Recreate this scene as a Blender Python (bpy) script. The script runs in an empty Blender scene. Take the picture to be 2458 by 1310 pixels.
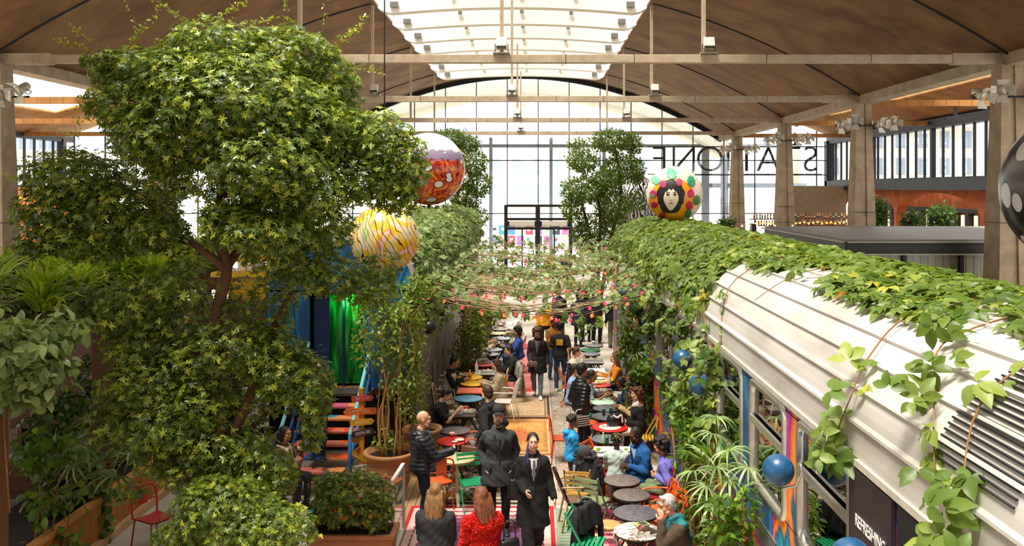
import bpy, bmesh, math, random
import numpy as np
from mathutils import Vector, Matrix, noise

R = math.radians
rnd = random.Random(7)
scene = bpy.context.scene
COL = scene.collection

# ------------------------------------------------------------------ camera, sky, sun, exposure
FPX, CX, CY, H = 2150.0, 1284.0, 452.0, 5.15      # focal length in px of the 2458x1310 frame, eye level row, eye height
cam_d = bpy.data.cameras.new('camera')
cam_d.sensor_width = 36.0
cam_d.sensor_fit = 'HORIZONTAL'
cam_d.lens = 36.0 * FPX / 2458.0
cam_d.shift_x = -(CX - 1229.0) / 2458.0
cam_d.shift_y = -(655.0 - CY) / 2458.0
cam_d.clip_end = 500
cam = bpy.data.objects.new('camera', cam_d)
COL.objects.link(cam)
cam.location = (0, 0, H)
cam.rotation_euler = (R(90), 0, 0)
scene.camera = cam

world = bpy.data.worlds.new('overcast sky')
scene.world = world
world.use_nodes = True
bg = world.node_tree.nodes['Background']
bg.inputs['Color'].default_value = (1.0, 0.985, 0.965, 1)
bg.inputs['Strength'].default_value = 5.6

sun_d = bpy.data.lights.new('sun', 'SUN')
sun_d.energy = 24.0
sun_d.angle = R(20)
sun_d.color = (1.0, 0.97, 0.91)
sun = bpy.data.objects.new('sun', sun_d)
COL.objects.link(sun)
sun.rotation_euler = (R(12), R(-14), 0)

vs = scene.view_settings
vs.view_transform = 'Standard'
vs.look = 'None'
vs.gamma = 1.0
vs.use_curve_mapping = False
vs.exposure = -1.02
cy = scene.cycles
cy.use_denoising = True
cy.max_bounces = 7
cy.diffuse_bounces = 4
cy.glossy_bounces = 2
cy.transmission_bounces = 4
cy.transparent_max_bounces = 10
cy.caustics_reflective = False
cy.caustics_refractive = False
cy.sample_clamp_indirect = 6
cy.use_adaptive_sampling = True
cy.adaptive_threshold = 0.02

# ------------------------------------------------------------------ from the photo's rows and columns to places in the hall
def at(px, py, Y):
    return Vector(((px - CX) * Y / FPX, Y, H - (py - CY) * Y / FPX))
def onz(px, py, z=0.0):
    Y = FPX * (H - z) / (py - CY)
    return Vector(((px - CX) * Y / FPX, Y, z))

# ------------------------------------------------------------------ naming
def tag(o, label=None, cat=None, group=None, kind=None):
    if label: o['label'] = label
    if cat: o['category'] = cat
    if group: o['group'] = group
    if kind: o['kind'] = kind
    return o
def thing(name, label, cat, loc=(0, 0, 0), rz=0.0, group=None):
    o = bpy.data.objects.new(name, None)
    o.empty_display_size = 0.1
    COL.objects.link(o)
    o.location = loc
    o.rotation_euler = (0, 0, rz)
    return tag(o, label, cat, group)
def dup(root, loc, rz, label=None, group=None):
    r = root.copy(); COL.objects.link(r)
    r.location = loc; r.rotation_euler = (0, 0, rz)
    if label: r['label'] = label
    if group: r['group'] = group
    for ch in list(root.children):
        c = ch.copy(); COL.objects.link(c); c.parent = r
        for g in list(ch.children):
            d = g.copy(); COL.objects.link(d); d.parent = c
    return r

# ------------------------------------------------------------------ materials
def lin(h):
    if isinstance(h, (tuple, list)): return tuple(h)[:3]
    h = h.lstrip('#')
    v = [int(h[i:i + 2], 16) / 255 for i in (0, 2, 4)]
    return tuple(c / 12.92 if c <= 0.04045 else ((c + 0.055) / 1.055) ** 2.4 for c in v)
def rgba(h): return lin(h) + (1.0,)
class NT:
    """a node tree being wired"""
    def __init__(s, name):
        s.m = bpy.data.materials.new(name); s.m.use_nodes = True
        s.t = s.m.node_tree; s.n = s.t.nodes
        s.bsdf = s.n['Principled BSDF']; s.out = s.n['Material Output']
    def node(s, typ, **kw):
        n = s.n.new('ShaderNode' + typ)
        for k, v in kw.items():
            if k.startswith('_'): setattr(n, k[1:], v)
            else:
                key = int(k[1:]) if k[0] == 'i' and k[1:].isdigit() else k
                s.put(n.inputs[key], v)
        return n
    def put(s, sock, v):
        if hasattr(v, 'outputs'): v = v.outputs[0]
        if hasattr(v, 'is_linked'): s.t.links.new(v, sock)
        else: sock.default_value = v
    def math(s, op, a, b=0.0, c=None):
        n = s.node('Math', _operation=op, i0=a, i1=b)
        if c is not None: s.put(n.inputs[2], c)
        return n.outputs[0]
    def mix(s, f, a, b, mode='MIX'):
        n = s.node('Mix', _data_type='RGBA', _blend_type=mode)
        s.put(n.inputs[0], f); s.put(n.inputs[6], a); s.put(n.inputs[7], b)
        return n.outputs[2]
    def ramp(s, f, stops, const=False):
        n = s.node('ValToRGB', Fac=f)
        if const: n.color_ramp.interpolation = 'CONSTANT'
        e = n.color_ramp.elements
        while len(e) < len(stops): e.new(0.5)
        for q, (p, c) in zip(e, stops):
            q.position = p; q.color = rgba(c)
        return n.outputs[0]
    def coord(s, which='Object', scale=(1, 1, 1), rot=(0, 0, 0), loc=(0, 0, 0)):
        n = s.node('TexCoord')
        m = s.node('Mapping', Vector=n.outputs[which])
        m.inputs['Scale'].default_value = scale; m.inputs['Rotation'].default_value = rot; m.inputs['Location'].default_value = loc
        return m.outputs[0]
    def xyz(s, v):
        n = s.node('SeparateXYZ', Vector=v)
        return n.outputs
    def noise(s, v, scale, detail=3.0, dist=0.0, rough=0.5):
        return s.node('TexNoise', Vector=v, Scale=scale, Detail=detail, Distortion=dist, Roughness=rough)
    def bump(s, h, strength=0.3, dist=0.02):
        b = s.node('Bump', Height=h); b.inputs['Strength'].default_value = strength; b.inputs['Distance'].default_value = dist
        s.t.links.new(b.outputs[0], s.bsdf.inputs['Normal'])
    def done(s, color, rough=0.6, metal=0.0, spec=None):
        s.put(s.bsdf.inputs['Base Color'], color)
        s.put(s.bsdf.inputs['Roughness'], rough)
        s.bsdf.inputs['Metallic'].default_value = metal
        if spec is not None: s.bsdf.inputs['Specular IOR Level'].default_value = spec
        return s.m
_mats = {}
def shade(c, k): return tuple(min(1.0, max(0.0, v * k)) for v in lin(c))
def mat(col, rough=0.6, metal=0.0, var=0.15, scale=9.0, bump=0.0, name=None, stretch=(1, 1, 1), emit=0.0):
    key = (col, rough, metal, var, scale, bump, stretch, emit)
    if key in _mats: return _mats[key]
    t = NT(name or 'paint ' + str(col))
    v = t.coord('Object', stretch)
    n = t.noise(v, scale, 4.0)
    c = t.ramp(n.outputs[0], [(0.3, shade(col, 1 - var)), (0.7, shade(col, 1 + var))])
    if bump: t.bump(n.outputs[0], bump, 0.01)
    m = t.done(c, rough, metal)
    if emit:
        t.put(t.bsdf.inputs['Emission Color'], rgba(col)); t.bsdf.inputs['Emission Strength'].default_value = emit
    _mats[key] = m
    return m
def metal(col, rough=0.4): return mat(col, rough, 0.85, 0.1, 14)
def wood(col, scale=5.0, axis='x', rough=0.6):
    key = ('wood', col, scale, axis)
    if key in _mats: return _mats[key]
    t = NT('wood ' + col)
    st = {'x': (0.12, 1, 1), 'y': (1, 0.12, 1), 'z': (1, 1, 0.12)}[axis]
    n = t.noise(t.coord('Object', st), scale * 4, 5, 1.2)
    c = t.ramp(n.outputs[0], [(0.25, shade(col, 0.55)), (0.55, col), (0.8, shade(col, 1.3))])
    t.bump(n.outputs[0], 0.2, 0.005)
    m = t.done(c, rough); _mats[key] = m
    return m
def leaf_mat(name, stops, trans=0.3, rough=0.42, tcol=1.25, gloss=0.35):
    """each leaf has its own shade of green, kept in the mesh's 'tint'"""
    t = NT(name)
    a = t.node('Attribute'); a.attribute_name = 'tint'
    c = t.ramp(a.outputs['Fac'], stops)
    t.done(c, rough, 0.0, gloss)
    tr = t.node('BsdfTranslucent', Color=t.mix(0.55, c, rgba('b8d040'), 'MIX'))
    mx = t.node('MixShader'); mx.inputs[0].default_value = trans
    t.t.links.new(t.bsdf.outputs[0], mx.inputs[1]); t.t.links.new(tr.outputs[0], mx.inputs[2])
    t.t.links.new(mx.outputs[0], t.out.inputs[0])
    return t.m
def glass_mat(name, tint='ffffff', refl=0.12, dark=1.0):
    t = NT(name)
    tr = t.node('BsdfTransparent', Color=tuple(c * dark for c in lin(tint)) + (1,))
    gl = t.node('BsdfGlossy', Color=(1, 1, 1, 1), Roughness=0.02)
    lw = t.node('LayerWeight', Blend=0.25)
    f = t.math('MULTIPLY_ADD', lw.outputs['Fresnel'], 0.6, refl)
    mx = t.node('MixShader', Fac=f)
    t.t.links.new(tr.outputs[0], mx.inputs[1]); t.t.links.new(gl.outputs[0], mx.inputs[2])
    t.t.links.new(mx.outputs[0], t.out.inputs[0])
    return t.m
def glow(col, strength, name='lit bulb'):
    key = ('glow', col, strength)
    if key in _mats: return _mats[key]
    t = NT(name)
    t.put(t.bsdf.inputs['Emission Color'], rgba(col)); t.bsdf.inputs['Emission Strength'].default_value = strength
    m = t.done(rgba(col), 0.3); _mats[key] = m
    return m

# ------------------------------------------------------------------ mesh building
def basis(d, up=(0, 0, 1)):
    d = Vector(d).normalized(); u = Vector(up)
    if abs(d.dot(u)) > 0.98: u = Vector((0, 1, 0))
    x = u.cross(d).normalized(); y = d.cross(x)
    return x, y, d
class MB:
    def __init__(s): s.v = []; s.f = []; s.mi = []; s.sm = []
    def add(s, vs_, fs, mi=0, smooth=False):
        o = len(s.v); s.v.extend(tuple(v) for v in vs_)
        for f in fs:
            s.f.append(tuple(i + o for i in f)); s.mi.append(mi); s.sm.append(smooth)
        return s
    def box(s, c, size, rz=0.0, mi=0, rx=0.0, ry=0.0, taper=1.0):
        hx, hy, hz = size[0] / 2, size[1] / 2, size[2] / 2
        m = Matrix.Rotation(rz, 3, 'Z') @ Matrix.Rotation(ry, 3, 'Y') @ Matrix.Rotation(rx, 3, 'X')
        vs_ = []
        for z in (-1, 1):
            k = taper if z > 0 else 1.0
            for x, y in ((-1, -1), (1, -1), (1, 1), (-1, 1)):
                vs_.append(m @ Vector((x * hx * k, y * hy * k, z * hz)) + Vector(c))
        return s.add(vs_, [(3, 2, 1, 0), (4, 5, 6, 7), (0, 1, 5, 4), (1, 2, 6, 5), (2, 3, 7, 6), (3, 0, 4, 7)], mi)
    def bar(s, a, b, w, h=None, mi=0, up=(0, 0, 1)):
        a, b = Vector(a), Vector(b); h = h or w
        x, y, d = basis(b - a, up)
        vs_ = [p + x * sx * w / 2 + y * sy * h / 2 for p in (a, b) for sx, sy in ((-1, -1), (1, -1), (1, 1), (-1, 1))]
        return s.add(vs_, [(3, 2, 1, 0), (4, 5, 6, 7), (0, 1, 5, 4), (1, 2, 6, 5), (2, 3, 7, 6), (3, 0, 4, 7)], mi)
    def rings(s, rows, mi=0, smooth=True, caps=True, closed=False):
        n = len(rows[0]); vs_ = [p for r in rows for p in r]; fs = []
        k = len(rows)
        for i in range(k if closed else k - 1):
            for j in range(n):
                a, b = i * n + j, i * n + (j + 1) % n
                i2 = (i + 1) % k
                fs.append((a, b, i2 * n + (j + 1) % n, i2 * n + j))
        if caps and not closed:
            fs.append(tuple(reversed(range(n)))); fs.append(tuple((k - 1) * n + j for j in range(n)))
        return s.add(vs_, fs, mi, smooth)
    def tube(s, pts, r, n=8, mi=0, smooth=True, flat=1.0, closed=False):
        pts = [Vector(p) for p in pts]; rows = []
        rr = r if isinstance(r, (list, tuple)) else [r] * len(pts)
        px = None
        for i, p in enumerate(pts):
            if closed: d = pts[(i + 1) % len(pts)] - pts[i - 1]
            else: d = pts[min(i + 1, len(pts) - 1)] - pts[max(i - 1, 0)]
            if d.length < 1e-9: d = Vector((0, 0, 1))
            d.normalize()
            if px is None: x, y, d = basis(d)
            else:
                x = px - d * px.dot(d)
                x = x.normalized() if x.length > 1e-6 else basis(d)[0]
                y = d.cross(x)
            px = x
            rows.append([p + (x * math.cos(t) + y * math.sin(t) * flat) * rr[i] for t in (2 * math.pi * j / n for j in range(n))])
        return s.rings(rows, mi, smooth, not closed, closed)
    def lathe(s, prof, n=24, c=(0, 0, 0), mi=0, smooth=True, caps=True):
        c = Vector(c)
        rows = [[c + Vector((r * math.cos(t), r * math.sin(t), z)) for t in (2 * math.pi * j / n for j in range(n))] for r, z in prof]
        return s.rings(rows, mi, smooth, caps)
    def ball(s, c, r, n=16, m=10, mi=0, rot=None):
        r = r if isinstance(r, (tuple, list)) else (r, r, r); c = Vector(c); rows = []
        for i in range(m + 1):
            a = -math.pi / 2 + math.pi * (i * 0.98 + 0.01 * m) / m
            row = []
            for j in range(n):
                t = 2 * math.pi * j / n
                p = Vector((r[0] * math.cos(a) * math.cos(t), r[1] * math.cos(a) * math.sin(t), r[2] * math.sin(a)))
                row.append((rot @ p if rot else p) + c)
            rows.append(row)
        return s.rings(rows, mi, True)
    def capsule(s, a, b, ra, rb, n=12, mi=0, flat=1.0, up=(0, 0, 1)):
        a, b = Vector(a), Vector(b)
        x, y, d = basis(b - a if (b - a).length > 1e-6 else Vector((0, 0, 1)), up)
        rows = []
        for k in (-80, -50, -20):
            t = R(k); rows.append((a + d * ra * math.sin(t), ra * math.cos(t)))
        rows.append((a, ra)); rows.append((b, rb))
        for k in (20, 50, 80):
            t = R(k); rows.append((b + d * rb * math.sin(t), rb * math.cos(t)))
        return s.rings([[p + (x * math.cos(q) + y * math.sin(q) * flat) * r for q in (2 * math.pi * j / n for j in range(n))] for p, r in rows], mi)
    def poly(s, pts, off, mi=0):
        """a flat outline given thickness by the offset vector"""
        pts = [Vector(p) for p in pts]; off = Vector(off); n = len(pts)
        fs = [tuple(range(n)), tuple(reversed(range(n, 2 * n)))]
        fs += [(i, i + n, (i + 1) % n + n, (i + 1) % n) for i in range(n)]
        return s.add(pts + [p + off for p in pts], fs, mi)
    def grid(s, fn, nu, nv, mi=0, smooth=True, skip=None):
        vs_ = [fn(i / nu, j / nv) for i in range(nu + 1) for j in range(nv + 1)]; fs = []
        for i in range(nu):
            for j in range(nv):
                if skip and skip((i + 0.5) / nu, (j + 0.5) / nv): continue
                a = i * (nv + 1) + j
                fs.append((a, a + nv + 1, a + nv + 2, a + 1))
        return s.add(vs_, fs, mi, smooth)
    def mesh(s, name):
        me = bpy.data.meshes.new(name)
        me.from_pydata(s.v, [], s.f)
        me.polygons.foreach_set('material_index', s.mi)
        me.polygons.foreach_set('use_smooth', s.sm)
        me.update()
        return me
    def build(s, name, mats, parent=None, loc=None, rz=0.0, bevel=0.0, fixn=True):
        me = s.mesh(name)
        if fixn:
            bm = bmesh.new(); bm.from_mesh(me)
            bmesh.ops.recalc_face_normals(bm, faces=bm.faces)
            bm.to_mesh(me); bm.free()
        for m in (mats if isinstance(mats, (list, tuple)) else [mats]): me.materials.append(m)
        o = bpy.data.objects.new(name, me); COL.objects.link(o)
        if parent: o.parent = parent
        if loc is not None: o.location = loc
        if rz: o.rotation_euler = (0, 0, rz)
        if bevel:
            b = o.modifiers.new('edge', 'BEVEL'); b.width = bevel; b.segments = 2; b.limit_method = 'ANGLE'; b.angle_limit = R(50)
        return o
def struct(mb, name, mats, label=None, cat=None, **kw):
    o = mb.build(name, mats, **kw); o['kind'] = 'structure'
    tag(o, label, cat)
    return o
def text_mesh(body, size, mat_, parent, loc, rot, name='lettering', depth=0.002, sx=1.0, spacing=1.0, offset=0.0):
    c = bpy.data.curves.new(name, 'FONT'); c.body = body; c.size = size; c.extrude = depth; c.offset = offset
    c.align_x = 'CENTER'; c.align_y = 'CENTER'; c.space_character = spacing
    tmp = bpy.data.objects.new(name, c); COL.objects.link(tmp)
    me = bpy.data.meshes.new_from_object(tmp.evaluated_get(bpy.context.evaluated_depsgraph_get()))
    bpy.data.objects.remove(tmp)
    me.name = name
    me.materials.clear(); me.materials.append(mat_)
    o = bpy.data.objects.new(name, me); COL.objects.link(o)
    o.parent = parent; o.location = loc; o.rotation_euler = rot; o.scale = (sx, 1, 1)
    return o

# ------------------------------------------------------------------ leaves, thousands at a time
def _leaf(shape):
    if shape == 'rhomb': return np.array([(0, 0, 0), (.45, .24, .05), (1, 0, -.05), (.45, -.24, .05)]), [(0, 1, 2, 3)]
    if shape == 'oval': return np.array([(0, 0, 0), (.25, .15, .03), (.65, .19, .03), (1, .05, -.08), (1, -.05, -.08), (.65, -.19, .03), (.25, -.15, .03)]), [(0, 1, 2, 3, 4, 5, 6)]
    if shape == 'fold': return np.array([(0, 0, 0), (.3, .23, .07), (.68, .2, .06), (1, 0, -.1), (.68, -.2, .06), (.3, -.23, .07), (.5, 0, 0)]), [(0, 1, 6), (1, 2, 6), (2, 3, 6), (3, 4, 6), (4, 5, 6), (5, 0, 6)]
    if shape == 'broad': return np.array([(0, 0, 0), (.16, .2, .05), (.42, .31, .07), (.74, .22, .02), (1.05, 0, -.18), (.74, -.22, .02), (.42, -.31, .07), (.16, -.2, .05), (.5, 0, 0)]), [(0, 1, 8), (1, 2, 8), (2, 3, 8), (3, 4, 8), (4, 5, 8), (5, 6, 8), (6, 7, 8), (7, 0, 8)]
    if shape == 'blade': return np.array([(0, .02, 0), (0, -.02, 0), (.35, .045, .12), (.35, -.045, .12), (.7, .035, .08), (.7, -.035, .08), (1, 0, -.12)]), [(0, 1, 3, 2), (2, 3, 5, 4), (4, 5, 6)]
def leaves(name, P, D, U, S, mat_, parent=None, shape='rhomb', rng=None, tint=None):
    """P places, D directions along the leaf, U upward sides, S lengths"""
    rng = rng or np.random.default_rng(3)
    P, D, U = np.asarray(P, float), np.asarray(D, float), np.asarray(U, float)
    n = len(P); S = np.broadcast_to(np.asarray(S, float), (n,))
    D = D / (np.linalg.norm(D, axis=1, keepdims=True) + 1e-9)
    B = np.cross(U, D); B /= (np.linalg.norm(B, axis=1, keepdims=True) + 1e-9)
    W = np.cross(D, B)
    T, faces = _leaf(shape); k = len(T)
    V = P[:, None, :] + S[:, None, None] * (T[None, :, 0:1] * D[:, None, :] + T[None, :, 1:2] * B[:, None, :] + T[None, :, 2:3] * W[:, None, :])
    V = V.reshape(-1, 3)
    loops = np.concatenate([np.array(f) for f in faces]); lens = np.array([len(f) for f in faces])
    L = (np.arange(n)[:, None] * k + loops[None, :]).ravel()
    nl = np.tile(lens, n); st = np.concatenate([[0], np.cumsum(nl)[:-1]])
    me = bpy.data.meshes.new(name)
    me.vertices.add(len(V)); me.vertices.foreach_set('co', V.ravel().astype(np.float32))
    me.loops.add(len(L)); me.loops.foreach_set('vertex_index', L.astype(np.int32))
    me.polygons.add(len(nl)); me.polygons.foreach_set('loop_start', st.astype(np.int32))
    t = rng.random(n) if tint is None else np.clip(tint, 0, 1)
    a = me.attributes.new('tint', 'FLOAT', 'POINT'); a.data.foreach_set('value', np.repeat(t, k).astype(np.float32))
    me.update(calc_edges=True)
    me.materials.append(mat_)
    o = bpy.data.objects.new(name, me); COL.objects.link(o)
    if parent: o.parent = parent
    return o
def rand_unit(rng, n):
    v = rng.normal(size=(n, 3)); return v / np.linalg.norm(v, axis=1, keepdims=True)
def lobes_points(rng, lobes, per_area, thick=0.3):
    """points in the outer skin of a cloud of ellipsoids: lobes are (centre, (rx, ry, rz), density)"""
    P, Nn = [], []
    for c, r, dens in lobes:
        area = 4 * math.pi * ((r[0] * r[1]) ** 1.6 / 3 + (r[0] * r[2]) ** 1.6 / 3 + (r[1] * r[2]) ** 1.6 / 3) ** (1 / 1.6)
        n = int(area * per_area * dens)
        u = rand_unit(rng, n)
        k = 1.0 - thick * rng.random(n) ** 1.6 + 0.10 * np.sin(u[:, 0] * 9 + c[0] * 5) * np.sin(u[:, 2] * 8 + c[2] * 7) + rng.normal(0, 0.05, n)
        P.append(np.array(c) + u * np.array(r) * k[:, None]); Nn.append(u)
    return np.concatenate(P), np.concatenate(Nn)
# ================================================================== THE HALL
XC, WV, ZT, RISE = -0.83, 12.64, 8.38, 4.03       # nave axis, half width, tie height, rise of the shell
XR, XL = XC + WV, XC - WV
TIES = [22.4, 32.4, 42.4, 52.4]
YF = 57.0
def zv(x): return ZT + RISE * (1 - ((x - XC) / WV) ** 2)

def concrete(name, c0, c1, scale=3.0, boards=None):
    t = NT(name)
    v = t.coord('Object')
    n = t.noise(v, scale, 6, 0.4)
    c = t.ramp(n.outputs[0], [(0.3, c0), (0.72, c1)])
    h = n.outputs[0]
    if boards:
        b = t.node('TexBrick', Vector=t.coord('Object', boards[0], boards[1]), Scale=1.0)
        b.inputs['Mortar Size'].default_value = 0.012
        b.inputs['Brick Width'].default_value = 3.2; b.inputs['Row Height'].default_value = 0.16
        b.inputs['Color1'].default_value = (1, 1, 1, 1); b.inputs['Color2'].default_value = (0.62, 0.62, 0.62, 1); b.inputs['Mortar'].default_value = (0.4, 0.4, 0.4, 1)
        c = t.mix(0.5, c, b.outputs['Color'], 'MULTIPLY')
        t.bump(b.outputs['Color'], 0.4, 0.02)
    else: t.bump(h, 0.25, 0.02)
    return t.done(c, 0.85)
M_shell = concrete('board marked brown concrete', '6e4a24', '9c7442', 0.8, ((1, 1, 1), (0, 0, R(32))))
M_side = concrete('brown concrete of the aisle', '93602a', 'bb8344', 1.0, ((1, 1, 1), (0, 0, R(-20))))
M_conc = concrete('weathered concrete', '9c8a70', 'bda98a', 2.5)
M_tie = concrete('painted concrete', 'b5a086', 'd0bfa4', 5.0)
M_white = mat('efe9dd', 0.7, 0, 0.06, 5)
M_steel = mat('23252a', 0.45, 0.3, 0.2, 5)
M_dark = mat('17181b', 0.55, 0, 0.2, 6)
M_black = mat('0a0a0b', 0.6)
M_glass = glass_mat('clear glass', 'f6fbff', 0.04)

# floor: worn concrete with board decking strips towards the carriages
t = NT('worn floor')
v = t.coord('Object')
n = t.noise(v, 0.9, 6)
br = t.node('TexBrick', Vector=t.coord('Object', (1, 1, 1), (0, 0, R(90))), Scale=1.0)
br.inputs['Brick Width'].default_value = 1.6; br.inputs['Row Height'].default_value = 0.13; br.inputs['Mortar Size'].default_value = 0.006
br.inputs['Color1'].default_value = rgba('b89468'); br.inputs['Color2'].default_value = rgba('9c7a54'); br.inputs['Mortar'].default_value = rgba('3c3026')
conc = t.ramp(n.outputs[0], [(0.3, '9a9184'), (0.7, 'c6bdb0')])
x = t.xyz(v)[0]
deck = t.math('MULTIPLY', t.math('LESS_THAN', x, -1.4), t.math('GREATER_THAN', x, -3.2))
M_floor = t.done(t.mix(deck, conc, br.outputs['Color']), 0.65)
m = MB(); m.box((-5, 16, -0.1), (58, 84, 0.2)); struct(m, 'floor', M_floor)

# nave shell with the long skylight left open
YA = -26.0
def shell(u, v): 
    x = XL + 2 * WV * u; y = YA + (YF - YA) * v
    return (x, y, zv(x))
SKY = 4.95
m = MB(); m.grid(shell, 46, 40, 0, True, skip=lambda u, v: abs((2 * u - 1) * WV) < SKY - 0.1 and v < 0.965)
o = struct(m, 'ceiling', M_shell); s_ = o.modifiers.new('thick', 'SOLIDIFY'); s_.thickness = 0.22; s_.offset = 1
if o.data.polygons[0].normal.z > 0: s_.offset = 1
# expansion joint lines, one over each tie
for i, y in enumerate([12.4] + TIES):
    for sx in (-1, 1):
        m = MB(); m.tube([(XC + sx * q, y - 0.35, zv(XC + sx * q) - 0.015) for q in np.linspace(SKY + 0.1, WV, 16)], 0.035, 6)
        struct(m, 'trim_joint', M_dark)
m = MB()
for k_ in range(10): m.grid(lambda u, v: (XC - SKY + 2 * SKY * u, YA + 0.1 + 8.03 * (k_ + v), zv(XC - SKY + 2 * SKY * u) + 0.62), 12, 1)
struct(m, 'window_skylight', glass_mat('daylight dimming skylight glass', 'd2cec6', 0.03))  # pane added and tinted to hold back daylight from the hall
# skylight louvre beams: arched concrete blades with chamfered ends
i = 0
y = 33.05 - 3.33 * 6
while y < 54:
    m = MB(); row = []
    def blade(x, top):
        k = abs(x) / SKY
        zt = zv(XC + x) + 0.05
        zb = 11.82 - 0.27 * (x / SKY) ** 2
        if k > 0.93: zb += (zt - zb) * (k - 0.93) / 0.07 * 0.8
        return zt if top else zb
    for x in list(np.linspace(-SKY, SKY, 41)):
        b, tz = blade(x, False), blade(x, True)
        row.append([(XC + x, y - 0.07, b), (XC + x, y + 0.42, b), (XC + x, y + 0.5, tz + 0.3), (XC + x, y + 0.05, tz + 0.3)])
    m.rings(row, 0, False); struct(m, 'beam_louvre', M_white)
    m = MB()
    for k, x in enumerate((-4.35, 4.35)): m.box((XC + x, y - 0.1, blade(x, False) + 0.3), (0.3, 0.1, 0.2))
    for k, x in enumerate((-2.2, 0.3, 2.3)): m.box((XC + x, y - 0.09, blade(x, False) + 0.5), (0.15, 0.06, 0.16))
    struct(m, 'trim_fixing', mat('7a7874', 0.6))
    y += 3.33

# edge beams between the columns and ties across the nave
for X, sx in ((XR, 1), (XL, -1)):
    m = MB(); m.box((X + sx * 0.1, 16, ZT - 0.02), (0.55, 84, 0.34)); struct(m, 'beam_edge', M_conc)
for i, y in enumerate([12.4] + TIES if False else TIES):
    m = MB(); m.box((XC, y, ZT), (2 * WV, 0.22, 0.205))
    for sx in (-1, 1): m.box((XC + sx * (WV - 0.75), y, ZT), (1.3, 0.28, 0.27))
    for q in (-6.9, -3.3, 1.6, 3.3, 6.6, 9.2): m.box((XC + q, y, ZT), (0.02, 0.232, 0.217), mi=1)
    struct(m, 'beam_tie', [M_tie, M_dark], bevel=0.015)
    for q in (-5.05, 0, 5.05):
        if q == 0: zt = 12.0
        else: zt = zv(XC + q)
        m = MB(); m.box((XC + q, y + 0.02, (zt + ZT) / 2), (0.09, 0.13, zt - ZT))
        struct(m, 'beam_hanger', M_tie)

# columns: tapered, wider at the foot, a groove up the face
def column(X, y):
    m = MB()
    for z0, z1, w0, w1 in ((0, 8.25, 0.98, 0.52),):
        for dx, k in ((-0.30, 0.4), (0.30, 0.4)):
            rows = []
            for z, w in ((z0, w0), (z1, w1)):
                a = w * k / 2; c = X + dx * w; d = w * 0.5
                rows.append([(c - a, y - d, z), (c + a, y - d, z), (c + a, y + d, z), (c - a, y + d, z)])
            m.rings(rows, 0, False)
        rows = []
        for z, w in ((z0, w0), (z1, w1)):
            a = w * 0.2; d = w * 0.43
            rows.append([(X - a, y - d, z), (X + a, y - d, z), (X + a, y + d, z), (X - a, y + d, z)])
        m.rings(rows, 0, False)
    m.box((X, y, 4.3), (0.76, 0.77, 0.015), mi=1)
    return struct(m, 'column', [M_conc, M_dark])
for y in TIES:
    column(XR, y); column(XL, y)

# aisles left and right
def aisle(x0, x1, z0, z1, rise, gap=None, skipn=16):
    def f(u, v):
        x = x0 + (x1 - x0) * u
        return (x, YA + (YF - YA) * v, z0 + (z1 - z0) * u + rise * math.sin(math.pi * u))
    m = MB(); m.grid(f, skipn, 40, 0, True, skip=(lambda u, v: gap and gap[0] < u < gap[1] and v < 0.93))
    o = struct(m, 'ceiling_aisle', M_side); s_ = o.modifiers.new('thick', 'SOLIDIFY'); s_.thickness = 0.2; s_.offset = 1
aisle(XR + 0.3, 18.9, ZT + 0.1, 8.35, 1.0, (0.3, 0.7))
aisle(XL - 0.3, -30.2, ZT + 0.1, 8.3, 1.8, (0.2, 0.8))
y = 24.0
while y < 54:                                                        # louvres of the left aisle skylight
    m = MB(); m.box((-22.0, y, 10.25), (9.6, 0.1, 0.35)); struct(m, 'beam_louvre', M_white); y += 1.6
for y in TIES:
    m = MB(); m.box(((XL - 30) / 2, y, ZT - 0.05), (30 + XL, 0.22, 0.24)); struct(m, 'beam_tie', M_side)
    m = MB(); m.box((XL - 6.2, y, 9.25), (0.16, 0.2, 1.7)); struct(m, 'beam_hanger', M_side)
    m = MB(); m.box(((XR + 18.7) / 2, y, ZT - 0.15), (18.7 - XR, 0.2, 0.22)); struct(m, 'beam_tie', M_side)
    m = MB(); m.box((XR + 3.4, y, 8.05), (0.1, 0.1, 0.7)); m.box((XR + 3.4, y, 7.7), (0.75, 0.16, 0.1)); struct(m, 'beam_hanger', M_dark)

m = MB(); m.box((-5.5, -26, 6), (52, 0.3, 13)); struct(m, 'wall_light_block', mat('6a4a2c', 0.9, 0, 0.2, 1))  # unseen wall added behind the camera to cut the frontal fill
# side wall on the right: finned windows over a dark beam over brown vaulted plaster
XS = 18.7
m = MB()
for y in np.arange(28.5, 57, 0.98): m.box((XS + 0.1, y, 6.85), (0.11, 0.07, 2.5))
for y in (57 - 0.2, 49.6, 42.2, 34.8): m.box((XS + 0.05, y, 6.85), (0.2, 0.2, 2.5))
m.box((XS + 0.1, 42.5, 8.17), (0.5, 29, 0.42)); m.box((XS + 0.1, 42.5, 5.62), (0.4, 29, 0.1))
w = struct(m, 'window_2', M_steel, 'tall window band with dark steel fins above the brown vaulted wall', 'window')
g = MB(); g.box((XS + 0.2, 42.5, 6.85), (0.02, 28.6, 2.4)); g.build('pane', M_glass, w)
m = MB(); m.box((XS + 0.05, 42.5, 5.35), (0.6, 29, 0.55)); struct(m, 'beam_dark', M_steel)
t = NT('orange brown plaster'); n = t.noise(t.coord('Object'), 2.5, 5)
M_brick = t.done(t.ramp(n.outputs[0], [(0.3, '8a3f12'), (0.7, 'b4602a')]), 0.9)
m = MB()
m.box((XS + 1.6, 42.5, 2.55), (0.3, 29, 5.1))
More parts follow.
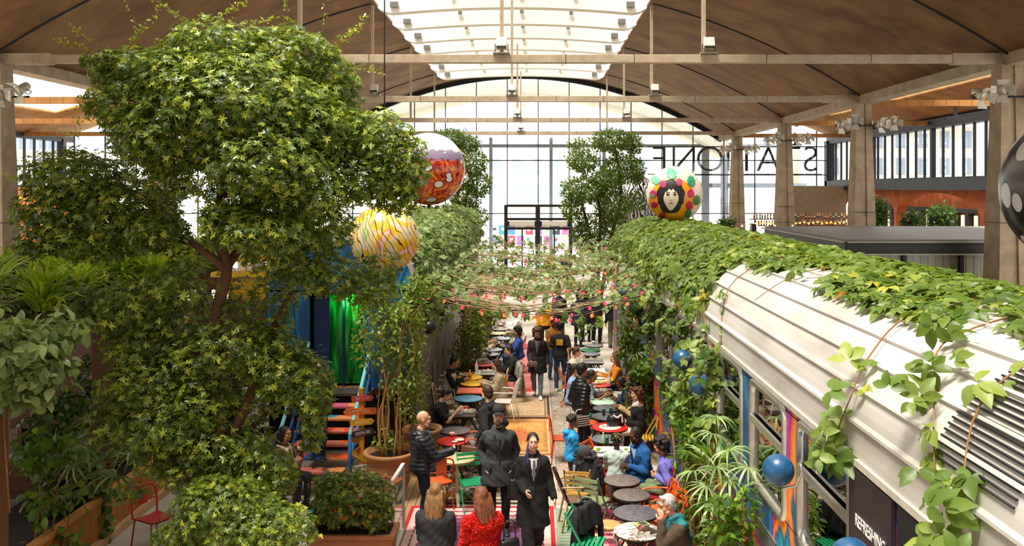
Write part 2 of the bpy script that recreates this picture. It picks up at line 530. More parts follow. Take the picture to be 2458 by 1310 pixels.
for yc in (33.0, 42.0, 51.0):                                        # spandrels between shallow arches
    pts = [(XS, yc - 4.5, 5.1), (XS, yc - 4.5, 3.9)]
    pts += [(XS, yc + 4.35 * math.cos(a), 3.9 + 1.05 * math.sin(a)) for a in np.linspace(math.pi, 0, 15)]
    pts += [(XS, yc + 4.5, 3.9), (XS, yc + 4.5, 5.1)]
    for k in range(2, 16): m.poly([pts[k], pts[k + 1], (XS, pts[k + 1][1], 5.1), (XS, pts[k][1], 5.1)], (0.5, 0, 0))
    m.box((XS + 0.25, yc + 4.5, 2.5), (0.5, 0.3, 5.1))
struct(m, 'wall_right', M_brick)
m = MB()
for y in np.arange(30, 56, 1.25): m.box((XS + 1.3, y, 3.35), (0.25, 0.35, 1.5))
m.box((XS + 1.3, 42.5, 4.1), (0.3, 28, 0.2))
struct(m, 'trim_3', M_dark)
m = MB()
for y in np.arange(30.6, 56, 1.25): m.box((XS + 1.4, y, 3.3), (0.04, 0.75, 1.2))
struct(m, 'window_3', glow('ffe9c8', 2.2, 'lit window'))
# side wall on the left
m = MB()
for y in np.arange(36.0, 57, 1.05): m.box((-30.1, y, 6.7), (0.12, 0.12, 2.9))
m.box((-30.1, 47, 8.3), (0.5, 22, 0.4)); m.box((-30.1, 47, 5.1), (0.5, 22, 0.5)); m.box((-30.0, 56.8, 5), (0.4, 0.4, 6.6))
w = struct(m, 'window_4', M_steel, 'finned window band of the far aisle behind the leaning concrete column', 'window')
g = MB(); g.box((-30.2, 47, 6.7), (0.02, 20, 2.8)); g.build('pane', M_glass, w)
m = MB(); m.box((-30.2, 16, 2.45), (0.3, 84, 4.9)); struct(m, 'wall_left', mat('7a4a2a', 0.9, 0, 0.2, 1.5))

# glazed end wall: arch frame, mullions, transoms, panes
def ztop(x):
    if XL < x < XR: return zv(x)
    if x >= XR: u = (x - XR) / (18.9 - XR); return ZT + 1.0 * math.sin(math.pi * min(u, 1))
    u = (XL - x) / (30.2 + XL); return ZT + 1.8 * math.sin(math.pi * min(u, 1))
m = MB()
x0 = (1292 - CX) * YF / FPX
k = -16
while x0 + k * 1.968 < 18.6:
    x = x0 + k * 1.968
    if x > -30: m.box((x, YF, (ztop(x) + (4.1 if -1.9 < x < 2.4 else 0.0)) / 2), (0.055, 0.12, ztop(x) - (4.1 if -1.9 < x < 2.4 else 0.0)))
    k += 1
for z in (3.55, 6.93): m.box((-5.75, YF, z), (48.9, 0.1, 0.06))
for z in (6.0, 7.8): m.box((14.0, YF, z), (9.4, 0.1, 0.06))
rows = []
for x in np.linspace(XL, XR, 50):
    zt = zv(x); rows.append([(x, YF - 0.14, zt - 0.3), (x, YF + 0.14, zt - 0.3), (x, YF + 0.14, zt + 0.1), (x, YF - 0.14, zt + 0.1)])
m.rings(rows, 0, False)
w = struct(m, 'window_1', M_steel, 'huge glazed end wall of the hall with a dark arched steel frame', 'window')
g = MB()
xs = [x0 + k * 1.968 for k in range(-15, 9)] + [18.6]
for a, b in zip(xs, xs[1:]):
    zb = 4.1 if -2.0 < (a + b) / 2 < 2.4 else 0.0
    za, zc = ztop(a) - 0.2, ztop(b) - 0.2
    g.poly([(a, YF + 0.03, zb), (b, YF + 0.03, zb), (b, YF + 0.03, zc), (a, YF + 0.03, za)], (0, 0.012, 0))
g.build('pane', M_glass, w)
m = MB(); m.box((XS + 0.0, YF - 0.1, 4), (0.5, 0.5, 8.3)); struct(m, 'column_corner', M_steel)
m = MB(); m.box((16.9, YF - 3.4, 4.0), (3.4, 0.2, 2.6)); m.box((16.9, YF - 3.5, 2.75), (3.5, 0.3, 0.1), mi=1); struct(m, 'wall_niche', [mat('8d7a5e', 0.9), M_dark])

# entrance doors in the end wall
d = thing('entrance_door', 'black framed double entrance doors under a dark header in the glazed end wall', 'door', ((1292 - CX) * 56.9 / FPX, 56.85, 0))
d['kind'] = 'structure'
m = MB()
W2 = 2.05
for x in (-W2, -0.03, W2): m.box((x, 0, 2.05), (0.22 if x != -0.03 else 0.3, 0.25, 4.1))
for z in (4.05, 3.2, 2.62): m.box((0, 0, z), (2 * W2, 0.22, 0.16))
m.box((0, 0.02, 2.9), (2 * W2, 0.1, 0.35), mi=1)
for x in (-1.02, 1.02): m.box((x, 0, 1.3), (0.09, 0.08, 2.6))
m.build('frame', [M_steel, M_dark], d)
for sx in (-1, 1):
    q = MB(); q.box((sx * 1.03, -0.16, 2.92), (1.6, 0.12, 0.3)); q.build('air_curtain', mat('d9d4c8', 0.5), d)
    q = MB(); q.box((sx * 1.03, 0.05, 1.3), (1.9, 0.02, 2.5)); q.build('pane', M_glass, d)

# outside: street, porch arch, pale houses, poster wall
m = MB(); m.box((0, 110, -0.15), (260, 105, 0.1)); struct(m, 'ground_outside', mat('cfcabf', 0.9))
m = MB(); rows = []
for x in np.linspace(XL - 1, XR + 1, 44):
    q = 8.0 + 4.2 * (1 - ((x - XC) / (WV + 1)) ** 2)
    rows.append([(x, 59.2, q - 0.75), (x, 63.5, q - 0.75), (x, 63.5, q + 0.1), (x, 59.2, q + 0.1)])
m.rings(rows, 0, False)
struct(m, 'porch_arch', mat('d8ccb4', 0.85))
m = MB()
for x in (-3.0, 1.1, 4.7, 11.6, 12.9): m.box((x, 61, 4.3), (0.22 if x < 10 else 0.5, 0.3, 8.6))
m.box((2, 61.2, 8.05), (30, 0.2, 0.22)); m.box((14, 61.2, 5.35), (9, 0.25, 0.3))
struct(m, 'porch_post', mat('9aa0a4', 0.6))
M_house = mat('efe4d2', 0.9, 0, 0.05, 1.0); M_slate = mat('8b93a0', 0.8); M_pane = mat('9fa9b4', 0.3)
def house(x, Y, wd, hw, hr, label, cols, rows_, tiles=None):
    b = thing('apartment_house', label, 'building', (x, Y, 0))
    q = MB(); q.box((0, 0, hw / 2), (wd, 8, hw)); q.box((0, -4.1, hw), (wd + 0.4, 0.5, 0.3)); q.box((0, -4.05, 3.6), (wd, 0.3, 0.3)); q.build('wall', M_house, b)
    q = MB()
    rr = [[(-wd / 2 * k, -4 * k2, z), (wd / 2 * k, -4 * k2, z), (wd / 2 * k, 4 * k2, z), (-wd / 2 * k, 4 * k2, z)] for k, k2, z in ((1, 1, hw + 0.1), (0.96, 0.72, hw + hr * 0.7), (0.8, 0.2, hw + hr))]
    q.rings(rr, 0, False); q.build('roof', tiles or M_slate, b)
    for i in range(cols):
        for j in range(rows_):
            q = MB(); q.box((-wd / 2 + wd * (i + 0.5) / cols, -4.02, 4.7 + j * 2.7), (0.95, 0.12, 1.7)); q.build('window', M_pane, b)
    for c in (-0.3, 0.25):
        ch = MB(); ch.box((wd * c, 0, hw + hr + 0.4), (1.8, 0.7, 1.8)); c_ = ch.build('chimney', M_house, b)
        pt = MB()
        for k in range(6): pt.lathe([(0.12, 0), (0.09, 0.5)], 8, (wd * c - 0.75 + 0.3 * k, 0, hw + hr + 1.3))
        pt.build('pot_row', mat('c9a08a', 0.8), c_)
house(-16, 96, 18, 9.5, 3.0, 'pale house seen through the glazing behind the orange dotted balloon', 7, 2)
house(3.5, 94, 17, 10.2, 2.2, 'pale house with many windows straight above the entrance doors', 8, 2)
house(19.5, 92, 12, 12.5, 3.4, 'taller pale house with a rose tiled roof and a broad chimney stack', 6, 3, mat('c9a79c', 0.8))
house(36, 95, 18, 11.5, 2.6, 'pale house seen through the mirrored sign letters', 8, 3)
house(-42, 96, 26, 9.0, 2.6, 'long pale house seen through the far aisle glazing', 9, 2)
# posters pasted on a low wall across the street
m = MB(); m.box((0, 78, 1.1), (12, 0.4, 2.2)); struct(m, 'wall_street', mat('d9d2c6', 0.9))
pc = ['4f7fae', 'e8d9c0', 'c23a48', '8a6aa8', 'f0c9a0', '3a3f4a', 'd86a92', '9ac0d8', 'c9b090', '7a4a5a', 'e6e0d4', '4a8a8a']
for i in range(20):
    q = MB(); q.box((-3.6 + (i % 10) * 0.78, 77.77, 0.62 + (i // 10) * 0.92), (0.62, 0.02, 0.8))
    q.box((-3.6 + (i % 10) * 0.78 + rnd.uniform(-.1, .1), 77.755, 0.7 + (i // 10) * 0.92), (0.3, 0.012, rnd.uniform(0.2, 0.45)), mi=1)
    tag(q.build('poster', [mat(pc[i % 12], 0.8), mat(pc[(i * 5 + 3) % 12], 0.8)]), 'small coloured poster pasted on the street wall seen through the entrance doors', 'poster', 'posters on the street wall')
# the hall's name in wire letters on the outer face of the glass, read from the street
sg = thing('name_sign', 'large metal letters on the end wall reading STATION F, mirrored from inside', 'sign', (0, YF + 0.13, 0))
for ch, px in zip('STATIONF', (1947, 1898, 1845, 1793, 1749, 1705, 1642, 1585)):
    text_mesh(ch, 2.35, M_dark, sg, ((px - CX) * YF / FPX, 0, 6.93), (R(90), 0, R(180)), 'letter', 0.05, offset=-0.035)
q = MB()
for z in (6.05, 7.8): q.bar((7.2, 0, z), (18.3, 0, z), 0.06, 0.06)
q.build('rail', M_dark, sg)

# floodlights standing on the ties
def floodlight():
    f = thing('floodlight', '', 'lamp')
    q = MB(); q.box((0, -0.02, 0.03), (0.42, 0.2, 0.04)); q.build('base_plate', metal('bdb6aa'), f)
    q = MB(); q.box((0, -0.06, 0.27), (0.27, 0.2, 0.26), rx=R(-22)); q.build('housing', mat('cfcac0', 0.5), f, bevel=0.02)
    q = MB(); q.box((0, -0.165, 0.225), (0.23, 0.015, 0.2), rx=R(-22)); q.build('lens', mat('2a2620', 0.15), f)
    q = MB(); q.bar((-0.16, 0, 0.04), (-0.16, -0.03, 0.26), 0.02); q.bar((0.16, 0, 0.04), (0.16, -0.03, 0.26), 0.02); q.build('bracket', M_dark, f)
    return f
fl0 = None
where = {22.4: ('nearest tie beam', (0, 5.05)), 32.4: ('second tie beam', (-5.05, 0, 5.05)), 42.4: ('third tie beam', (0, 5.05)), 52.4: ('fourth tie beam', (0,))}
for y, (nm, qs) in where.items():
    for q_ in qs:
        lab = 'grey floodlight standing on the %s at the %s hanger' % (nm, {0: 'middle', 5.05: 'outer bar side', -5.05: 'big tree side'}[q_])
        loc = (XC + q_ + (0.1 if q_ else 0), y - 0.1, ZT + 0.1)
        if fl0 is None: fl0 = floodlight(); fl0.location = loc; fl0['label'] = lab; fl0['group'] = 'floodlights on the tie beams'
        else: dup(fl0, loc, 0, lab, 'floodlights on the tie beams')
# theatre spotlights with barn doors clamped to the columns
def spot():
    f = thing('spotlight', '', 'lamp')
    q = MB(); q.lathe([(0.1, -0.2), (0.11, -0.15), (0.12, 0.1), (0.13, 0.12)], 14); o = q.build('can', mat('cfc8b8', 0.4, 0.3), f)
    q = MB(); q.lathe([(0.1, 0.115), (0.02, 0.118)], 14); q.build('lens', mat('3a362e', 0.2), f)
    for k in range(4):
        a = k * math.pi / 2; q = MB()
        p = Vector((math.cos(a), math.sin(a), 0)); tn = Vector((-p.y, p.x, 0))
        b = p * 0.13 + Vector((0, 0, 0.12)); e = p * 0.27 + Vector((0, 0, 0.26))
        q.poly([b - tn * 0.1, b + tn * 0.1, e + tn * 0.14, e - tn * 0.14], p * 0.006)
        q.build('barn_door', mat('d5cfc0', 0.5), f)
    q = MB(); q.bar((-0.13, 0, 0), (-0.13, 0, 0.0), 0.02); q.tube([(-0.13, 0, 0), (-0.15, -0.12, -0.1), (0, -0.2, -0.14), (0.15, -0.12, -0.1), (0.13, 0, 0)], 0.012, 6); q.build('yoke', M_dark, f)
    return f
sp0 = spot(); first = True
names = {22.4: 'first column before the big grey balloon', 32.4: 'second column of the bar side', 42.4: 'third column of the bar side', 52.4: 'last column of the bar side'}
for X, y, nm in [(XR, y, names[y]) for y in TIES] + [(XL, 22.4, 'first column behind the big tree')]:
    m = MB(); m.tube([(X - 1.05, y - 0.4, 7.4), (X + 1.05, y - 0.4, 7.4)], 0.03, 6)
    struct(m, 'trim_lamp_rail', M_dark)
    for k, (dx, tilt, yaw) in enumerate(((-0.95, 120, 15), (-0.42, 105, -20), (0.42, 105, 20), (0.95, 120, -15))):
        loc = (X + dx, y - 0.55, 7.45 + 0.12 * (k % 2))
        lab = '%s barn door spotlight clamped on the %s' % (('outermost aisle side', 'inner aisle side', 'inner wall side', 'outermost wall side')[k], nm)
        o = sp0 if first else dup(sp0, loc, 0)
        o.location = loc; o['label'] = lab; o['group'] = 'spotlights on the columns'; first = False
        o.rotation_euler = (R(tilt), 0, R(yaw))

# steel kiosk with a flat grey roof beyond the carriage
k_ = thing('kiosk', 'dark steel kiosk with flat grey roof and gridded glass walls beside the carriage', 'kiosk', (8.2, 23.6, 0))
KW, KD, KZ = 9.5, 8.3, 3.8
q = MB(); q.box((KW / 2, KD / 2, KZ - 0.02), (KW, KD, 0.05)); q.build('roof', mat('8d8a84', 0.55, 0.2, 0.08, 2), k_)
q = MB()
for z in (KZ - 0.06, KZ - 0.38): q.box((KW / 2, -0.06, z), (KW, 0.16, 0.035)); q.box((-0.06, KD / 2, z), (0.16, KD, 0.035))
q.build('flange', mat('a9a49a', 0.5, 0.3), k_)
q = MB(); q.box((KW / 2, 0.0, KZ - 0.22), (KW, 0.05, 0.32)); q.box((0, KD / 2, KZ - 0.22), (0.05, KD, 0.32)); q.build('fascia', mat('33312f', 0.5, 0.3), k_)
for i in range(7):
    q = MB(); q.box((0.05 + i * 1.5, 0.05, 1.7), (0.1, 0.12, 3.4)); q.build('post', M_steel, k_)
for i in range(14):
    q = MB(); q.box((0.05, 0.6 + i * 0.58, 1.7), (0.2, 0.07, 3.4)); q.build('fin', mat('6c6862', 0.5, 0.3), k_)
t = NT('wired glass before a lit bar'); v = t.coord('Object')
ck = t.node('TexBrick', Vector=v, Scale=1.0); ck.offset = 0.0
for a_, b_ in (('Mortar Size', 0.012), ('Brick Width', 0.2), ('Row Height', 0.2)): ck.inputs[a_].default_value = b_
ck.inputs['Color1'].default_value = rgba('8d8a72'); ck.inputs['Color2'].default_value = rgba('9d9a80'); ck.inputs['Mortar'].default_value = rgba('5d5a48')
M_kg = t.done(ck.outputs['Color'], 0.25)
for i in range(6):
    q = MB(); q.add([(0.1 + i * 1.5, 0.1, 2.1), (1.55 + i * 1.5, 0.1, 2.1), (1.55 + i * 1.5, 0.1, 3.4), (0.1 + i * 1.5, 0.1, 3.4), (0.1 + i * 1.5, 0.14, 2.1), (1.55 + i * 1.5, 0.14, 2.1), (1.55 + i * 1.5, 0.14, 3.4), (0.1 + i * 1.5, 0.14, 3.4)],
                    [(0, 1, 2, 3), (7, 6, 5, 4), (0, 4, 5, 1), (1, 5, 6, 2), (2, 6, 7, 3), (3, 7, 4, 0)])
    q.build('glass_panel', M_kg, k_)
q = MB(); q.box((4.6, 0.12, 1.05), (9.0, 0.05, 2.1)); q.build('lower_panel', wood('7a5a3c', 3, 'x'), k_)
q = MB(); q.box((0.3, KD / 2, 1.7), (0.04, KD, 3.3)); q.build('inner_wall', M_black, k_)

# bar shelving with bottles far behind, lit from below
bs = thing('bar_shelf', 'long bar shelf with rows of bottles beyond the kiosk roof', 'shelf', (0, 44.5, 0))
for z in (3.3, 3.62):
    q = MB(); q.box((13.7, 0.18 if z > 3.5 else -0.1, z), (6.0, 0.3, 0.04)); q.build('board', wood('6a3a20', 4, 'x'), bs)
q = MB()
for x in (10.8, 13.7, 16.6): q.box((x, 0.05, 1.7), (0.1, 0.5, 3.4))
q.build('upright', M_dark, bs)
def bottle(name, prof, m_, lm):
    f = thing(name, '', 'bottle')
    q = MB(); q.lathe(prof, 10); q.build('glass_body', m_, f)
    q = MB(); q.lathe([(0.038, 0.06), (0.0385, 0.14)], 10, caps=False); q.build('paper_label', mat(lm, 0.8), f)
    return f
prof = [(0.036, 0), (0.037, 0.17), (0.03, 0.2), (0.013, 0.23), (0.013, 0.29), (0.015, 0.3)]
bots = []
for c, lm in (('b5651d', 'f0e0c0'), ('e8b060', 'c02020'), ('2f4a2a', 'efe6d0'), ('d9d4c4', '2a4a7a'), ('7a2a1a', 'f0d080'), ('f0c890', '303030')):
    t = mat(c, 0.12, 0, 0.05, 3)
    bots.append(bottle('bar_bottle', prof, t, lm))
used = set()
for i in range(84):
    row = i % 2
    x = 10.95 + (i // 2) * 0.136 + rnd.uniform(-.02, .02)
    k = rnd.randrange(6)
    lab = ('amber', 'golden', 'dark green', 'clear', 'brown red', 'straw coloured')[k] + ' bottle standing in the bar rows beyond the kiosk roof'
    loc = (x, 44.5 + (0.18 if row else -0.1), 3.645 if row else 3.325)
    if k in used: dup(bots[k], loc, 0, lab, 'bottles on the bar shelf')
    else: bots[k].location = loc; bots[k]['label'] = lab; bots[k]['group'] = 'bottles on the bar shelf'; used.add(k)
sl = thing('string_light', 'string of small orange bulbs glowing before the bar bottles', 'string light', (0, 44.2, 0))
q = MB(); q.tube([(10.9 + 0.5 * k, 0, 3.56 - 0.03 * (k % 2)) for k in range(12)], 0.008, 5); q.box((10.9, 0, 1.7), (0.06, 0.06, 3.4)); q.build('cord', M_dark, sl)
for i in range(26):
    q = MB(); q.ball((10.9 + i * 0.218, 0, 3.42 + 0.03 * ((i * 7) % 3)), 0.05, 10, 6); q.build('bulb', glow('ff9a3c', 7), sl)
rb = thing('red_bar', 'red lit bar counter seen through the glazing behind the first kiosk corner', 'bar counter', (9.6, 40.0, 0))
q = MB(); q.box((0.7, 0, 2.2), (2.6, 0.4, 1.2)); q.build('back_panel', mat('a8261a', 0.5), rb)
q = MB(); q.box((0.7, -0.3, 2.9), (2.8, 0.6, 0.06)); q.build('shelf_board', wood('6a2a18', 4), rb)
sl = thing('string_light', 'string of warm bulbs glowing above the red bar counter', 'string light', (0, 39.5, 0))
q = MB(); q.tube([(8.4 + 0.28 * k, 0, 3.66) for k in range(12)], 0.008, 5); q.box((8.4, 0, 1.83), (0.06, 0.06, 3.66)); q.build('cord', M_dark, sl)
for i in range(22):
    q = MB(); q.ball((8.4 + (i * 0.37) % 3.0, 0, 3.1 + 0.2 * (i % 3)), 0.045, 8, 6); q.build('bulb', glow('ffb060', 7), sl)
# two leafy trees by the brown vaults are built with the plants

# a curtain of tiny orange lights hung in the far aisle on the left
pc_ = np.random.default_rng(5)
q = MB()
for i in range(420):
    x = -21.3 - abs(pc_.normal(0, 1.3)); z = pc_.uniform(2.9, 5.2); y = 38 + pc_.uniform(-1, 1.5)
    if i % 9 == 0: x = pc_.uniform(-21, -8)
    r = 0.035; c = Vector((x, y, z))
    q.add([c + Vector(d) * r for d in ((1, 0, 0), (0, 1, 0), (-1, 0, 0), (0, -1, 0), (0, 0, 1), (0, 0, -1))],
          [(0, 1, 4), (1, 2, 4), (2, 3, 4), (3, 0, 4), (1, 0, 5), (2, 1, 5), (3, 2, 5), (0, 3, 5)])
tag(q.build('fairy_light_curtain', glow('ff8a30', 10)), 'glittering curtain of tiny orange lights beside the leaning far column', 'lights', None, 'stuff')
m = MB(); m.box((-24, 39.8, 3.9), (6.5, 0.1, 2.6)); struct(m, 'wall_backing', mat('b0622a', 0.7))
# ================================================================== THE TWO OLD RAIL CARRIAGES
GW, GZ, GH = 1.42, 3.16, 1.06          # half width, gutter height, height of the roof's curve
CR, CL = 3.77, -3.72                   # axes of the two carriages
def roof_pt(ax, u, y, lift=0.0):
    a = math.pi * (1 - u)
    e = 0.8
    ca, sa = math.cos(a), math.sin(a)
    x = (GW + 0.04 + lift) * math.copysign(abs(ca) ** e, ca); z = (GH + lift) * abs(sa) ** e
    return Vector((ax + x, y, GZ + z))
def roof_mesh(ax, y0, y1, nrib=15, y_in=None):
    m = MB(); rows = []
    prof = []
    for i in range(nrib):
        u0, u1 = i / nrib, (i + 1) / nrib
        for k in (0.08, 0.3, 0.6, 0.86): prof.append((u0 + (u1 - u0) * k, 0.0))
        prof.append((u0 + (u1 - u0) * 0.90, 0.028)); prof.append((u0 + (u1 - u0) * 0.98, 0.028))
    for y in np.linspace(y0, y1, 3):
        out = [roof_pt(ax, u, y, l) for u, l in prof]
        rows.append(out + [roof_pt(ax, u, y, -0.08) for u in np.linspace(1, 0, 24)])
    m.rings(rows, 0, False)
    return m
t = NT('painted ribbed roof'); n = t.noise(t.coord('Object', (1, 0.3, 1)), 2.2, 5)
M_roof = t.done(t.ramp(n.outputs[0], [(0.28, '9c968d'), (0.5, 'bab6b0'), (0.75, 'cac7c2')]), 0.42)
def graffiti(name, stops, scale=0.55, dist=2.6, zstretch=0.7):
    t = NT(name)
    v = t.coord('Object', (1, 1, zstretch), (R(28), 0, 0))
    n = t.noise(v, scale, 2.5, dist)
    w = t.node('TexWave', Vector=v, Scale=0.45, Distortion=9.0, Detail=2.0)
    f = t.math('MULTIPLY_ADD', w.outputs['Fac'], 0.38, t.math('MULTIPLY', n.outputs[0], 0.62))
    c = t.ramp(f, stops)
    fine = t.noise(t.coord('Object'), 22, 2)
    return t.done(t.mix(0.22, c, t.ramp(fine.outputs[0], [(0.3, '20242c'), (0.7, 'ffffff')]), 'OVERLAY'), 0.38)
M_gr = graffiti('spray painted carriage side', [(0.0, '0f2c48'), (0.3, '17507e'), (0.4, '1f7fae'), (0.46, '2a3a7a'), (0.5, 'c03c9a'), (0.55, '8a2a78'), (0.58, 'e86a1e'), (0.64, 'f08a28'), (0.68, '1a5a86'), (0.78, '2aa0b8'), (1.0, '123a5a')])
M_gr2 = graffiti('teal painted carriage side', [(0.0, '12404a'), (0.35, '1f6f88'), (0.5, '38a8b4'), (0.56, 'd8d0a0'), (0.6, '8a3468'), (0.66, '2a5a98'), (0.8, '3a9ab0'), (1.0, '183a58')])
M_gr3 = graffiti('black and grey painted carriage side', [(0.0, '121214'), (0.4, '2a2a2c'), (0.5, '8d8a84'), (0.6, '3c3a38'), (0.75, '6b6862'), (1.0, '161616')], 0.8)
M_alu = metal('c9c6c0', 0.3); M_rubber = mat('18181a', 0.5)
M_wglass = glass_mat('carriage window glass', '8c8478', 0.32, 0.8)
M_orange_in = mat('a5622c', 0.8)

def carriage(name, label, ax, y0, y1, aisle_side, sidemats, winstart, wy, door=None, open_end=False):
    c = thing(name, label, 'railway carriage', (0, 0, 0))
    roof_mesh(ax, y0 - 0.05, y1).build('roof', M_roof, c)
    for sx in (-1, 1):
        X = ax + sx * GW
        m = MB()
        zs = [(0.35, 2.08), (3.1, GZ + 0.06)]
        gaps = []
        if sx == aisle_side:
            y = winstart
            while y + 1.3 < y1 - 0.4: gaps.append((y, y + 1.28)); y += wy
        for z0, z1 in zs: m.box((X, (y0 + y1) / 2, (z0 + z1) / 2), (0.07, y1 - y0, z1 - z0), mi=0)
        e = y0
        dr = [door] if (door and sx == aisle_side) else []
        for a, b in sorted(gaps):
            m.box((X, (e + a) / 2, 2.59), (0.07, a - e, 1.04)); e = b
        m.box((X, (e + y1) / 2, 2.59), (0.07, y1 - e, 1.04))
        m.build('side_wall', sidemats[0 if sx == aisle_side else 1], c)
        for a, b in gaps:
            f = MB()
            def rr(k, hw, hh, r, yy):
                pts = []
                for cx_, cz_, a0 in ((hw - r, hh - r, 0), (-(hw - r), hh - r, 90), (-(hw - r), -(hh - r), 180), (hw - r, -(hh - r), 270)):
                    for q in range(4):
                        t_ = R(a0 + q * 30); pts.append((cx_ + r * math.cos(t_), cz_ + r * math.sin(t_)))
                return [Vector((X + sx * k, (a + b) / 2 + p[0], 2.59 + p[1])) for p in pts]
            f.rings([rr(0.035, 0.68, 0.56, 0.14, 0), rr(0.062, 0.665, 0.545, 0.13, 0), rr(0.062, 0.615, 0.495, 0.11, 0), rr(0.0, 0.605, 0.485, 0.1, 0)], 0, True, False)
            wf = f.build('window_frame', M_alu, c)
            g = MB(); pts = rr(0.012, 0.62, 0.5, 0.1, 0); g.poly(pts, (-sx * 0.01, 0, 0)); g.build('pane', M_wglass, wf)
            g = MB(); g.bar((X + sx * 0.05, a + 0.03, 2.72), (X + sx * 0.05, b - 0.03, 2.72), 0.03, 0.07); g.build('sash_bar', M_alu, wf)
        g = MB(); g.box((X + sx * 0.04, (y0 + y1) / 2, GZ + 0.03), (0.05, y1 - y0, 0.05)); g.build('gutter', mat('b9b3a6', 0.5), c)
        if sx == aisle_side:
            for a, b in gaps:
                s_ = MB()
                for k in range(6): s_.box((X + sx * 0.04, (a + b) / 2, 1.75 - k * 0.035), (0.02, 0.7, 0.014))
                s_.build('vent_slat', M_alu, c)
    m = MB(); m.box((ax, (y0 + y1) / 2, 1.22), (2 * GW - 0.1, y1 - y0 - 0.1, 0.12)); m.build('carriage_floor', wood('8a5a34', 3, 'y'), c)
    m = MB(); m.box((ax, (y0 + y1) / 2, 0.6), (2 * GW - 0.4, y1 - y0 - 0.6, 0.9)); m.build('underframe', M_black, c)
    m = MB()
    ends = [y1] if open_end else [y0 + 0.05, y1]
    for y in ends:
        m.rings([[(p.x, yy, p.z) for p in [roof_pt(ax, u, y, -0.06) for u in np.linspace(0, 1, 20)]] + [(ax + GW, yy, 0.35), (ax - GW, yy, 0.35)] for yy in (y - 0.03, y + 0.03)], 0, False)
    m.build('end_wall', M_rubber, c)
    # inside: warm panelling and benches, seen through the panes
    m = MB(); m.box((ax + aisle_side * -0.9, (y0 + y1) / 2, 1.8), (0.1, y1 - y0 - 0.6, 1.0)); m.build('inner_panel', M_orange_in, c)
    k = 0; y = y0 + 1.2
    while y < y1 - 1.5:
        m = MB(); m.box((ax + aisle_side * -0.3, y, 1.65), (1.1, 0.5, 0.12)); m.box((ax + aisle_side * -0.3, y + 0.28, 1.95), (1.1, 0.1, 0.7)); m.build('bench', mat('7a2c1c', 0.7), c)
        y += 1.73
    return c
car_r = carriage('rail_carriage', 'long white roofed carriage with blue and orange sprayed side on the bar side', CR, 2.6, 26.5, -1, (M_gr, M_rubber), 6.56, 1.73)
car_l = carriage('rail_carriage', 'carriage with green lit end door behind the painted stairs', CL, 17.25, 36.4, 1, (M_gr3, M_rubber), 18.4, 2.6, None, True)

# near end details of the big carriage: dark door panel with its lettering, black sheet for the doorway's shade, roof grille
XW = CR - GW
q = MB(); q.box((XW - 0.055, 6.12, 1.9), (0.03, 0.78, 2.5)); dp = q.build('door_panel', mat('2c2226', 0.45, 0.1, 0.3, 3), car_r)
M_ink = mat('efeae2', 0.6)
text_mesh('REFRESHING', 0.125, M_ink, dp, (XW - 0.075, 6.09, 2.80), (R(90), 0, R(-90)), 'lettering', 0.002, 0.78, 1.0)
q = MB(); q.box((XW - 0.03, 5.0, 1.9), (0.05, 1.35, 2.5)); q.build('doorway_shade', M_black, car_r)  # flat black sheet stands in for the shade inside the opening
q = MB()
for k in range(18):
    u = 0.1 + k * 0.0125
    q.tube([roof_pt(CR, u, y, 0.014) for y in np.linspace(4.4, 5.3, 3)], 0.008, 5)
q.build('roof_grille', M_black, car_r)
# warm light inside the big carriage
# ------------------------------------------------------------------ the green lit end of the other carriage, its stairs and rails
YE = 17.25
M_teal = mat('1b6d8c', 0.45, 0, 0.25, 4); M_blue = mat('1f5f9e', 0.5, 0, 0.2, 5); M_lblue = mat('7fc4d4', 0.5, 0, 0.12, 6)
q = MB()
for x0, x1 in ((CL - GW, CL - 0.62), (CL + 0.42, CL + GW)): q.box(((x0 + x1) / 2, YE, 2.25), (x1 - x0, 0.08, 1.9))
q.rings([[(p.x, yy, p.z) for p in [roof_pt(CL, u, YE, -0.05) for u in np.linspace(0, 1, 20)]] for yy in (YE - 0.04, YE + 0.04)], 0, False)
q.build('end_front', graffiti('blue painted end', [(0.0, '0c2a4e'), (0.4, '1a5a9a'), (0.52, '1f86b4'), (0.6, '123c70'), (0.8, '2d9fb8'), (1.0, '0e2440')], 0.9), car_l)
t = NT('green lit glass'); n = t.noise(t.coord('Object', (6, 1, 0.8), (0, R(25), 0)), 1.4, 3, 1.0)
c = t.ramp(n.outputs[0], [(0.3, '032a0c'), (0.5, '0a7a26'), (0.62, '14a53a'), (0.7, '6ce06a'), (0.8, '0a5a1e')])
t.put(t.bsdf.inputs['Emission Color'], c); t.bsdf.inputs['Emission Strength'].default_value = 0.25
M_green = t.done(c, 0.15)
q = MB(); q.box((CL - 0.05, YE + 0.35, 2.2), (1.05, 0.03, 1.75)); q.build('green_glass', M_green, car_l)
q = MB()
for x in (-0.56, -0.02, 0.4): q.box((CL + x, YE + 0.28, 2.2), (0.05, 0.06, 1.8))
q.box((CL - 0.4, YE + 0.1, 2.25), (0.3, 0.06, 1.7)); q.build('end_door', mat('14305e', 0.4, 0, 0.25, 4), car_l)
gl_d = bpy.data.lights.new('green_lamp', 'POINT'); gl_d.energy = 16; gl_d.color = (0.15, 1.0, 0.25); gl_d.shadow_soft_size = 0.1
gl_ = bpy.data.objects.new('green_lamp', gl_d); COL.objects.link(gl_); gl_.location = (CL - 0.02, YE + 0.12, 2.9)

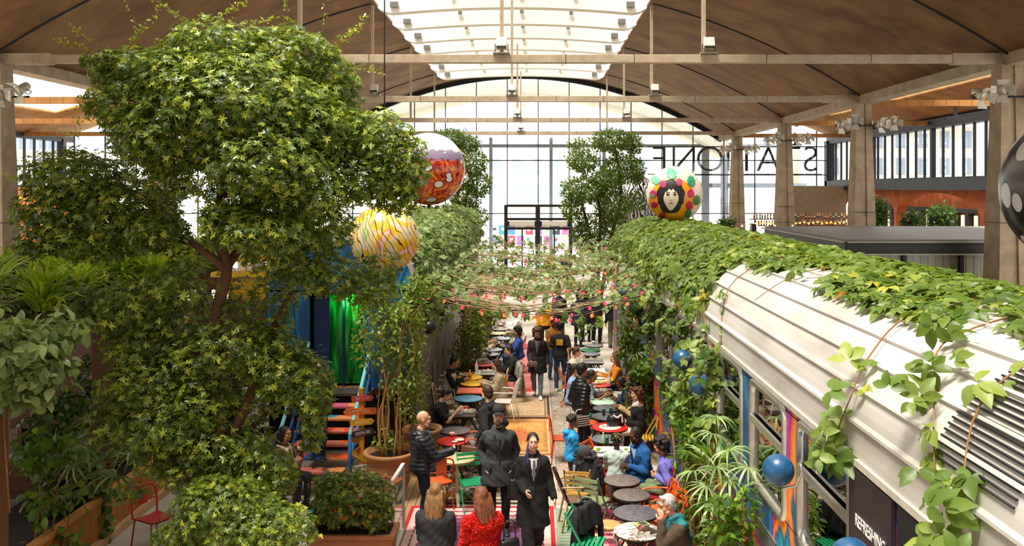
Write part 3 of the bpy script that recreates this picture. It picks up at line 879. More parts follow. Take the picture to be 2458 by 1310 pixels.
st = thing('painted_stairs', 'open stairs with brightly painted treads climbing to the green lit carriage door', 'stairs', (CL, 15.0, 0))
t = NT('painted tread'); v = t.coord('Object', (1, 1, 1))
w = t.node('TexVoronoi', Vector=t.coord('Object', (2.2, 1.2, 5)), Scale=1.3)
c = t.ramp(t.xyz(w.outputs['Color'])[0], [(0.0, 'e8602a'), (0.22, 'e06a86'), (0.42, 'f08a70'), (0.55, '2f9ab0'), (0.68, 'e04a3a'), (0.8, '2a62b0'), (0.9, 'f0a060')], True)
dots = t.node('TexChecker', Vector=t.coord('Object', (1, 1, 1), (0, 0, R(45))), Scale=55.0)
dots.inputs['Color1'].default_value = (1, 1, 1, 1); dots.inputs['Color2'].default_value = (0.72, 0.72, 0.78, 1)
M_tread = t.done(t.mix(1.0, c, dots.outputs['Color'], 'MULTIPLY'), 0.5)
for i in range(7):
    q = MB(); q.box((0, 0.12 + i * 0.24, 0.165 * (i + 1) - 0.02), (1.16, 0.27, 0.045)); q.build('tread', M_tread, st, bevel=0.008)
q = MB(); q.box((0, 1.95, 1.3), (1.3, 0.5, 0.05)); q.build('landing', mat('4a443c', 0.6, 0.3, 0.3, 30), st)
for sx in (-1, 1):
    q = MB(); q.bar((sx * 0.54, 0.0, 0.08), (sx * 0.54, 1.72, 1.24), 0.05, 0.14); q.build('stringer', M_blue, st)
    q = MB(); q.tube([(sx * 0.6, 0.1, 0.05), (sx * 0.6, 0.1, 0.98)], 0.032, 8); q.tube([(sx * 0.6, 1.9, 1.3), (sx * 0.6, 1.9, 2.1)], 0.03, 8); q.tube([(sx * 0.6, 1.0, 0.7), (sx * 0.6, 1.0, 1.55)], 0.022, 8); q.build('rail_post', M_blue, st)
    q = MB(); q.tube([(sx * 0.6, 0.1, 0.98), (sx * 0.6, 0.18, 1.04), (sx * 0.6, 2.1, 2.2)], 0.034, 8); q.build('handrail', M_lblue, st)
    q = MB(); q.tube([(sx * 0.6, 0.12, 0.5), (sx * 0.6, 1.9, 1.6)], 0.02, 8); q.build('middle_rail', M_blue, st)

# round wall lamps along both carriages
def globe(mt):
    g = thing('globe_lamp', '', 'lamp')
    q = MB(); q.ball((0, 0, 0), 0.137, 24, 16); q.build('shade', mt, g)
    q = MB(); q.tube([(0.03, 0.0, -0.16), (0.14, -0.05, -0.12), (0.18, -0.08, 0.0), (0.17, -0.08, 0.08)], 0.012, 6); q.tube([(0.18, -0.08, -0.02), (0.212, -0.08, -0.02)], 0.012, 6); q.build('arm', M_alu, g)
    return g
M_globe = mat('1c4f78', 0.32, 0, 0.1, 4); M_globe_b = mat('20222a', 0.35, 0, 0.1, 4)
gr = globe(M_globe); gb = None
labs = ['blue globe lamp beside the dark lettered door panel', 'blue globe lamp before the second carriage window with the metal sash bar', 'blue globe lamp half hidden by leaves below the hanging vine', 'blue globe lamp on the carriage side above the slatted vents', 'blue globe lamp under the last leaves where the canopy meets the carriage', 'blue globe lamp at the start of the teal painted side under the strings', 'dark blue globe lamp high among the red bulbs on the bar side']
for i, (y, z) in enumerate(((5.95, 2.69), (7.73, 2.72), (11.4, 2.66), (12.75, 2.72), (16.5, 2.71), (18.4, 2.68), (21.2, 2.69))):
    o = gr if i == 0 else dup(gr, (0, 0, 0), 0)
    o.location = (2.1, y, z); o['label'] = labs[i]; o['group'] = 'globe lamps on the blue carriage'
gb = globe(M_globe_b)
for i, (y, lab) in enumerate(((17.4, 'black globe lamp nearest the potted climbing plant on the black carriage'), (19.8, 'black globe lamp over the striped grey carriage panel'), (21.9, 'black globe lamp deepest under the canopy on the black carriage'))):
    o = gb if i == 0 else dup(gb, (0, 0, 0), 0)
    o.location = (-2.05, y, 2.46); o.rotation_euler = (0, 0, math.pi); o['label'] = lab; o['group'] = 'globe lamps on the black carriage'

# ------------------------------------------------------------------ signpost with arrow boards
sgp = thing('signpost', 'ochre wooden signpost stacked with painted arrow boards beside the stairs', 'sign', (-2.94, 15.2, 0))
q = MB(); q.box((0, 0, 0.88), (0.085, 0.085, 1.76)); q.build('post', wood('c98a28', 5, 'z'), sgp)
boards = [  # z, half length, half height, text, board colour, text colour, arrow end, yaw, roll, shift
    (1.60, 0.195, 0.048, 'TRATTO-RIA', 'c2483c', 'eab0a0', 1, -4, 5, 0.03), (1.38, 0.28, 0.055, 'CAFFETTERIA', 'e8712a', 'f6c49a', -1, 3, 2, -0.02),
    (1.20, 0.21, 0.05, 'BIRRERIA', 'e0a01e', 'f4d890', 1, -3, 6, 0.02), (1.02, 0.2, 0.055, 'COCKTAIL -BAR', '4a2c38', 'e8dcd6', 1, -4, 13, 0.03),
    (0.88, 0.1, 0.042, '', '9a5a34', 'e0b890', 1, 35, -22, -0.06), (0.73, 0.07, 0.05, '', 'c8502a', 'f0c0a0', -1, 50, -18, -0.03),
    (0.62, 0.23, 0.042, '', 'c8a024', 'efe0a0', -1, 12, -32, -0.02), (0.43, 0.2, 0.045, 'TOILETTES', 'd9d2c4', '3a3230', -1, -3, 8, -0.01)]
for z, hl, hh, tx, bc, tc, ar, yaw, roll, sh in boards:
    o = thing('arrow_board', None, None); o.parent = sgp; o.location = (sh, -0.06, z); o.rotation_euler = (0, R(-roll), R(yaw))
    q = MB(); a = hl - 0.05
    pts = [(-hl, 0, -hh), (a, 0, -hh), (hl, 0, 0), (a, 0, hh), (-hl, 0, hh)]
    if ar < 0: pts = [(-p[0], p[1], p[2]) for p in reversed(pts)]
    bpy.data.objects.remove(o)
    q.poly(pts, (0, 0.018, 0))
    b = q.build('arrow_board', wood(bc, 5, 'x'), sgp); b.location = (sh, -0.065, z); b.rotation_euler = (0, R(-roll), R(yaw))
    if tx: text_mesh(tx, hh * 1.25, mat(tc, 0.7), b, (0, -0.003, 0), (R(90), 0, 0), 'lettering', 0.001, min(1.0, 1.55 * hl / (0.36 * hh * 1.25 * len(tx) * 1.9)), 1.0)
# notice board half hidden behind the stair rail
nb = thing('notice_board', 'white notice board with black capitals behind the blue stair rail', 'sign', (-5.3, 17.0, 0))
q = MB(); q.box((0, 0, 1.0), (0.5, 0.03, 0.75)); q.build('panel', M_white, nb)
q = MB(); q.box((-0.1, 0.03, 0.35), (0.05, 0.04, 0.7)); q.box((0.12, 0.03, 0.35), (0.05, 0.04, 0.7)); q.build('leg', M_dark, nb)
for k, tx in enumerate(('FOR T', 'OFF', 'AT')): text_mesh(tx, 0.13, M_black, nb, (-0.05, -0.02, 1.24 - k * 0.14), (R(90), 0, 0), 'lettering', 0.001)
# glass draught screen with white frame
sc_ = thing('glass_screen', 'low glass screen in a white frame beside the man in the quilted jacket', 'screen', (-1.97, 12.4, 0))
q = MB(); q.bar((0, 0, 0), (0, 0, 1.12), 0.05, 0.06); q.bar((0, 0, 1.1), (0, 1.0, 1.02), 0.05, 0.05); q.bar((0, 1.0, 0), (0, 1.0, 1.03), 0.05, 0.06); q.bar((0, 0, 0.05), (0, 1.0, 0.05), 0.05, 0.06); q.build('frame', M_white, sc_)
q = MB(); q.poly([(0, 0.02, 0.07), (0, 0.98, 0.07), (0, 0.98, 1.01), (0, 0.02, 1.09)], (0.008, 0, 0)); q.build('pane', glass_mat('screen glass', 'dcefe8', 0.1), sc_)

# ------------------------------------------------------------------ balloons
def ball_thing(label, c, r, mt, hold):
    b = thing('painted_balloon', label, 'balloon', (c[0], c[1], c[2] - r))
    q = MB(); q.ball((0, 0, r), r, 48, 32); q.build('skin', mt, b)
    q = MB()
    if hold == 'cord':
        q.tube([(0, 0, 2 * r - 0.02), (0, 0, zv(c[0]) - (c[2] - r) - 0.0)], 0.012, 6); q.build('hanging_cord', M_dark, b)
    else:
        q.lathe([(0.28, -hold), (0.26, -hold + 0.05), (0.05, -hold + 0.08), (0.05, 0.05), (0.2, 0.1)], 16); q.build('stand', M_dark, b)
    return b
def balloon_base(name):
    t = NT(name); v = t.node('TexCoord').outputs['Object']
    return t, v
# orange portrait balloon: the painted figures stand a hair above the skin as their own paint layer
zA = GZ + GH
t, v = balloon_base('pale pink and orange balloon skin'); x, y, z = t.xyz(v)[0:3]
rA = 0.75
d2 = t.math('ADD', t.math('POWER', t.math('ADD', x, 0.13), 2.0), t.math('POWER', t.math('SUBTRACT', z, 0.60), 2.0))
f = t.math('MULTIPLY', t.math('LESS_THAN', d2, 0.58 ** 2), t.math('LESS_THAN', y, 0.1))
M_bA = t.done(t.mix(f, rgba('f4d8c8'), t.ramp(x, [(0.0, 'f0a418'), (0.6, 'ee7a1a')])), 0.35)
bA = ball_thing('pale balloon painted with a dark haired face and roses on an orange disc', (3.74, 24.0, zA + 0.02 + rA), rA, M_bA, 0.1)
def on_ball(r, u, w, lift=0.004, turn=0.0):
    """paint spot: u to the side and w up, in units of the radius, on the side that faces the tables"""
    u_ = u; yy = -math.sqrt(max(0.02, 1 - u_ * u_ - w * w)); p = Vector((u_, yy, w)) * (r + lift)
    p = Matrix.Rotation(turn, 3, 'Z') @ p
    return Vector((p.x, p.y, p.z + r))
def paint(parent, name, r, pts, mt, lift=0.004, sub=3):
    cx_ = sum(p[0] for p in pts) / len(pts); cz_ = sum(p[1] for p in pts) / len(pts)
    rows = [[on_ball(r, cx_ + (p[0] - cx_) * k, cz_ + (p[1] - cz_) * k, lift) for p in pts] for k in (0.02, 0.18, 0.35, 0.52, 0.7, 0.85, 1.0)]
    rows.append([on_ball(r, p[0], p[1], -0.003) for p in pts])
    q = MB(); q.rings(rows, 0, True, False)
    return q.build(name, mt, parent)
def blob(cx_, cz_, rx, rz, n=16, wob=0.0, lobes=6, ph=0.0):
    return [(cx_ + rx * math.cos(a) * (1 + wob * math.sin(lobes * a + ph)), cz_ + rz * math.sin(a) * (1 + wob * math.sin(lobes * a + ph))) for a in (2 * math.pi * k / n for k in range(n))]
M_hair = mat('1d1a1c', 0.5, 0, 0.5, 12); M_face = mat('f6e2cc', 0.5, 0, 0.03, 5)
paint(bA, 'painted_hair', rA, blob(-0.26, -0.02, 0.46, 0.54, 40, 0.04, 9), M_hair, 0.006)
paint(bA, 'painted_collar', rA, blob(-0.26, -0.45, 0.34, 0.2, 24, 0.05, 5), M_hair, 0.009)
fp = []
for a in np.linspace(0, 2 * math.pi, 49)[:-1]:
    u, w = math.cos(a), math.sin(a)
    fp.append((-0.26 + 0.245 * u * (1.0 if w > -.2 else 1 - .45 * (-.2 - w) ** 1.0), -0.13 + (0.3 * w * (1 + .12 * math.sin(11 * a)) if w > 0 else 0.42 * w)))
paint(bA, 'painted_face', rA, fp, M_face, 0.015)
for ex in (-0.37, -0.14):
    paint(bA, 'painted_eye', rA, blob(ex, 0.0, 0.055, 0.03, 12), M_hair, 0.022); paint(bA, 'painted_brow', rA, blob(ex, 0.075, 0.07, 0.012, 10), M_hair, 0.022)
paint(bA, 'painted_nose', rA, blob(-0.27, -0.2, 0.03, 0.012, 8), mat('8a6a58', 0.6), 0.022)
paint(bA, 'painted_mouth', rA, blob(-0.26, -0.3, 0.06, 0.02, 10), mat('a04a48', 0.6), 0.022)
for cx_, cz_, rr_, col in ((-0.2, 0.72, .2, '5fb890'), (-0.72, 0.5, .15, '7fc4a0'), (0.46, 0.46, .19, '2f9a70'), (0.66, -0.2, .17, '2f7a34'), (0.38, -0.66, .15, '2f7a3a'), (-0.95, -0.05, .08, '5fa060'),
                           (-0.52, 0.36, .13, 'b8407a'), (0.02, 0.42, .13, 'b8407a'), (-0.82, 0.02, .13, 'c02a68'), (0.42, 0.04, .15, 'c01a50'), (-0.78, -0.36, .12, 'b81848'), (0.38, -0.38, .15, 'b81840'), (-0.5, -0.72, .12, 'a81840')):
    cs = 1 if math.hypot(cx_, cz_) < 0.9 else 0.9
    lf = col[0] in '57 2' and col not in ('b8407a',)
    paint(bA, 'painted_rose', rA, blob(cx_ * cs, cz_ * cs, rr_ * 0.8, rr_, 28, 0.14 if col[0] in '572' else 0.06, 9), mat(col, 0.5, 0, 0.35, 14), 0.013)
# red, orange and violet balloon with white rings behind the big tree
rB = 1.21
t, v = balloon_base('fiery balloon skin'); x, y, z = t.xyz(v)[0:3]
w = t.node('TexVoronoi', Vector=t.coord('Object', (1, 1, 1.3)), Scale=1.55, _feature='F1')
nz = t.noise(t.coord('Object'), 3.2, 5, 2.0)
c = t.ramp(nz.outputs[0], [(0.3, '3a1420'), (0.42, 'b81a1c'), (0.52, 'e0561a'), (0.62, 'f0a02a'), (0.75, 'c02a1c')])
c = t.mix(t.math('LESS_THAN', w.outputs['Distance'], 0.30), c, rgba('7a1a30'))
c = t.mix(t.math('LESS_THAN', w.outputs['Distance'], 0.24), c, rgba('f4efe6'))
up = t.ramp(t.math('MULTIPLY_ADD', nz.outputs[0], 0.9, z), [(0.0, 'ffffff'), (1.0, '000000')])
g1 = t.math('GREATER_THAN', t.math('MULTIPLY_ADD', nz.outputs[0], 0.5, z), 2.02)
g0 = t.math('GREATER_THAN', t.math('MULTIPLY_ADD', nz.outputs[0], 0.5, z), 1.72)
c = t.mix(g0, c, rgba('8f7f9a')); c = t.mix(g1, c, rgba('e6dcdc'))
M_bB = t.done(c, 0.25)
ball_thing('big violet topped balloon with white dots on fiery red behind the tall tree', (-3.55, 30.0, 5.8), rB, M_bB, 5.8 - rB - zA)
# black and white maze balloon
rC = 1.46
t, v = balloon_base('maze drawn balloon skin'); x, y, z = t.xyz(v)[0:3]
w = t.node('TexWave', Vector=t.coord('Object', (1, 1, 1)), Scale=2.2, Distortion=14.0, Detail=1.0); w.inputs['Detail Scale'].default_value = 1.1
c = t.mix(t.math('GREATER_THAN', w.outputs['Fac'], 0.5), rgba('16171a'), rgba('e4e2e0'))
M_bC = t.done(c, 0.35)
bC = ball_thing('big black and white maze patterned balloon behind the leafy middle tree', (4.4, 42.0, 4.45), rC, M_bC, 2.98)
# yellow balloon with loose black line drawing
rD = 0.62
t, v = balloon_base('yellow drawn balloon skin')
nz = t.noise(t.coord('Object', (1.6, 1, 0.8)), 1.9, 2, 1.5)
c = t.ramp(nz.outputs[0], [(0.3, '8fbf3a'), (0.4, 'f2d8c8'), (0.48, 'f0c81e'), (0.56, 'f2b81a'), (0.6, 'ef8d86'), (0.64, 'f6e0d8'), (0.72, 'f0a81a')])
w = t.node('TexWave', Vector=t.coord('Object', (1, 1, 0.6), (R(10), R(30), 0)), Scale=1.7, Distortion=11.0, Detail=2.0)
ln = t.math('LESS_THAN', t.math('ABSOLUTE', t.math('SUBTRACT', w.outputs['Fac'], 0.5)), 0.09)
M_bD = t.done(t.mix(ln, c, rgba('1c1408')), 0.3)
ball_thing('yellow and pink balloon scrawled with black lines above the stairs', (-2.72, 16.2, 4.24), rD, M_bD, 'cord')
# grey and white spotted balloon at the first column
rE = 1.6
t, v = balloon_base('grey spotted balloon skin'); x, y, z = t.xyz(v)[0:3]
w = t.node('TexVoronoi', Vector=t.coord('Object', (1.1, 1.1, 0.8)), Scale=1.25)
nz = t.noise(t.coord('Object', (1, 1, 1)), 0.7, 1)
c = t.ramp(nz.outputs[0], [(0.4, '141416'), (0.5, '3a393b'), (0.6, '6a6768')])
c = t.mix(t.math('LESS_THAN', w.outputs['Distance'], 0.3), c, rgba('efeaea'))
M_bE = t.done(c, 0.25)
ball_thing('huge grey and black balloon with white spots before the first concrete column', (11.1, 18.0, 5.15), rE, M_bE, 'cord')
# ================================================================== PLANTS
M_bark = mat('5a3d26', 0.85, 0, 0.35, 9, 0.4, stretch=(1, 1, 0.25))
M_bark2 = mat('8a6238', 0.8, 0, 0.25, 9, 0.2)
L_big = leaf_mat('small glossy tree leaves', [(0.0, '2c4412'), (0.35, '546c1e'), (0.7, '8a982a'), (0.94, 'b8bc3a'), (1.0, 'c8881e')], 0.22, 0.38, 1.25, 0.5)
L_mid = leaf_mat('feathery tree leaves', [(0.0, '33501a'), (0.5, '56732a'), (0.9, '86993c'), (1.0, 'b0b848')], 0.3)
L_vine = leaf_mat('broad vine leaves', [(0.0, '33491a'), (0.35, '546e2a'), (0.7, '76893e'), (0.93, '98a54a'), (0.97, 'c0b02a'), (1.0, '9a6426')], 0.28, 0.4)
L_pale = leaf_mat('pale broad leaves', [(0.0, '465c32'), (0.5, '74894c'), (1.0, 'a4b074')], 0.25, 0.38)
L_lush = leaf_mat('lush shrub leaves', [(0.0, '2a4814'), (0.4, '4a701e'), (0.8, '72962e'), (1.0, 'a4b848')], 0.3, 0.38)
L_dark = leaf_mat('dark glossy leaves', [(0.0, '1f3812'), (0.5, '35561c'), (0.9, '567a2a'), (1.0, '8aa03c')], 0.22, 0.35)
L_fan = leaf_mat('fan palm leaves', [(0.0, '4c6a34'), (0.5, '7c965a'), (1.0, 'b4c292')], 0.22, 0.35)
L_grass = leaf_mat('arching grass blades', [(0.0, '6c9a1c'), (0.5, 'a8c42c'), (1.0, 'd8e05a')], 0.4)
L_ficus = leaf_mat('pointed ficus leaves', [(0.0, '4c6820'), (0.5, '7c9234'), (0.9, 'a8b458'), (1.0, 'c8a83c')], 0.3)

def stems(mb, lines, n=8):
    for pts, r0, r1 in lines:
        k = len(pts); mb.tube(pts, [r0 + (r1 - r0) * i / (k - 1) for i in range(k)], n)
    return mb
def smooth_line(pts, sub=4):
    P = [Vector(p) for p in pts]; out = []
    for i in range(len(P) - 1):
        a, b, c, d = P[max(i - 1, 0)], P[i], P[i + 1], P[min(i + 2, len(P) - 1)]
        for k in range(sub):
            t = k / sub
            out.append(0.5 * ((2 * b) + (c - a) * t + (2 * a - 5 * b + 4 * c - d) * t * t + (3 * b - a - 3 * c + d) * t ** 3))
    return out + [P[-1]]
def foliage(parent, rng, lobes, per_area, size, mt, shape='rhomb', thick=0.35, droop=0.35, name='foliage', jit=0.35, tint_mu=None, whorl=0):
    P, Nn = lobes_points(rng, lobes, per_area, thick)
    n = len(P)
    up = np.array([0, 0, 1.0])
    U = Nn * 0.8 + up * 0.7 + rng.normal(0, 0.45, (n, 3))
    D = rand_unit(rng, n) + Nn * 0.5 - up * droop
    S = size * rng.uniform(1 - jit, 1 + jit, n)
    if whorl:                                                        # leaflets spread round the tip of each twig
        ax = Nn * 0.7 + np.array([0, -.15, .75]) + rng.normal(0, .4, (n, 3)); ax /= np.linalg.norm(ax, axis=1, keepdims=True)
        a = np.cross(ax, rand_unit(rng, n)); a /= np.linalg.norm(a, axis=1, keepdims=True); b = np.cross(ax, a)
        th = np.arange(whorl) * 6.283 / whorl
        D = (a[:, None] * np.cos(th)[None, :, None] + b[:, None] * np.sin(th)[None, :, None] + ax[:, None] * rng.uniform(-.35, .45, (n, 1, 1))).reshape(-1, 3)
        P = np.repeat(P, whorl, 0); U = np.repeat(ax, whorl, 0) + rng.normal(0, .15, D.shape)
        tn = np.minimum(np.repeat(rng.beta(1.5, 2.0, n), whorl) + rng.normal(0, .06, n * whorl), .94); n *= whorl
        return leaves(name, P - np.array(parent.location), D, U, size * rng.uniform(1 - jit, 1 + jit, n), mt, parent, shape, rng, tn)
    o = np.array(parent.location)
    tint = rng.beta(1.6, 2.2, n) if tint_mu is None else np.clip(rng.normal(tint_mu, 0.2, n), 0, 1)
    return leaves(name, P - o, D, U, S, mt, parent, shape, rng, tint)

# ---------------- the big tree
rng = np.random.default_rng(11)
YT = 11.0
big = thing('leafy_tree', 'huge cloud crowned small leaved tree filling the near side of the hall', 'tree', (-4.1, YT, 0))
ob = Vector(big.location)
def T(px, py, dy=0.0): return at(px, py, YT + dy) - ob
tm = MB()
stems(tm, [(smooth_line([(-0.1, 0.1, 0.0), T(440, 1280, .1), T(470, 1180), T(500, 1050), T(522, 900, .1), T(520, 760, .1), T(545, 640), T(515, 560), T(530, 470), T(524, 370, .1), T(470, 280, .1), T(430, 200, .1)]), 0.115, 0.03),
           (smooth_line([(0.0, 0.0, 0.0), T(475, 1250), T(530, 1100, -.1), T(585, 985, -.1), T(628, 880), T(655, 790, .1), T(700, 700, .2)]), 0.1, 0.03),
           (smooth_line([T(545, 650), T(498, 610, -.1), T(440, 570, .1), T(330, 530, .3), T(200, 520, .4)]), 0.06, 0.02),
           (smooth_line([T(528, 470), T(640, 420), T(760, 380, .1), T(900, 400, .2)]), 0.06, 0.02),
           (smooth_line([T(545, 640), T(590, 560, .2), T(590, 460, .3), T(640, 300, .3), T(700, 180, .3)]), 0.06, 0.02),
           (smooth_line([T(522, 900), T(440, 820, .1), T(360, 770, .1)]), 0.05, 0.02),
           (smooth_line([T(530, 1100), T(620, 1010, .2), T(720, 930, .3)]), 0.05, 0.015),
           (smooth_line([T(470, 1180), T(400, 1080, .2), T(330, 1000, .2)]), 0.05, 0.015)])
tm.build('trunk', M_bark, big)
k = YT / FPX
LB = [  # px, py, half width, half height, depth, density
    (520, 108, 130, 62, .1, .9), (680, 130, 130, 70, .3, 1), (790, 190, 75, 70, .5, 1), (330, 170, 110, 60, .2, 1), (250, 150, 60, 34, .1, .8), (430, 180, 120, 80, -.1, 1),
    (300, 250, 90, 75, .0, 1), (560, 240, 190, 110, -.3, 1.1), (720, 290, 120, 100, -.1, 1), (420, 320, 130, 95, -.1, 1.1), (330, 330, 70, 60, .2, 1), (810, 250, 60, 60, .7, .9),
    (640, 380, 150, 105, -.4, 1.1), (400, 420, 90, 70, .1, .8), (480, 430, 80, 60, -.2, .6), (800, 330, 90, 70, .1, 1), (900, 330, 90, 70, .2, 1), (950, 400, 82, 95, .3, 1.1), (880, 420, 85, 75, .2, 1),
    (730, 450, 110, 90, -.2, 1.0), (640, 500, 90, 70, -.1, .8), (960, 480, 60, 40, .4, .7), (770, 545, 90, 70, .1, .8), (690, 600, 120, 80, .2, .8), (560, 520, 80, 40, -.4, 1.2), (630, 560, 110, 45, -.5, 1.1), (520, 545, 40, 45, -.5, 1.1),
    (190, 430, 130, 75, .4, 1.1), (130, 510, 95, 70, .3, 1.1), (280, 500, 110, 80, .3, 1.1), (230, 570, 140, 60, .4, 1), (380, 560, 75, 50, .0, 1.1), (90, 580, 60, 40, .4, .9), (400, 520, 40, 40, .1, .8),
    (330, 740, 105, 70, .2, 1), (420, 690, 80, 60, .1, .8), (340, 830, 95, 60, .2, 1), (460, 620, 60, 45, .2, .6), (440, 770, 80, 70, .2, .7), (560, 700, 60, 60, .3, .5), (640, 740, 80, 70, .3, .7), (800, 660, 90, 55, .3, .8), (890, 690, 70, 50, .4, .8), (730, 660, 70, 50, .2, .7), (920, 640, 55, 40, .5, .7),
    (350, 930, 110, 70, .0, 1), (460, 860, 80, 60, .0, .8), (560, 830, 90, 70, -.1, .8), (640, 850, 85, 70, -.1, .9), (690, 900, 70, 90, -.1, 1), (755, 930, 45, 85, -.1, 1), (750, 1030, 30, 50, -.1, .9), (480, 960, 80, 70, -.2, .8), (290, 1020, 90, 55, .0, .9),
    (400, 1020, 110, 70, -.2, 1), (500, 1060, 90, 60, -.2, .7), (610, 960, 60, 60, .1, .6), (380, 1100, 60, 50, -.1, .8), (450, 1130, 70, 50, -.3, .7), (310, 1180, 40, 22, -.1, .8), (590, 1080, 70, 60, -.1, .8), (640, 1140, 70, 60, -.2, 1), (540, 1150, 60, 40, -.2, .7)]
lobes = [(at(px, py, YT + dy), (rx * k, (rx + rz) * 0.5 * k + 0.05, rz * k), dn) for px, py, rx, rz, dy, dn in LB]
lobes = [(c, r, d ** 2.2) for c, r, d in lobes]
foliage(big, rng, lobes, 330, 0.05, L_big, 'oval', 0.45, 0.3, whorl=6)
# loose sprays that stand out of the crown's top
P, D = [], []
for px, py, dx, dz, n_ in [(330, 90, -.1, .45, 10), (375, 60, .05, .4, 8), (450, 60, -.3, .25, 24), (520, 45, .4, .2, 26), (570, 60, .5, .05, 22), (620, 80, .5, .0, 18), (690, 70, .0, .4, 12), (770, 60, .1, .45, 10), (800, 110, .35, .2, 22), (830, 90, .3, .25, 18), (850, 160, .4, -.1, 14), (210, 120, -.35, .1, 24), (230, 105, -.3, .2, 18), (190, 330, -.3, .1, 12), (190, 330, .02, .55, 16), (60, 440, -.2, .1, 14), (100, 410, -.2, .15, 12), (300, 120, .3, .3, 18), (420, 90, .4, .25, 24)]:
    a = at(px, py, YT + 0.2); b = a + Vector((dx, -0.1, dz))
    for i in range(n_ * 2):
        t_ = i / (n_ * 2); P.append(a.lerp(b, t_) - ob); D.append(Vector((rnd.gauss(0, 1), rnd.gauss(0, 1), rnd.gauss(.3, .6))) + (b - a))
P = np.array(P) + rng.normal(0, 0.02, (len(P), 3))
leaves('shoot_foliage', P, np.array(D), rng.normal(0, 0.5, (len(P), 3)) + np.array([0, 0, 1]), rng.uniform(0.04, 0.075, len(P)), L_big, big, 'rhomb', rng, rng.uniform(0.65, 0.95, len(P)))  # lighter tints: young leaves, and the toplight put into their colour

def plant(name, label, cat, base, lobes, per_area, size, mt, shape='fold', stem_lines=None, seed=1, group=None, thick=0.6, droop=0.35, bark=None, tint_mu=None, whorl=0):
    p = thing(name, label, cat, base, 0, group); o = Vector(base)
    rg = np.random.default_rng(seed)
    foliage(p, rg, [(c, r, d) for c, r, d in lobes], per_area, size, mt, shape, thick, droop, tint_mu=tint_mu, whorl=whorl)
    m = MB()
    if stem_lines: stems(m, [([Vector(q) - o for q in pts], a, b) for pts, a, b in stem_lines])
    else:
        for c, r, d in lobes: stems(m, [(smooth_line([(rg.normal(0, .03), rg.normal(0, .03), 0), (Vector(c) - o) * 0.5 + Vector((rg.normal(0, .05), rg.normal(0, .05), 0)), Vector(c) - o + Vector((0, 0, r[2] * 0.5))]), 0.018, 0.006)], 6)
    m.build('stem', bark or M_bark2, p)
    return p
def px_lobes(L, Y):
    return [(at(px, py, Y + dy), (rx * Y / FPX, (rx + rz) / 2 * Y / FPX, rz * Y / FPX), dn) for px, py, rx, rz, dy, dn in L]

# bushes in front of the big tree
for i, (lab, base, L, Y) in enumerate([
    ('dense rounded bush at the bottom edge under the big tree trunks', (-3.5, 9.9, 0), [(540, 1225, 130, 75, 0, 1.2), (440, 1290, 80, 36, .1, 1), (650, 1270, 110, 60, -.2, 1.1), (500, 1180, 60, 40, .2, 1)], 9.9),
    ('small leaved bush beside the seated woman in the shearling coat', (-3.15, 12.2, 0), [(640, 1130, 70, 50, 0, 1), (590, 1090, 70, 45, .1, 1), (610, 1180, 90, 50, 0, 1)], 12.2),
    ('bright clipped bush with red berries in the terracotta trough', (-2.45, 11.9, 0), [(850, 1190, 95, 60, 0, 1.3), (790, 1165, 45, 32, .1, 1.1), (900, 1230, 45, 50, 0, 1.1), (800, 1220, 60, 40, 0, 1)], 11.9)]):
    b = plant('clipped_bush', lab, 'bush', base, px_lobes(L, Y), 480, 0.04, L_big, 'oval', seed=30 + i, group='bushes round the big tree', thick=0.5, whorl=6)
    if i == 2:
        for q_ in range(14):
            m = MB(); a = rng.uniform(0, 6.28); m.ball((at(780 + rng.uniform(0, 140), 1160 + rng.uniform(0, 100), 11.45) - Vector(base)), 0.014, 8, 6); m.build('berry', mat('d8281c', 0.35), b)
m = MB(); m.box((0, 0, 0.3), (1.0, 0.4, 0.6), taper=1.08); m.box((0, 0, 0.6), (1.14, 0.5, 0.05))
tr = thing('trough', 'terracotta coloured trough under the clipped bush with berries', 'planter', (-2.4, 11.9, 0)); m.build('body', mat('b07850', 0.7, 0, 0.15, 4), tr)
m = MB(); m.box((0, 0, 0.62), (1.0, 0.38, 0.02)); m.build('soil', mat('2a1e14', 0.95), tr)

# middle trees near the glazed wall
def midtree(label, L, Y, trunks, seed):
    ls = [(c, tuple(q * .8 for q in r), d) for c, r, d in px_lobes(L, Y)]; b = (trunks[0][0][0], Y, 0)
    return plant('feathery_tree', label, 'tree', b, ls, 300, 0.12, L_mid, 'rhomb', [(smooth_line(t_), 0.09, 0.04) for t_ in trunks], seed, None, 0.4, 0.1, M_bark)
midtree('leafy tree with layered crown before the maze patterned balloon', [(1470, 338, 66, 34, 0, 1.2), (1520, 345, 26, 34, .3, 1), (1400, 385, 48, 38, -.3, 1.1), (1490, 405, 58, 48, 0, 1.2), (1385, 345, 30, 16, 0, .7), (1400, 455, 66, 40, -.4, 1.2), (1455, 430, 50, 30, -.5, 1.1), (1470, 490, 62, 50, 0, 1), (1375, 500, 34, 40, -.2, 1), (1420, 545, 50, 40, 0, .9), (1480, 550, 50, 40, .3, .8), (1430, 595, 55, 28, 0, .9), (1530, 410, 22, 40, .4, 1), (1395, 560, 30, 40, 0, .8), (1530, 480, 30, 30, .5, .6)], 38.0,
        [[(2.5, 38, 0), at(1420, 590, 38), at(1405, 520, 38), at(1390, 460, 38)], [(2.7, 38, 0), at(1470, 560, 38), at(1490, 480, 38), at(1485, 400, 38), at(1470, 340, 38)], [(2.6, 38.1, 0), at(1440, 500, 37.8), at(1400, 440, 37.8)]], 51)
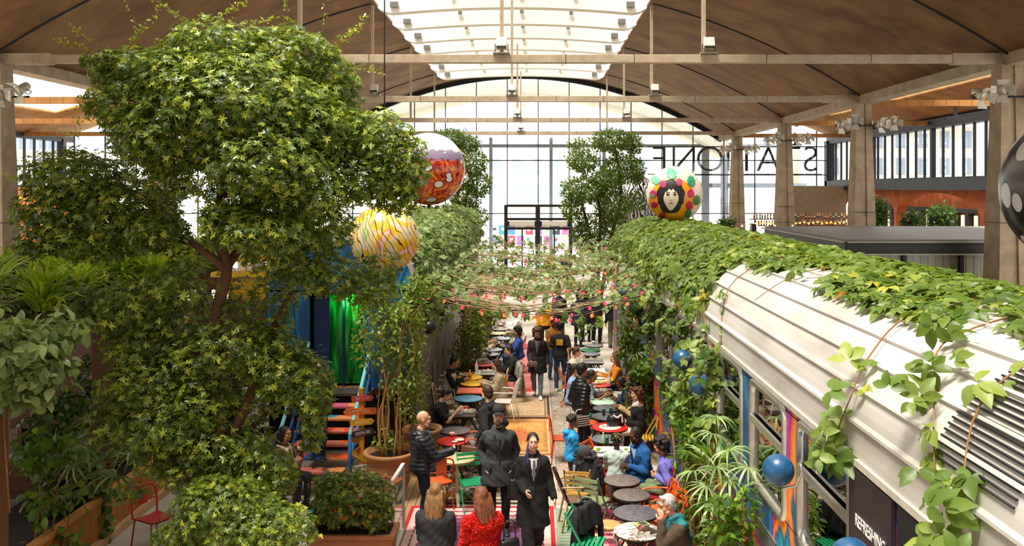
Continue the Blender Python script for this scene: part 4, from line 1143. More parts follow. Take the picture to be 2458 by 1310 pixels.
midtree('leafy tree beside the dotted balloon above the aisle entrance', [(1075, 335, 60, 30, 0, 1.1), (1120, 345, 44, 26, .2, 1), (1135, 390, 44, 40, 0, 1.1), (1150, 440, 36, 40, 0, 1.1), (1115, 470, 50, 40, .2, 1), (1090, 430, 40, 40, .3, .9), (1130, 520, 50, 34, 0, 1)], 38.0,
        [[(-3.2, 38, 0), at(1095, 520, 38), at(1105, 420, 38), at(1100, 350, 38)], [(-3.0, 38, 0), at(1115, 500, 38), at(1140, 430, 38)]], 52)
for i, (px, py, rx, rz, lab) in enumerate(((2108, 505, 26, 34, 'bush beside the second column beyond the kiosk roof'), (2190, 524, 26, 18, 'low bush in the middle beyond the kiosk roof'), (2262, 516, 34, 28, 'wide bush near the small lit windows beyond the kiosk roof'), (1745, 535, 22, 12, 'small hedge plant behind the portrait balloon'))):
    Y = 35.0 if i < 3 else 30.0; c = at(px, py, Y)
    plant('bar_bush', lab, 'bush', (c.x, Y, 0), px_lobes([(px, py, rx, rz, 0, 1.2), (px - 8, py + rz, rx * 0.9, rz * .9, 0, 1)], Y), 260, 0.14, L_dark, 'rhomb', [([(c.x, Y, 0), (c.x, Y, c.z)], 0.05, 0.03)], 60 + i)

# ---------------- vines over the carriages
def palmate(rg, nodes, norms, size, per=4, lift=0.05):
    """leaflets spread like a hand from each node"""
    P, D, U, S, Ti = [], [], [], [], []
    for p, nn in zip(nodes, norms):
        p = np.array(p); nn = np.array(nn) + rg.normal(0, 0.28, 3); nn /= np.linalg.norm(nn)
        a = np.cross(nn, rg.normal(0, 1, 3)); a /= np.linalg.norm(a); b = np.cross(nn, a)
        s = size * rg.uniform(0.65, 1.3); ti = np.clip(rg.normal(0.45, 0.22), 0, 0.92)
        if rg.random() < 0.012: ti = rg.uniform(0.95, 1.0)
        p = p + nn * lift * rg.uniform(0.3, 1.6)
        for q in range(per):
            th = (q - (per - 1) / 2) * 0.95 + rg.normal(0, .15)
            d = a * math.cos(th) + b * math.sin(th)
            P.append(p + d * 0.012); D.append(d - nn * rg.uniform(0.0, 0.4)); U.append(nn + rg.normal(0, .2, 3)); S.append(s * (1 - 0.16 * abs(q - (per - 1) / 2))); Ti.append(ti + rg.normal(0, .05))
    return P, D, U, S, Ti
def roof_n(ax, u, y):
    a = roof_pt(ax, u, y); b = roof_pt(ax, min(1, u + .02), y); c = roof_pt(ax, max(0, u - .02), y)
    t_ = (b - c); n_ = Vector((-t_.z, 0, t_.x)); return n_.normalized()
rg = np.random.default_rng(21)
vine = thing('climbing_vine', 'leafy vine sprawling over the white roof of the bar side carriage', 'vine', (CR, 14, GZ))
o = Vector(vine.location); nodes, norms = [], []
def cover(u, y):
    n1 = noise.noise(Vector((u * 3.2, y * 0.55, 3.1))); n2 = noise.noise(Vector((u * 7, y * 1.6, 9.7)))
    if y > 15.5: base = 0.95 if u > 0.06 else 0.6
    elif y > 12.5: base = 0.85 if u > 0.22 else 0.35
    elif y > 9.5: base = 0.9 if u > 0.42 else (0.4 if u > 0.32 else 0.0)
    elif y > 6.5: base = 0.95 if u > 0.33 else 0.0
    else: base = 0.85 if u > 0.4 else 0.0
    return base + 0.75 * n1 + 0.3 * n2 - (0.06 if y > 12.5 else 0.0)
cnt = 0
for i in range(30000):
    y = 4.2 + 22.6 * rg.random(); u = rg.random() ** 0.9
    if u > 0.97: continue
    if rg.random() < (cover(u, y) - 0.35) * 2.0 and rg.random() < (0.36 if y > 12 else 0.42):
        p = roof_pt(CR, u, y, 0.02); nodes.append(p - o); n_ = roof_n(CR, u, y); norms.append(n_ * 0.7 + Vector((0, -.12, .5)))
lines = []
trails = [([(.5, 7.4), (.34, 7.0), (.2, 6.7), (.1, 6.6), (0.02, 6.75)], 0.12, 20), ([(.46, 6.4), (.3, 6.1), (.18, 5.5), (0.08, 5.15)], 0, 16), ([(.55, 5.6), (.4, 5.3), (.22, 5.1), (.05, 4.8)], 0.1, 20), ([(.6, 5.1), (.5, 4.8), (.4, 4.6), (.25, 4.45)], 0, 26),
          ([(.5, 13.2), (.3, 12.8), (.12, 12.3), (0.0, 11.9)], 1.3, 44), ([(.4, 12.0), (.2, 11.5), (0.0, 11.0)], 0.9, 44), ([(.3, 13.5), (.1, 13.2), (0, 13.1)], 1.2, 40), ([(.52, 10.4), (.4, 10.2), (.3, 10.1), (.2, 10.15)], 0, 2), ([(.5, 15), (.2, 14.6), (0, 14.3)], 1.4, 40), ([(.5, 17), (.2, 16.6), (0, 16.4)], 1.3, 40), ([(.5, 19), (.2, 18.6), (0, 18.4)], 1.2, 40)]
for pts, hang, nl in trails:
    L = [roof_pt(CR, u, y, 0.05) for u, y in pts]
    if hang:
        e = L[-1]; L += [e + Vector((-0.1, -0.05, -0.2)), e + Vector((-0.13, -0.1, -hang * 0.6)), e + Vector((-0.1, -0.18, -hang))]
    L = smooth_line(L, 5); lines.append(([q - o for q in L], 0.008, 0.004))
    for i in range(nl):
        q = L[int(rg.integers(len(L) // 5, len(L)))] + Vector(tuple(rg.normal(0, 0.07, 3)))
        nodes.append(q - o); norms.append(Vector((-0.7, -0.5, 0.75)))
Pv = palmate(rg, nodes, norms, 0.15, 4)
leaves('foliage', *Pv[:4], L_vine, vine, 'broad', rg, np.array(Pv[4]))
m = MB()
for i in range(90):
    y = rg.uniform(5, 25); u = rg.uniform(0.45 if y < 12 else 0.1, 0.95); pts = []
    for k_ in range(7): 
        pts.append(roof_pt(CR, min(.98, max(.02, u)), y, 0.03) - o); u += rg.normal(0, .05); y += rg.normal(0.12, .2)
    lines.append((smooth_line(pts, 3), 0.007, 0.004))
stems(m, lines, 5); m.build('stem', M_bark2, vine)

vl = thing('climbing_vine', 'pale leaved vine heaped over the roof of the green lit carriage', 'vine', (CL, 24, GZ)); o = Vector(vl.location)
nodes, norms = [], []
for i in range(9000):
    y = 17.4 + 18.8 * rg.random() ** 1.2; u = 0.3 + 0.7 * rg.random() ** 0.8
    if noise.noise(Vector((u * 4, y * .5, 1.7))) > -0.28 and rg.random() < 0.42:
        hgt = 0.04 + 0.5 * max(0, math.sin((u - 0.3) * 4)) * (0.6 if y > 20 else 0.2) * rg.random()
        nodes.append(roof_pt(CL, min(u, 1), y, hgt) - o); norms.append(roof_n(CL, min(u, .99), y) * .6 + Vector((0.1, -.25, .5)))
for i in range(900):                                                  # hanging over the aisle edge
    y = 17.4 + 12 * rg.random() ** 1.3; dz = abs(rg.normal(0, 0.45)); nodes.append(Vector((CL + GW + 0.16 + rg.normal(0, .07), y, GZ + 0.2 - dz)) - o); norms.append(Vector((.6, -.6, .5)))
Pv = palmate(rg, nodes, norms, 0.15, 3)
leaves('foliage', *Pv[:4], L_pale, vl, 'broad', rg, np.array(Pv[4]))
m = MB(); lines = []
for i in range(40):
    y = rg.uniform(17.5, 35); u = rg.uniform(0.5, 1); lines.append(([roof_pt(CL, min(1, max(0, u + rg.normal(0, .06))), y + 0.25 * q, 0.04) - o for q in range(6)], 0.008, 0.005))
stems(m, lines, 5); m.build('stem', M_bark2, vl)

# ---------------- the canopy of vine strands and red bulbs over the aisle
M_bulb = glow('ff2a48', 5.0, 'red lit bulb'); M_bulb2 = glow('ff5a3a', 5.0, 'orange red lit bulb'); M_bulb3 = glow('5ae07a', 3.0, 'green lit bulb')
strand_y = [16.6, 17.6, 18.7, 19.8, 21.0, 22.3, 23.6, 25.0, 26.6, 28.4, 30.5, 33.0]
ordn = ['front', 'second', 'third', 'fourth', 'fifth', 'sixth', 'seventh', 'eighth', 'ninth', 'tenth', 'eleventh', 'last']
for i, y in enumerate(strand_y):
    xl = CL + GW + 0.1 if y > 17.2 else -2.2; xr = XW - 0.08 if y < 26.4 else 3.6
    sag = 0.42 + 0.1 * math.sin(i * 2.1)
    def cable(t_, dy=0.0, dz=0.0, ph=0.0): return Vector((xl + (xr - xl) * t_, y + dy + 0.25 * math.sin(t_ * 7 + ph), GZ + 0.12 + dz - sag * 4 * t_ * (1 - t_) + 0.04 * math.sin(t_ * 17 + ph)))
    sl = thing('bulb_string', 'string of red bulbs wired along the %s vine strand over the aisle' % ordn[i], 'string light', (0, y, GZ), 0, 'red bulb strings of the canopy'); o = Vector(sl.location)
    m = MB(); m.tube([cable(t_, 0.02, -0.02, i) - o for t_ in np.linspace(0, 1, 24)], 0.006, 5); m.build('cable', M_black, sl)
    nb_ = 13
    for k_ in range(nb_):
        c = cable((k_ + 0.5 + rg.uniform(-.25, .25)) / nb_, 0.02, -0.02, i) - o
        m = MB(); m.lathe([(0.011, -0.02), (0.013, -0.055), (0.012, -0.06)], 8, c); m.lathe([(0.012, -0.06), (0.027, -0.078), (0.033, -0.1), (0.026, -0.122), (0.008, -0.132)], 10, c, 1)
        m.build('bulb', [M_dark, M_bulb if rg.random() < .72 else (M_bulb2 if rg.random() < .8 or i < 6 else M_bulb3)], sl)
    vs2 = thing('vine_strand', 'leafy vine strand trained over the aisle beside the %s bulb string' % ordn[i], 'vine', (0, y, GZ), 0, 'vine strands of the canopy')
    m = MB(); lines = []
    for k_ in range(5):
        dy, dz, ph = rg.normal(0, .16), rg.normal(0.05, .07), rg.uniform(0, 6)
        t0 = rg.uniform(0, .2) if k_ else 0; t1 = rg.uniform(.75, 1) if k_ else 1
        lines.append(([cable(t_, dy, dz, ph) - o for t_ in np.linspace(t0, t1, 16)], 0.011, 0.005))
    stems(m, lines, 5); m.build('stem', mat('a58a68', 0.8), vs2)
    nodes, norms = [], []
    for k_ in range(60 if i < 3 else 95):
        t_ = rg.random()
        if i < 3 and rg.random() < .5: t_ = rg.choice([rg.uniform(0, .2), rg.uniform(.8, 1), t_])
        nodes.append(cable(t_, rg.normal(0, .2), rg.normal(0.03, .09), rg.uniform(0, 6)) - o); norms.append(Vector((rg.normal(0, .3), -.5, .8)))
    if i == 0:
        for cx_, dz0 in ((.66, .12), (.69, .24), (.72, .34), (.7, .46), (.62, .1), (.74, .2), (.36, .12), (.16, .2), (.13, .32), (.76, .3)):
            for q in range(2): nodes.append(cable(cx_ + rg.normal(0, .012), 0, -dz0, 0) - o); norms.append(Vector((rg.normal(0, .3), -.9, .3)))
    Pv = palmate(rg, nodes, norms, 0.13 if i < 3 else 0.15, 3)
    leaves('foliage', *Pv[:4], L_pale if i > 0 else L_vine, vs2, 'broad', rg, np.array(Pv[4]))

# ---------------- planting between tables and the bar side carriage
def shrub(i, lab, L, Y, size=0.11, mt=None, shape='fold', dens=260, name='leafy_shrub'):
    ls = px_lobes(L, Y); x = sum(c.x for c, r, d in ls) / len(ls)
    if Y < 20: ls += [(Vector((c.x + .12, c.y, c.z * k_)), (r[0] * .75, r[1] * .75, max(r[2], .22)), d * .5) for c, r, d in ls for k_ in (.62, .3)]
    return plant(name, lab, 'shrub', (x, Y, 0), ls, dens, size, mt or L_lush, shape, seed=100 + i, thick=0.75, droop=0.5)
shrub(1, 'lush shrub under the teal side by the orange sweater table', [(1530, 840, 32, 32, 0, 1), (1520, 872, 22, 24, .2, 1)], 19.2, 0.11, L_dark)
shrub(2, 'bright green shrub behind the woman with long curls', [(1548, 885, 34, 32, 0, 1.2), (1562, 925, 22, 30, .2, 1.1)], 17.6)
shrub(3, 'bright green shrub behind the yellow bamboo chair', [(1597, 915, 20, 30, 1.6, 1.1), (1625, 975, 36, 40, 0, 1.1), (1655, 1010, 36, 46, -.2, 1)], 13.0)
shrub(4, 'broad leaved shrub between the violet sweater and the carriage', [(1665, 1060, 36, 46, 0, 1), (1695, 1020, 36, 40, -.1, 1), (1640, 1000, 26, 30, .2, 1)], 11.6, 0.12)
shrub(5, 'dense shrub below the fan palm beside the grey haired man', [(1735, 1240, 46, 50, 0, 1), (1770, 1270, 56, 46, 0, 1), (1725, 1300, 40, 34, .1, 1), (1790, 1210, 36, 40, -.2, .9)], 9.2, 0.09)
shrub(6, 'dark stemmed climber against the teal carriage side', [(1505, 790, 26, 40, 0, .9), (1515, 730, 30, 30, .2, .8), (1500, 840, 22, 30, 0, .9)], 18.0, 0.11, L_vine)
shrub(7, 'trailing plant on the carriage side under the blue globe lamp', [(1650, 930, 22, 50, 0, .6), (1690, 960, 26, 50, -.2, .6), (1720, 1000, 26, 40, -.5, .6)], 11.9, 0.13, L_vine)
def fan(m_, P, D, U, S, c, d, up, r, nl=11):
    d = Vector(d).normalized(); x, y, z = basis(d, up)
    for q in range(nl):
        th = (q / (nl - 1) - 0.5) * 3.9
        P.append(tuple(c)); D.append(tuple(d * math.cos(th) + x * math.sin(th) + Vector((0, 0, -0.18)))); U.append(tuple(Vector(up))); S.append(r * (0.85 + 0.15 * math.cos(th)))
def fanpalm(lab, base, heads, r, seed):
    p = thing('fan_palm', lab, 'palm', base); o = Vector(base); rg = np.random.default_rng(seed); P, D, U, S = [], [], [], []; m = MB()
    for c in heads:
        c = Vector(c) - o; d = Vector((rg.normal(0, .5), -0.7 + rg.normal(0, .3), rg.normal(0.1, .3)))
        fan(m, P, D, U, S, c, d, Vector((rg.normal(0, .2), -0.25, 0.9)), r * rg.uniform(.8, 1.15))
        m.tube(smooth_line([(rg.normal(0, .04), rg.normal(0, .04), 0), (c.x * .4, c.y * .4, c.z * .6), c]), 0.008, 5)
    leaves('frond', P, D, U, S, L_fan, p, 'blade', rg, rg.uniform(0, 1, len(P))); m.build('stem', M_bark2, p)
fanpalm('fan palm with grey green fronds behind the grey haired man', (1.95, 9.9, 0), [at(px, py, 9.8 + dy) for px, py, dy in ((1710, 1040, .1), (1690, 1095, 0), (1750, 1080, -.2), (1720, 1120, -.2), (1695, 1165, -.1), (1750, 1150, -.3), (1795, 1120, -.4), (1710, 1205, -.2), (1775, 1185, -.5), (1720, 1000, .1), (1668, 1130, .1))], 0.3, 5)
fanpalm('small fan palm beside the bright shrubs at the curly woman', (2.05, 17.9, 0), [at(px, py, 17.9) for px, py in ((1540, 930), (1530, 880), (1556, 910), (1548, 950), (1525, 850))], 0.34, 6)
def arching(name, lab, cat, base, n, length, mt, seed, h0=0.3, group=None):
    p = thing(name, lab, cat, base, 0, group); rg = np.random.default_rng(seed); m = MB(); P, D, U, S = [], [], [], []
    for i in range(n):
        a = rg.uniform(0, 6.28); el = rg.uniform(0.25, 1.2)
        P.append((rg.normal(0, .05), rg.normal(0, .05), h0)); D.append((math.cos(a) * math.cos(el), math.sin(a) * math.cos(el), math.sin(el))); U.append((-math.cos(a) * .5, -math.sin(a) * .5, 1)); S.append(length * rg.uniform(.6, 1.15))
    leaves('foliage', P, D, U, S, mt, p, 'blade', rg, rg.random(n)); m.tube([(0, 0, 0), (0, 0, h0)], 0.03, 8); m.build('stem', M_bark2, p)
    return p
arching('strap_leaved_plant', 'strap leaved plant under the lettered door panel', 'plant', (1.95, 7.75, 0), 70, 0.42, L_lush, 71, 1.05)
arching('strap_leaved_plant', 'strap leaved plant nearest the lowest globe lamp', 'plant', (2.05, 7.0, 0), 60, 0.36, L_lush, 72, 1.2)
arching('strap_leaved_plant', 'thin bladed plant before the orange painted stripe', 'plant', (2.05, 10.2, 0), 60, 0.5, L_lush, 73, 1.9)

# ---------------- pots
M_terra = mat('a4744a', 0.75, 0, 0.22, 4, 0.2)
def pot(lab, x, y, r, h):
    p = thing('terracotta_pot', lab, 'pot', (x, y, 0)); q = MB()
    q.lathe([(r * .55, 0), (r * .62, 0.02), (r * .58, 0.06), (r * .75, h * .35), (r * .9, h * .72), (r * .88, h * .86), (r * 1.0, h * .9), (r * 1.03, h * .97), (r, h), (r * .88, h), (r * .86, h * .85), (r * .3, h * .84)], 36); q.build('body', M_terra, p)
    q = MB(); q.lathe([(r * .86, h * .88), (0.01, h * .9)], 24); q.build('soil', mat('2a1e14', 0.95), p)
    q = MB()
    for a in np.linspace(0, 2 * math.pi, 9)[:-1]: q.ball((r * .86 * math.cos(a), r * .86 * math.sin(a), h * .62), 0.035, 8, 6)
    q.tube([(r * .9 * math.cos(a), r * .9 * math.sin(a), h * .62 - 0.05 * abs(math.sin(a * 4))) for a in np.linspace(0, 2 * math.pi, 48)[:-1]], 0.014, 6, closed=True); q.build('garland_relief', M_terra, p)
    return p
pot('big terracotta pot of the tall climbing ficus by the signpost', -2.42, 14.95, 0.43, 0.78)
pot('smaller terracotta pot behind the man in the quilted jacket', -2.05, 16.3, 0.36, 0.8)
pot('terracotta pot in front of the black carriage beside the white vested woman', -1.62, 22.6, 0.45, 0.6)
fc = []
rg = np.random.default_rng(81)
for i in range(16):
    a = rg.uniform(0, 6.28); b0 = Vector((-2.42 + .2 * math.cos(a), 14.95 + .2 * math.sin(a), 0.7))
    fc.append((smooth_line([b0, b0 + Vector((rg.normal(0, .06), rg.normal(0, .05), .8)), b0 + Vector((rg.normal(0.05, .16), rg.normal(0, .1), 1.7)), b0 + Vector((rg.normal(0.1, .3), rg.normal(0, .2), 2.5))]), 0.016, 0.006))
plant('climbing_ficus', 'tall ficus with many thin stems in the big pot by the signpost', 'plant', (-2.42, 14.95, 0.7), px_lobes([(930, 760, 75, 50, 0, .8), (900, 830, 60, 60, 0, .55), (970, 830, 50, 70, .1, .7), (960, 920, 50, 60, 0, .5), (985, 740, 40, 60, .2, .9), (1000, 690, 30, 40, .3, 1), (905, 700, 50, 40, .2, .7), (990, 900, 28, 60, .1, .6), (930, 1055, 40, 26, 0, .5)], 14.95), 330, 0.085, L_ficus, 'fold', fc, 82, None, 0.8, 0.5, mat('b88a50', 0.7))
fc = []
for i in range(8):
    a = rg.uniform(0, 6.28); b0 = Vector((-1.62 + .2 * math.cos(a), 22.6 + .2 * math.sin(a), 0.5))
    fc.append(([b0, b0 + Vector((rg.normal(0, .06), 0, .9)), b0 + Vector((rg.normal(0, .15), 0, 1.9))], 0.02, 0.01))
plant('climbing_ficus', 'leafy climber in the pot before the black carriage', 'plant', (-1.62, 22.6, 0.5), px_lobes([(1130, 790, 36, 40, 0, .9), (1110, 850, 30, 40, 0, .8), (1140, 740, 36, 30, .3, .8), (1155, 820, 22, 40, 0, .8)], 22.6), 300, 0.1, L_ficus, 'fold', fc, 83, None, 0.8, 0.5, mat('9a7448', 0.7))
shrub(9, 'leafy shrub along the black carriage behind the quiet tables', [(1165, 760, 26, 30, 0, .9), (1150, 800, 22, 30, 0, .9)], 26.0, 0.13, L_ficus)
shrub(10, 'slender shrub beside the blue stairs and the signpost', [(1000, 790, 24, 60, 0, .8), (985, 980, 30, 40, -.3, .6)], 16.4, 0.08, L_ficus)

# ---------------- the planted terrace on the near side
M_plank = wood('b8742c', 4, 'z', 0.55)
pl = thing('planter_wall', 'long orange brown planked planter wall at the lower corner below the terrace', 'planter', (-6.28, 8.6, 0))
q = MB(); q.box((-0.03, 6.5, 0.31), (0.06, 13, 0.62)); q.build('plank_side', M_plank, pl)
q = MB(); q.box((-0.05, 6.5, 0.64), (0.14, 13, 0.05)); q.build('cap_rail', wood('c98a44', 4, 'y'), pl)
q = MB(); q.box((0.05, 6.5, 0.05), (0.1, 13, 0.1)); q.build('skirting', wood('c9a070', 4, 'y'), pl)
q = MB(); q.box((-0.7, 6.5, 0.28), (1.2, 13, 0.5)); q.build('soil', mat('2a1e14', 0.95), pl)
pg = thing('pergola', 'timber pergola over the dim terrace with brown posts and planted top', 'pergola', (-6.6, 8.9, 0))
M_post = wood('6a4526', 4, 'z')
for x, y in ((1.18, 0.0), (-0.2, 5.2), (-0.2, 9.5), (-5.0, 5.2), (-5.0, 9.5)):
    q = MB(); q.box((x, y, 1.55), (0.24, 0.24, 3.1)); q.build('post', M_post, pg)
for y in (0, 5.2, 9.5): q = MB(); q.box((-2.6, y, 3.2), (8.0 if y == 0 else 5.4, 0.2, 0.24)); q.build('beam', wood('8a5a34', 4, 'x'), pg)
for x in (-0.2, -2.6, -5.0): q = MB(); q.box((x, 4.75, 3.4), (0.16, 9.8, 0.18)); q.build('rafter', wood('8a5a34', 4, 'y'), pg)
q = MB(); q.box((-2.6, 4.75, 3.53), (5.6, 9.9, 0.08)); q.build('deck_top', mat('3c2e20', 0.9), pg)
grng = np.random.default_rng(91)
for i in range(75):
    y = 9.6 + 8.6 * grng.random(); x = -6.2 - (2.0 + .35 * (y - 9)) * grng.random()
    arching('grass_tuft', 'arching bright green grass tuft on the planted top of the pergola', 'grass', (x, y, 3.57), 120, grng.uniform(.5, .8), L_grass, 200 + i, 0.03, 'grass tufts on the pergola top')
plant('big_leaf_creeper', 'creeper with big pale leaves hanging over the near timber post', 'creeper', (-5.6, 8.9, 3.2), px_lobes([(60, 830, 100, 60, 0, 1), (40, 900, 80, 60, -.2, 1), (110, 880, 70, 60, 0, .8), (150, 790, 60, 40, .4, .8), (60, 950, 60, 30, 0, .7), (20, 820, 60, 60, -.4, 1)], 8.8), 250, 0.125, L_pale, 'broad', [([(-5.42, 8.9, 3.2), (-5.5, 8.8, 2.9), (-5.4, 8.6, 2.5)], 0.012, 0.006), ([(-5.3, 8.9, 3.1), (-5.1, 8.7, 2.0)], 0.01, 0.006)], 92, None, 0.6, 0.7)
plant('big_leaf_creeper', 'creeper with pale leaves sprawling beyond the near post on the pergola edge', 'creeper', (-7.0, 12.0, 3.57), px_lobes([(220, 730, 90, 40, 0, 1), (310, 700, 60, 30, .3, .9), (150, 740, 70, 40, -.2, 1), (60, 760, 80, 40, -.4, .9)], 12.0), 160, 0.16, L_pale, 'broad', [([(-7, 12, 3.57), (-6.6, 12, 3.7)], 0.012, 0.006)], 93, None, 0.7, 0.4)
fanpalm('dark fan palm behind the planked wall', (-6.9, 12.6, 0.5), [at(px, py, 12.6) for px, py in ((210, 1080), (260, 1100), (300, 1060), (240, 1040), (330, 1090), (180, 1110), (280, 1140))], 0.5, 8)
shrub(11, 'broad leaved shrub low behind the planked wall beside the post', [(130, 1190, 60, 60, 0, .9), (180, 1130, 50, 50, .2, .9), (110, 1260, 50, 40, -.2, .9), (230, 1160, 40, 40, .3, .8)], 12.8, 0.15, L_vine, 'broad', 150)
shrub(12, 'dark undergrowth shrub filling the terrace planter under the tree', [(280, 1120, 50, 40, 0, 1), (250, 1000, 80, 40, .5, .9)], 15.0, 0.12, L_dark, 'broad', 150)
m = MB(); m.box((-10.3, 15.5, 0.08), (7.8, 14, 0.16)); struct(m, 'floor_terrace', wood('4a3020', 3, 'y'))
for lab, x, y, w_, rz in (('brown planked bench back across the dim terrace behind the near post', -7.6, 13.6, 2.4, .1), ('second brown planked bench deeper in the terrace', -8.6, 17.5, 3.0, 0), ('third brown bench at the far side of the terrace behind the fern', -7.2, 20.5, 2.0, .2)):
    b_ = thing('bench', lab, 'bench', (x, y, .16), rz); q = MB(); q.box((0, 0, .42), (w_, .45, .06)); q.build('seat', wood('7a4a28', 4, 'x'), b_); q = MB(); q.box((0, -.24, .62), (w_, .05, .5)); q.build('backrest', wood('6a3c20', 4, 'x'), b_)
    for sx in (-1, 1): q = MB(); q.box((sx * w_ * .45, 0, .2), (.08, .4, .4)); q.build('leg', M_post, b_)
for i, (lab, L, Y) in enumerate((('dark shrub between the terrace benches', [(120, 1010, 70, 50, 0, 1), (180, 960, 50, 40, .3, .8)], 13.0), ('glossy shrub along the planked wall near the trunk', [(400, 1060, 50, 40, 0, 1), (350, 1040, 50, 40, .2, .9)], 16.4), ('leafy shrub under the pergola beam', [(250, 880, 60, 40, 0, .9), (330, 860, 50, 40, .2, .8)], 16.0), ('dark shrub beneath the hanging pale creeper', [(80, 1090, 50, 50, 0, 1), (150, 1080, 40, 40, .2, .8)], 11.6), ('tall shrub filling the far terrace corner behind the tree', [(480, 900, 70, 60, 0, .9), (420, 840, 60, 50, .2, .8), (560, 960, 60, 60, 0, .9)], 18.5))):
    shrub(20 + i, lab, L, Y, .13, L_dark if i % 2 == 0 else L_lush, 'broad', 150)
def fern(lab, base, n, length, seed):
    p = thing('fern', lab, 'fern', base); rg = np.random.default_rng(seed); P, D, U, S = [], [], [], []; m = MB()
    for i in range(n):
        a = rg.uniform(0, 6.28); L = length * rg.uniform(.7, 1.1); dr = Vector((math.cos(a), math.sin(a), 0)); pts = [dr * L * t_ * .8 + Vector((0, 0, L * (1.0 * t_ - .75 * t_ * t_))) for t_ in np.linspace(0, 1, 16)]
        m.tube(pts, 0.005, 4); sd = Vector((-dr.y, dr.x, 0))
        for k_ in range(2, 16):
            for s_ in (-1, 1): P.append(tuple(pts[k_])); D.append(tuple(sd * s_ + dr * .5)); U.append((0, 0, 1)); S.append(L * .24 * (1 - abs(k_ / 16 - .35)))
    leaves('frond', P, D, U, S, L_lush, p, 'rhomb', rg, rg.uniform(.3, 1, len(P))); m.build('stem', M_bark2, p)
fern('bright fern rising in the dim terrace behind the tree', (-7.0, 15.6, 0.55), 16, 1.2, 95)
fern('low fern spreading by the terrace seats', (-7.4, 14.2, 0.55), 16, 1.1, 96)
# yellow steel frame behind the terrace
yf = thing('yellow_frame', 'bright yellow steel frame and panels behind the terrace and the tree', 'frame', (-10.2, 23.0, 0))
M_yel = mat('e8b80c', 0.5, 0, 0.08, 3)
for x in (-4.4, -2.2, 0.0, 2.2, 4.0):
    q = MB(); q.box((x, 0, 1.7), (0.14, 0.14, 3.4)); q.build('post', M_yel, yf)
for z in (3.35, 2.95): q = MB(); q.box((-0.2, 0, z), (8.5, 0.16, 0.16)); q.build('rail', M_yel, yf)
for x, w_ in ((-3.3, 2.0), (-1.1, 1.9), (3.1, 1.6)): q = MB(); q.box((x, 0.1, 2.0), (w_, 0.05, 1.7)); q.build('panel', M_yel, yf)
q = MB(); q.box((-0.2, 2.5, 3.5), (8.7, 5.0, 0.1)); q.build('roof', mat('6a5a30', 0.8), yf)
m = MB(); m.box((-9.9, 22.0, 1.2), (7.5, 0.1, 2.4)); struct(m, 'wall_terrace', wood('5a3a22', 3, 'x'))
# ================================================================== RUGS, TABLES, CHAIRS, TABLEWARE
def rug_mat(name, field, border, nx, ny, mode='diamond', wear=0.25):
    """woven pattern laid out in the rug's own generated coordinates; field and border are lists of colours"""
    t = NT(name); g = t.node('TexCoord').outputs['Generated']
    x, y, z = t.xyz(g)[0:3]
    wob = t.noise(t.coord('Object'), 9, 2)
    u = t.math('FRACT', t.math('MULTIPLY', x, float(nx))); v = t.math('FRACT', t.math('MULTIPLY', y, float(ny)))
    au = t.math('ABSOLUTE', t.math('SUBTRACT', u, 0.5)); av = t.math('ABSOLUTE', t.math('SUBTRACT', v, 0.5))
    if mode == 'diamond': d = t.math('ADD', au, av)
    elif mode == 'block':
        w = t.node('TexVoronoi', Vector=t.coord('Generated', (nx, ny, 1)), Scale=1.0, _distance='CHEBYCHEV'); w.inputs['Randomness'].default_value = 0.0
        d = t.xyz(w.outputs['Color'])[0]
    elif mode == 'floral':
        w = t.node('TexVoronoi', Vector=t.coord('Generated', (nx, ny, 1)), Scale=1.0); d = t.math('MULTIPLY', w.outputs['Distance'], 1.1)
    elif mode == 'stripe': d = v
    elif mode == 'medallion':
        bx = t.math('ABSOLUTE', t.math('SUBTRACT', x, 0.5)); by = t.math('ABSOLUTE', t.math('SUBTRACT', y, 0.5))
        big_ = t.math('ADD', t.math('MULTIPLY', bx, 0.9), t.math('MULTIPLY', by, 0.9))
        d = t.math('ADD', t.math('MULTIPLY', t.math('ADD', au, av), 0.30), t.math('MULTIPLY', t.math('SNAP', big_, 0.03), 1.25))
    n = len(field); c = t.ramp(d, [(i / n, field[i]) for i in range(n)], True)
    ex = t.math('MULTIPLY', t.math('ABSOLUTE', t.math('SUBTRACT', x, 0.5)), 2.0); ey = t.math('MULTIPLY', t.math('ABSOLUTE', t.math('SUBTRACT', y, 0.5)), 2.0)
    e = t.math('MAXIMUM', ex, ey)
    k = 0.72; nb = len(border)
    zig = t.math('MULTIPLY', t.math('ADD', au, av), 0.05)
    for i, bc in enumerate(border):
        c = t.mix(t.math('GREATER_THAN', t.math('ADD', e, zig if i % 2 else 0.0), k + (1 - k) * i / nb), c, rgba(bc))
    c = t.mix(wear, c, t.ramp(wob.outputs[0], [(0.35, '8a8078'), (0.65, 'e8e0d4')]), 'MULTIPLY')
    f = t.noise(t.coord('Object'), 160, 1); t.bump(f.outputs[0], 0.3, 0.004)
    return t.done(c, 0.95)
def rug(lab, x0, x1, y0, y1, m_, z=0.0):
    q = MB(); q.box((0, 0, 0.006), (x1 - x0, y1 - y0, 0.012))
    return tag(q.build('rug', m_, None, ((x0 + x1) / 2, (y0 + y1) / 2, z)), lab, 'rug')
rug('red and purple medallion rug nearest the bottom edge under the walking woman', -2.0, 0.30, 11.2, 14.5, rug_mat('red medallion rug', ['c41f24', 'b81c26', '3a2a58', '5a4a80', '6a3a66', '8a4a68', 'c9a0a0', '8a2a44'], ['9a2a48', 'd8b8b0', 'a83850', 'e0c0b8', 'c41a24'], 14, 20, 'medallion'))
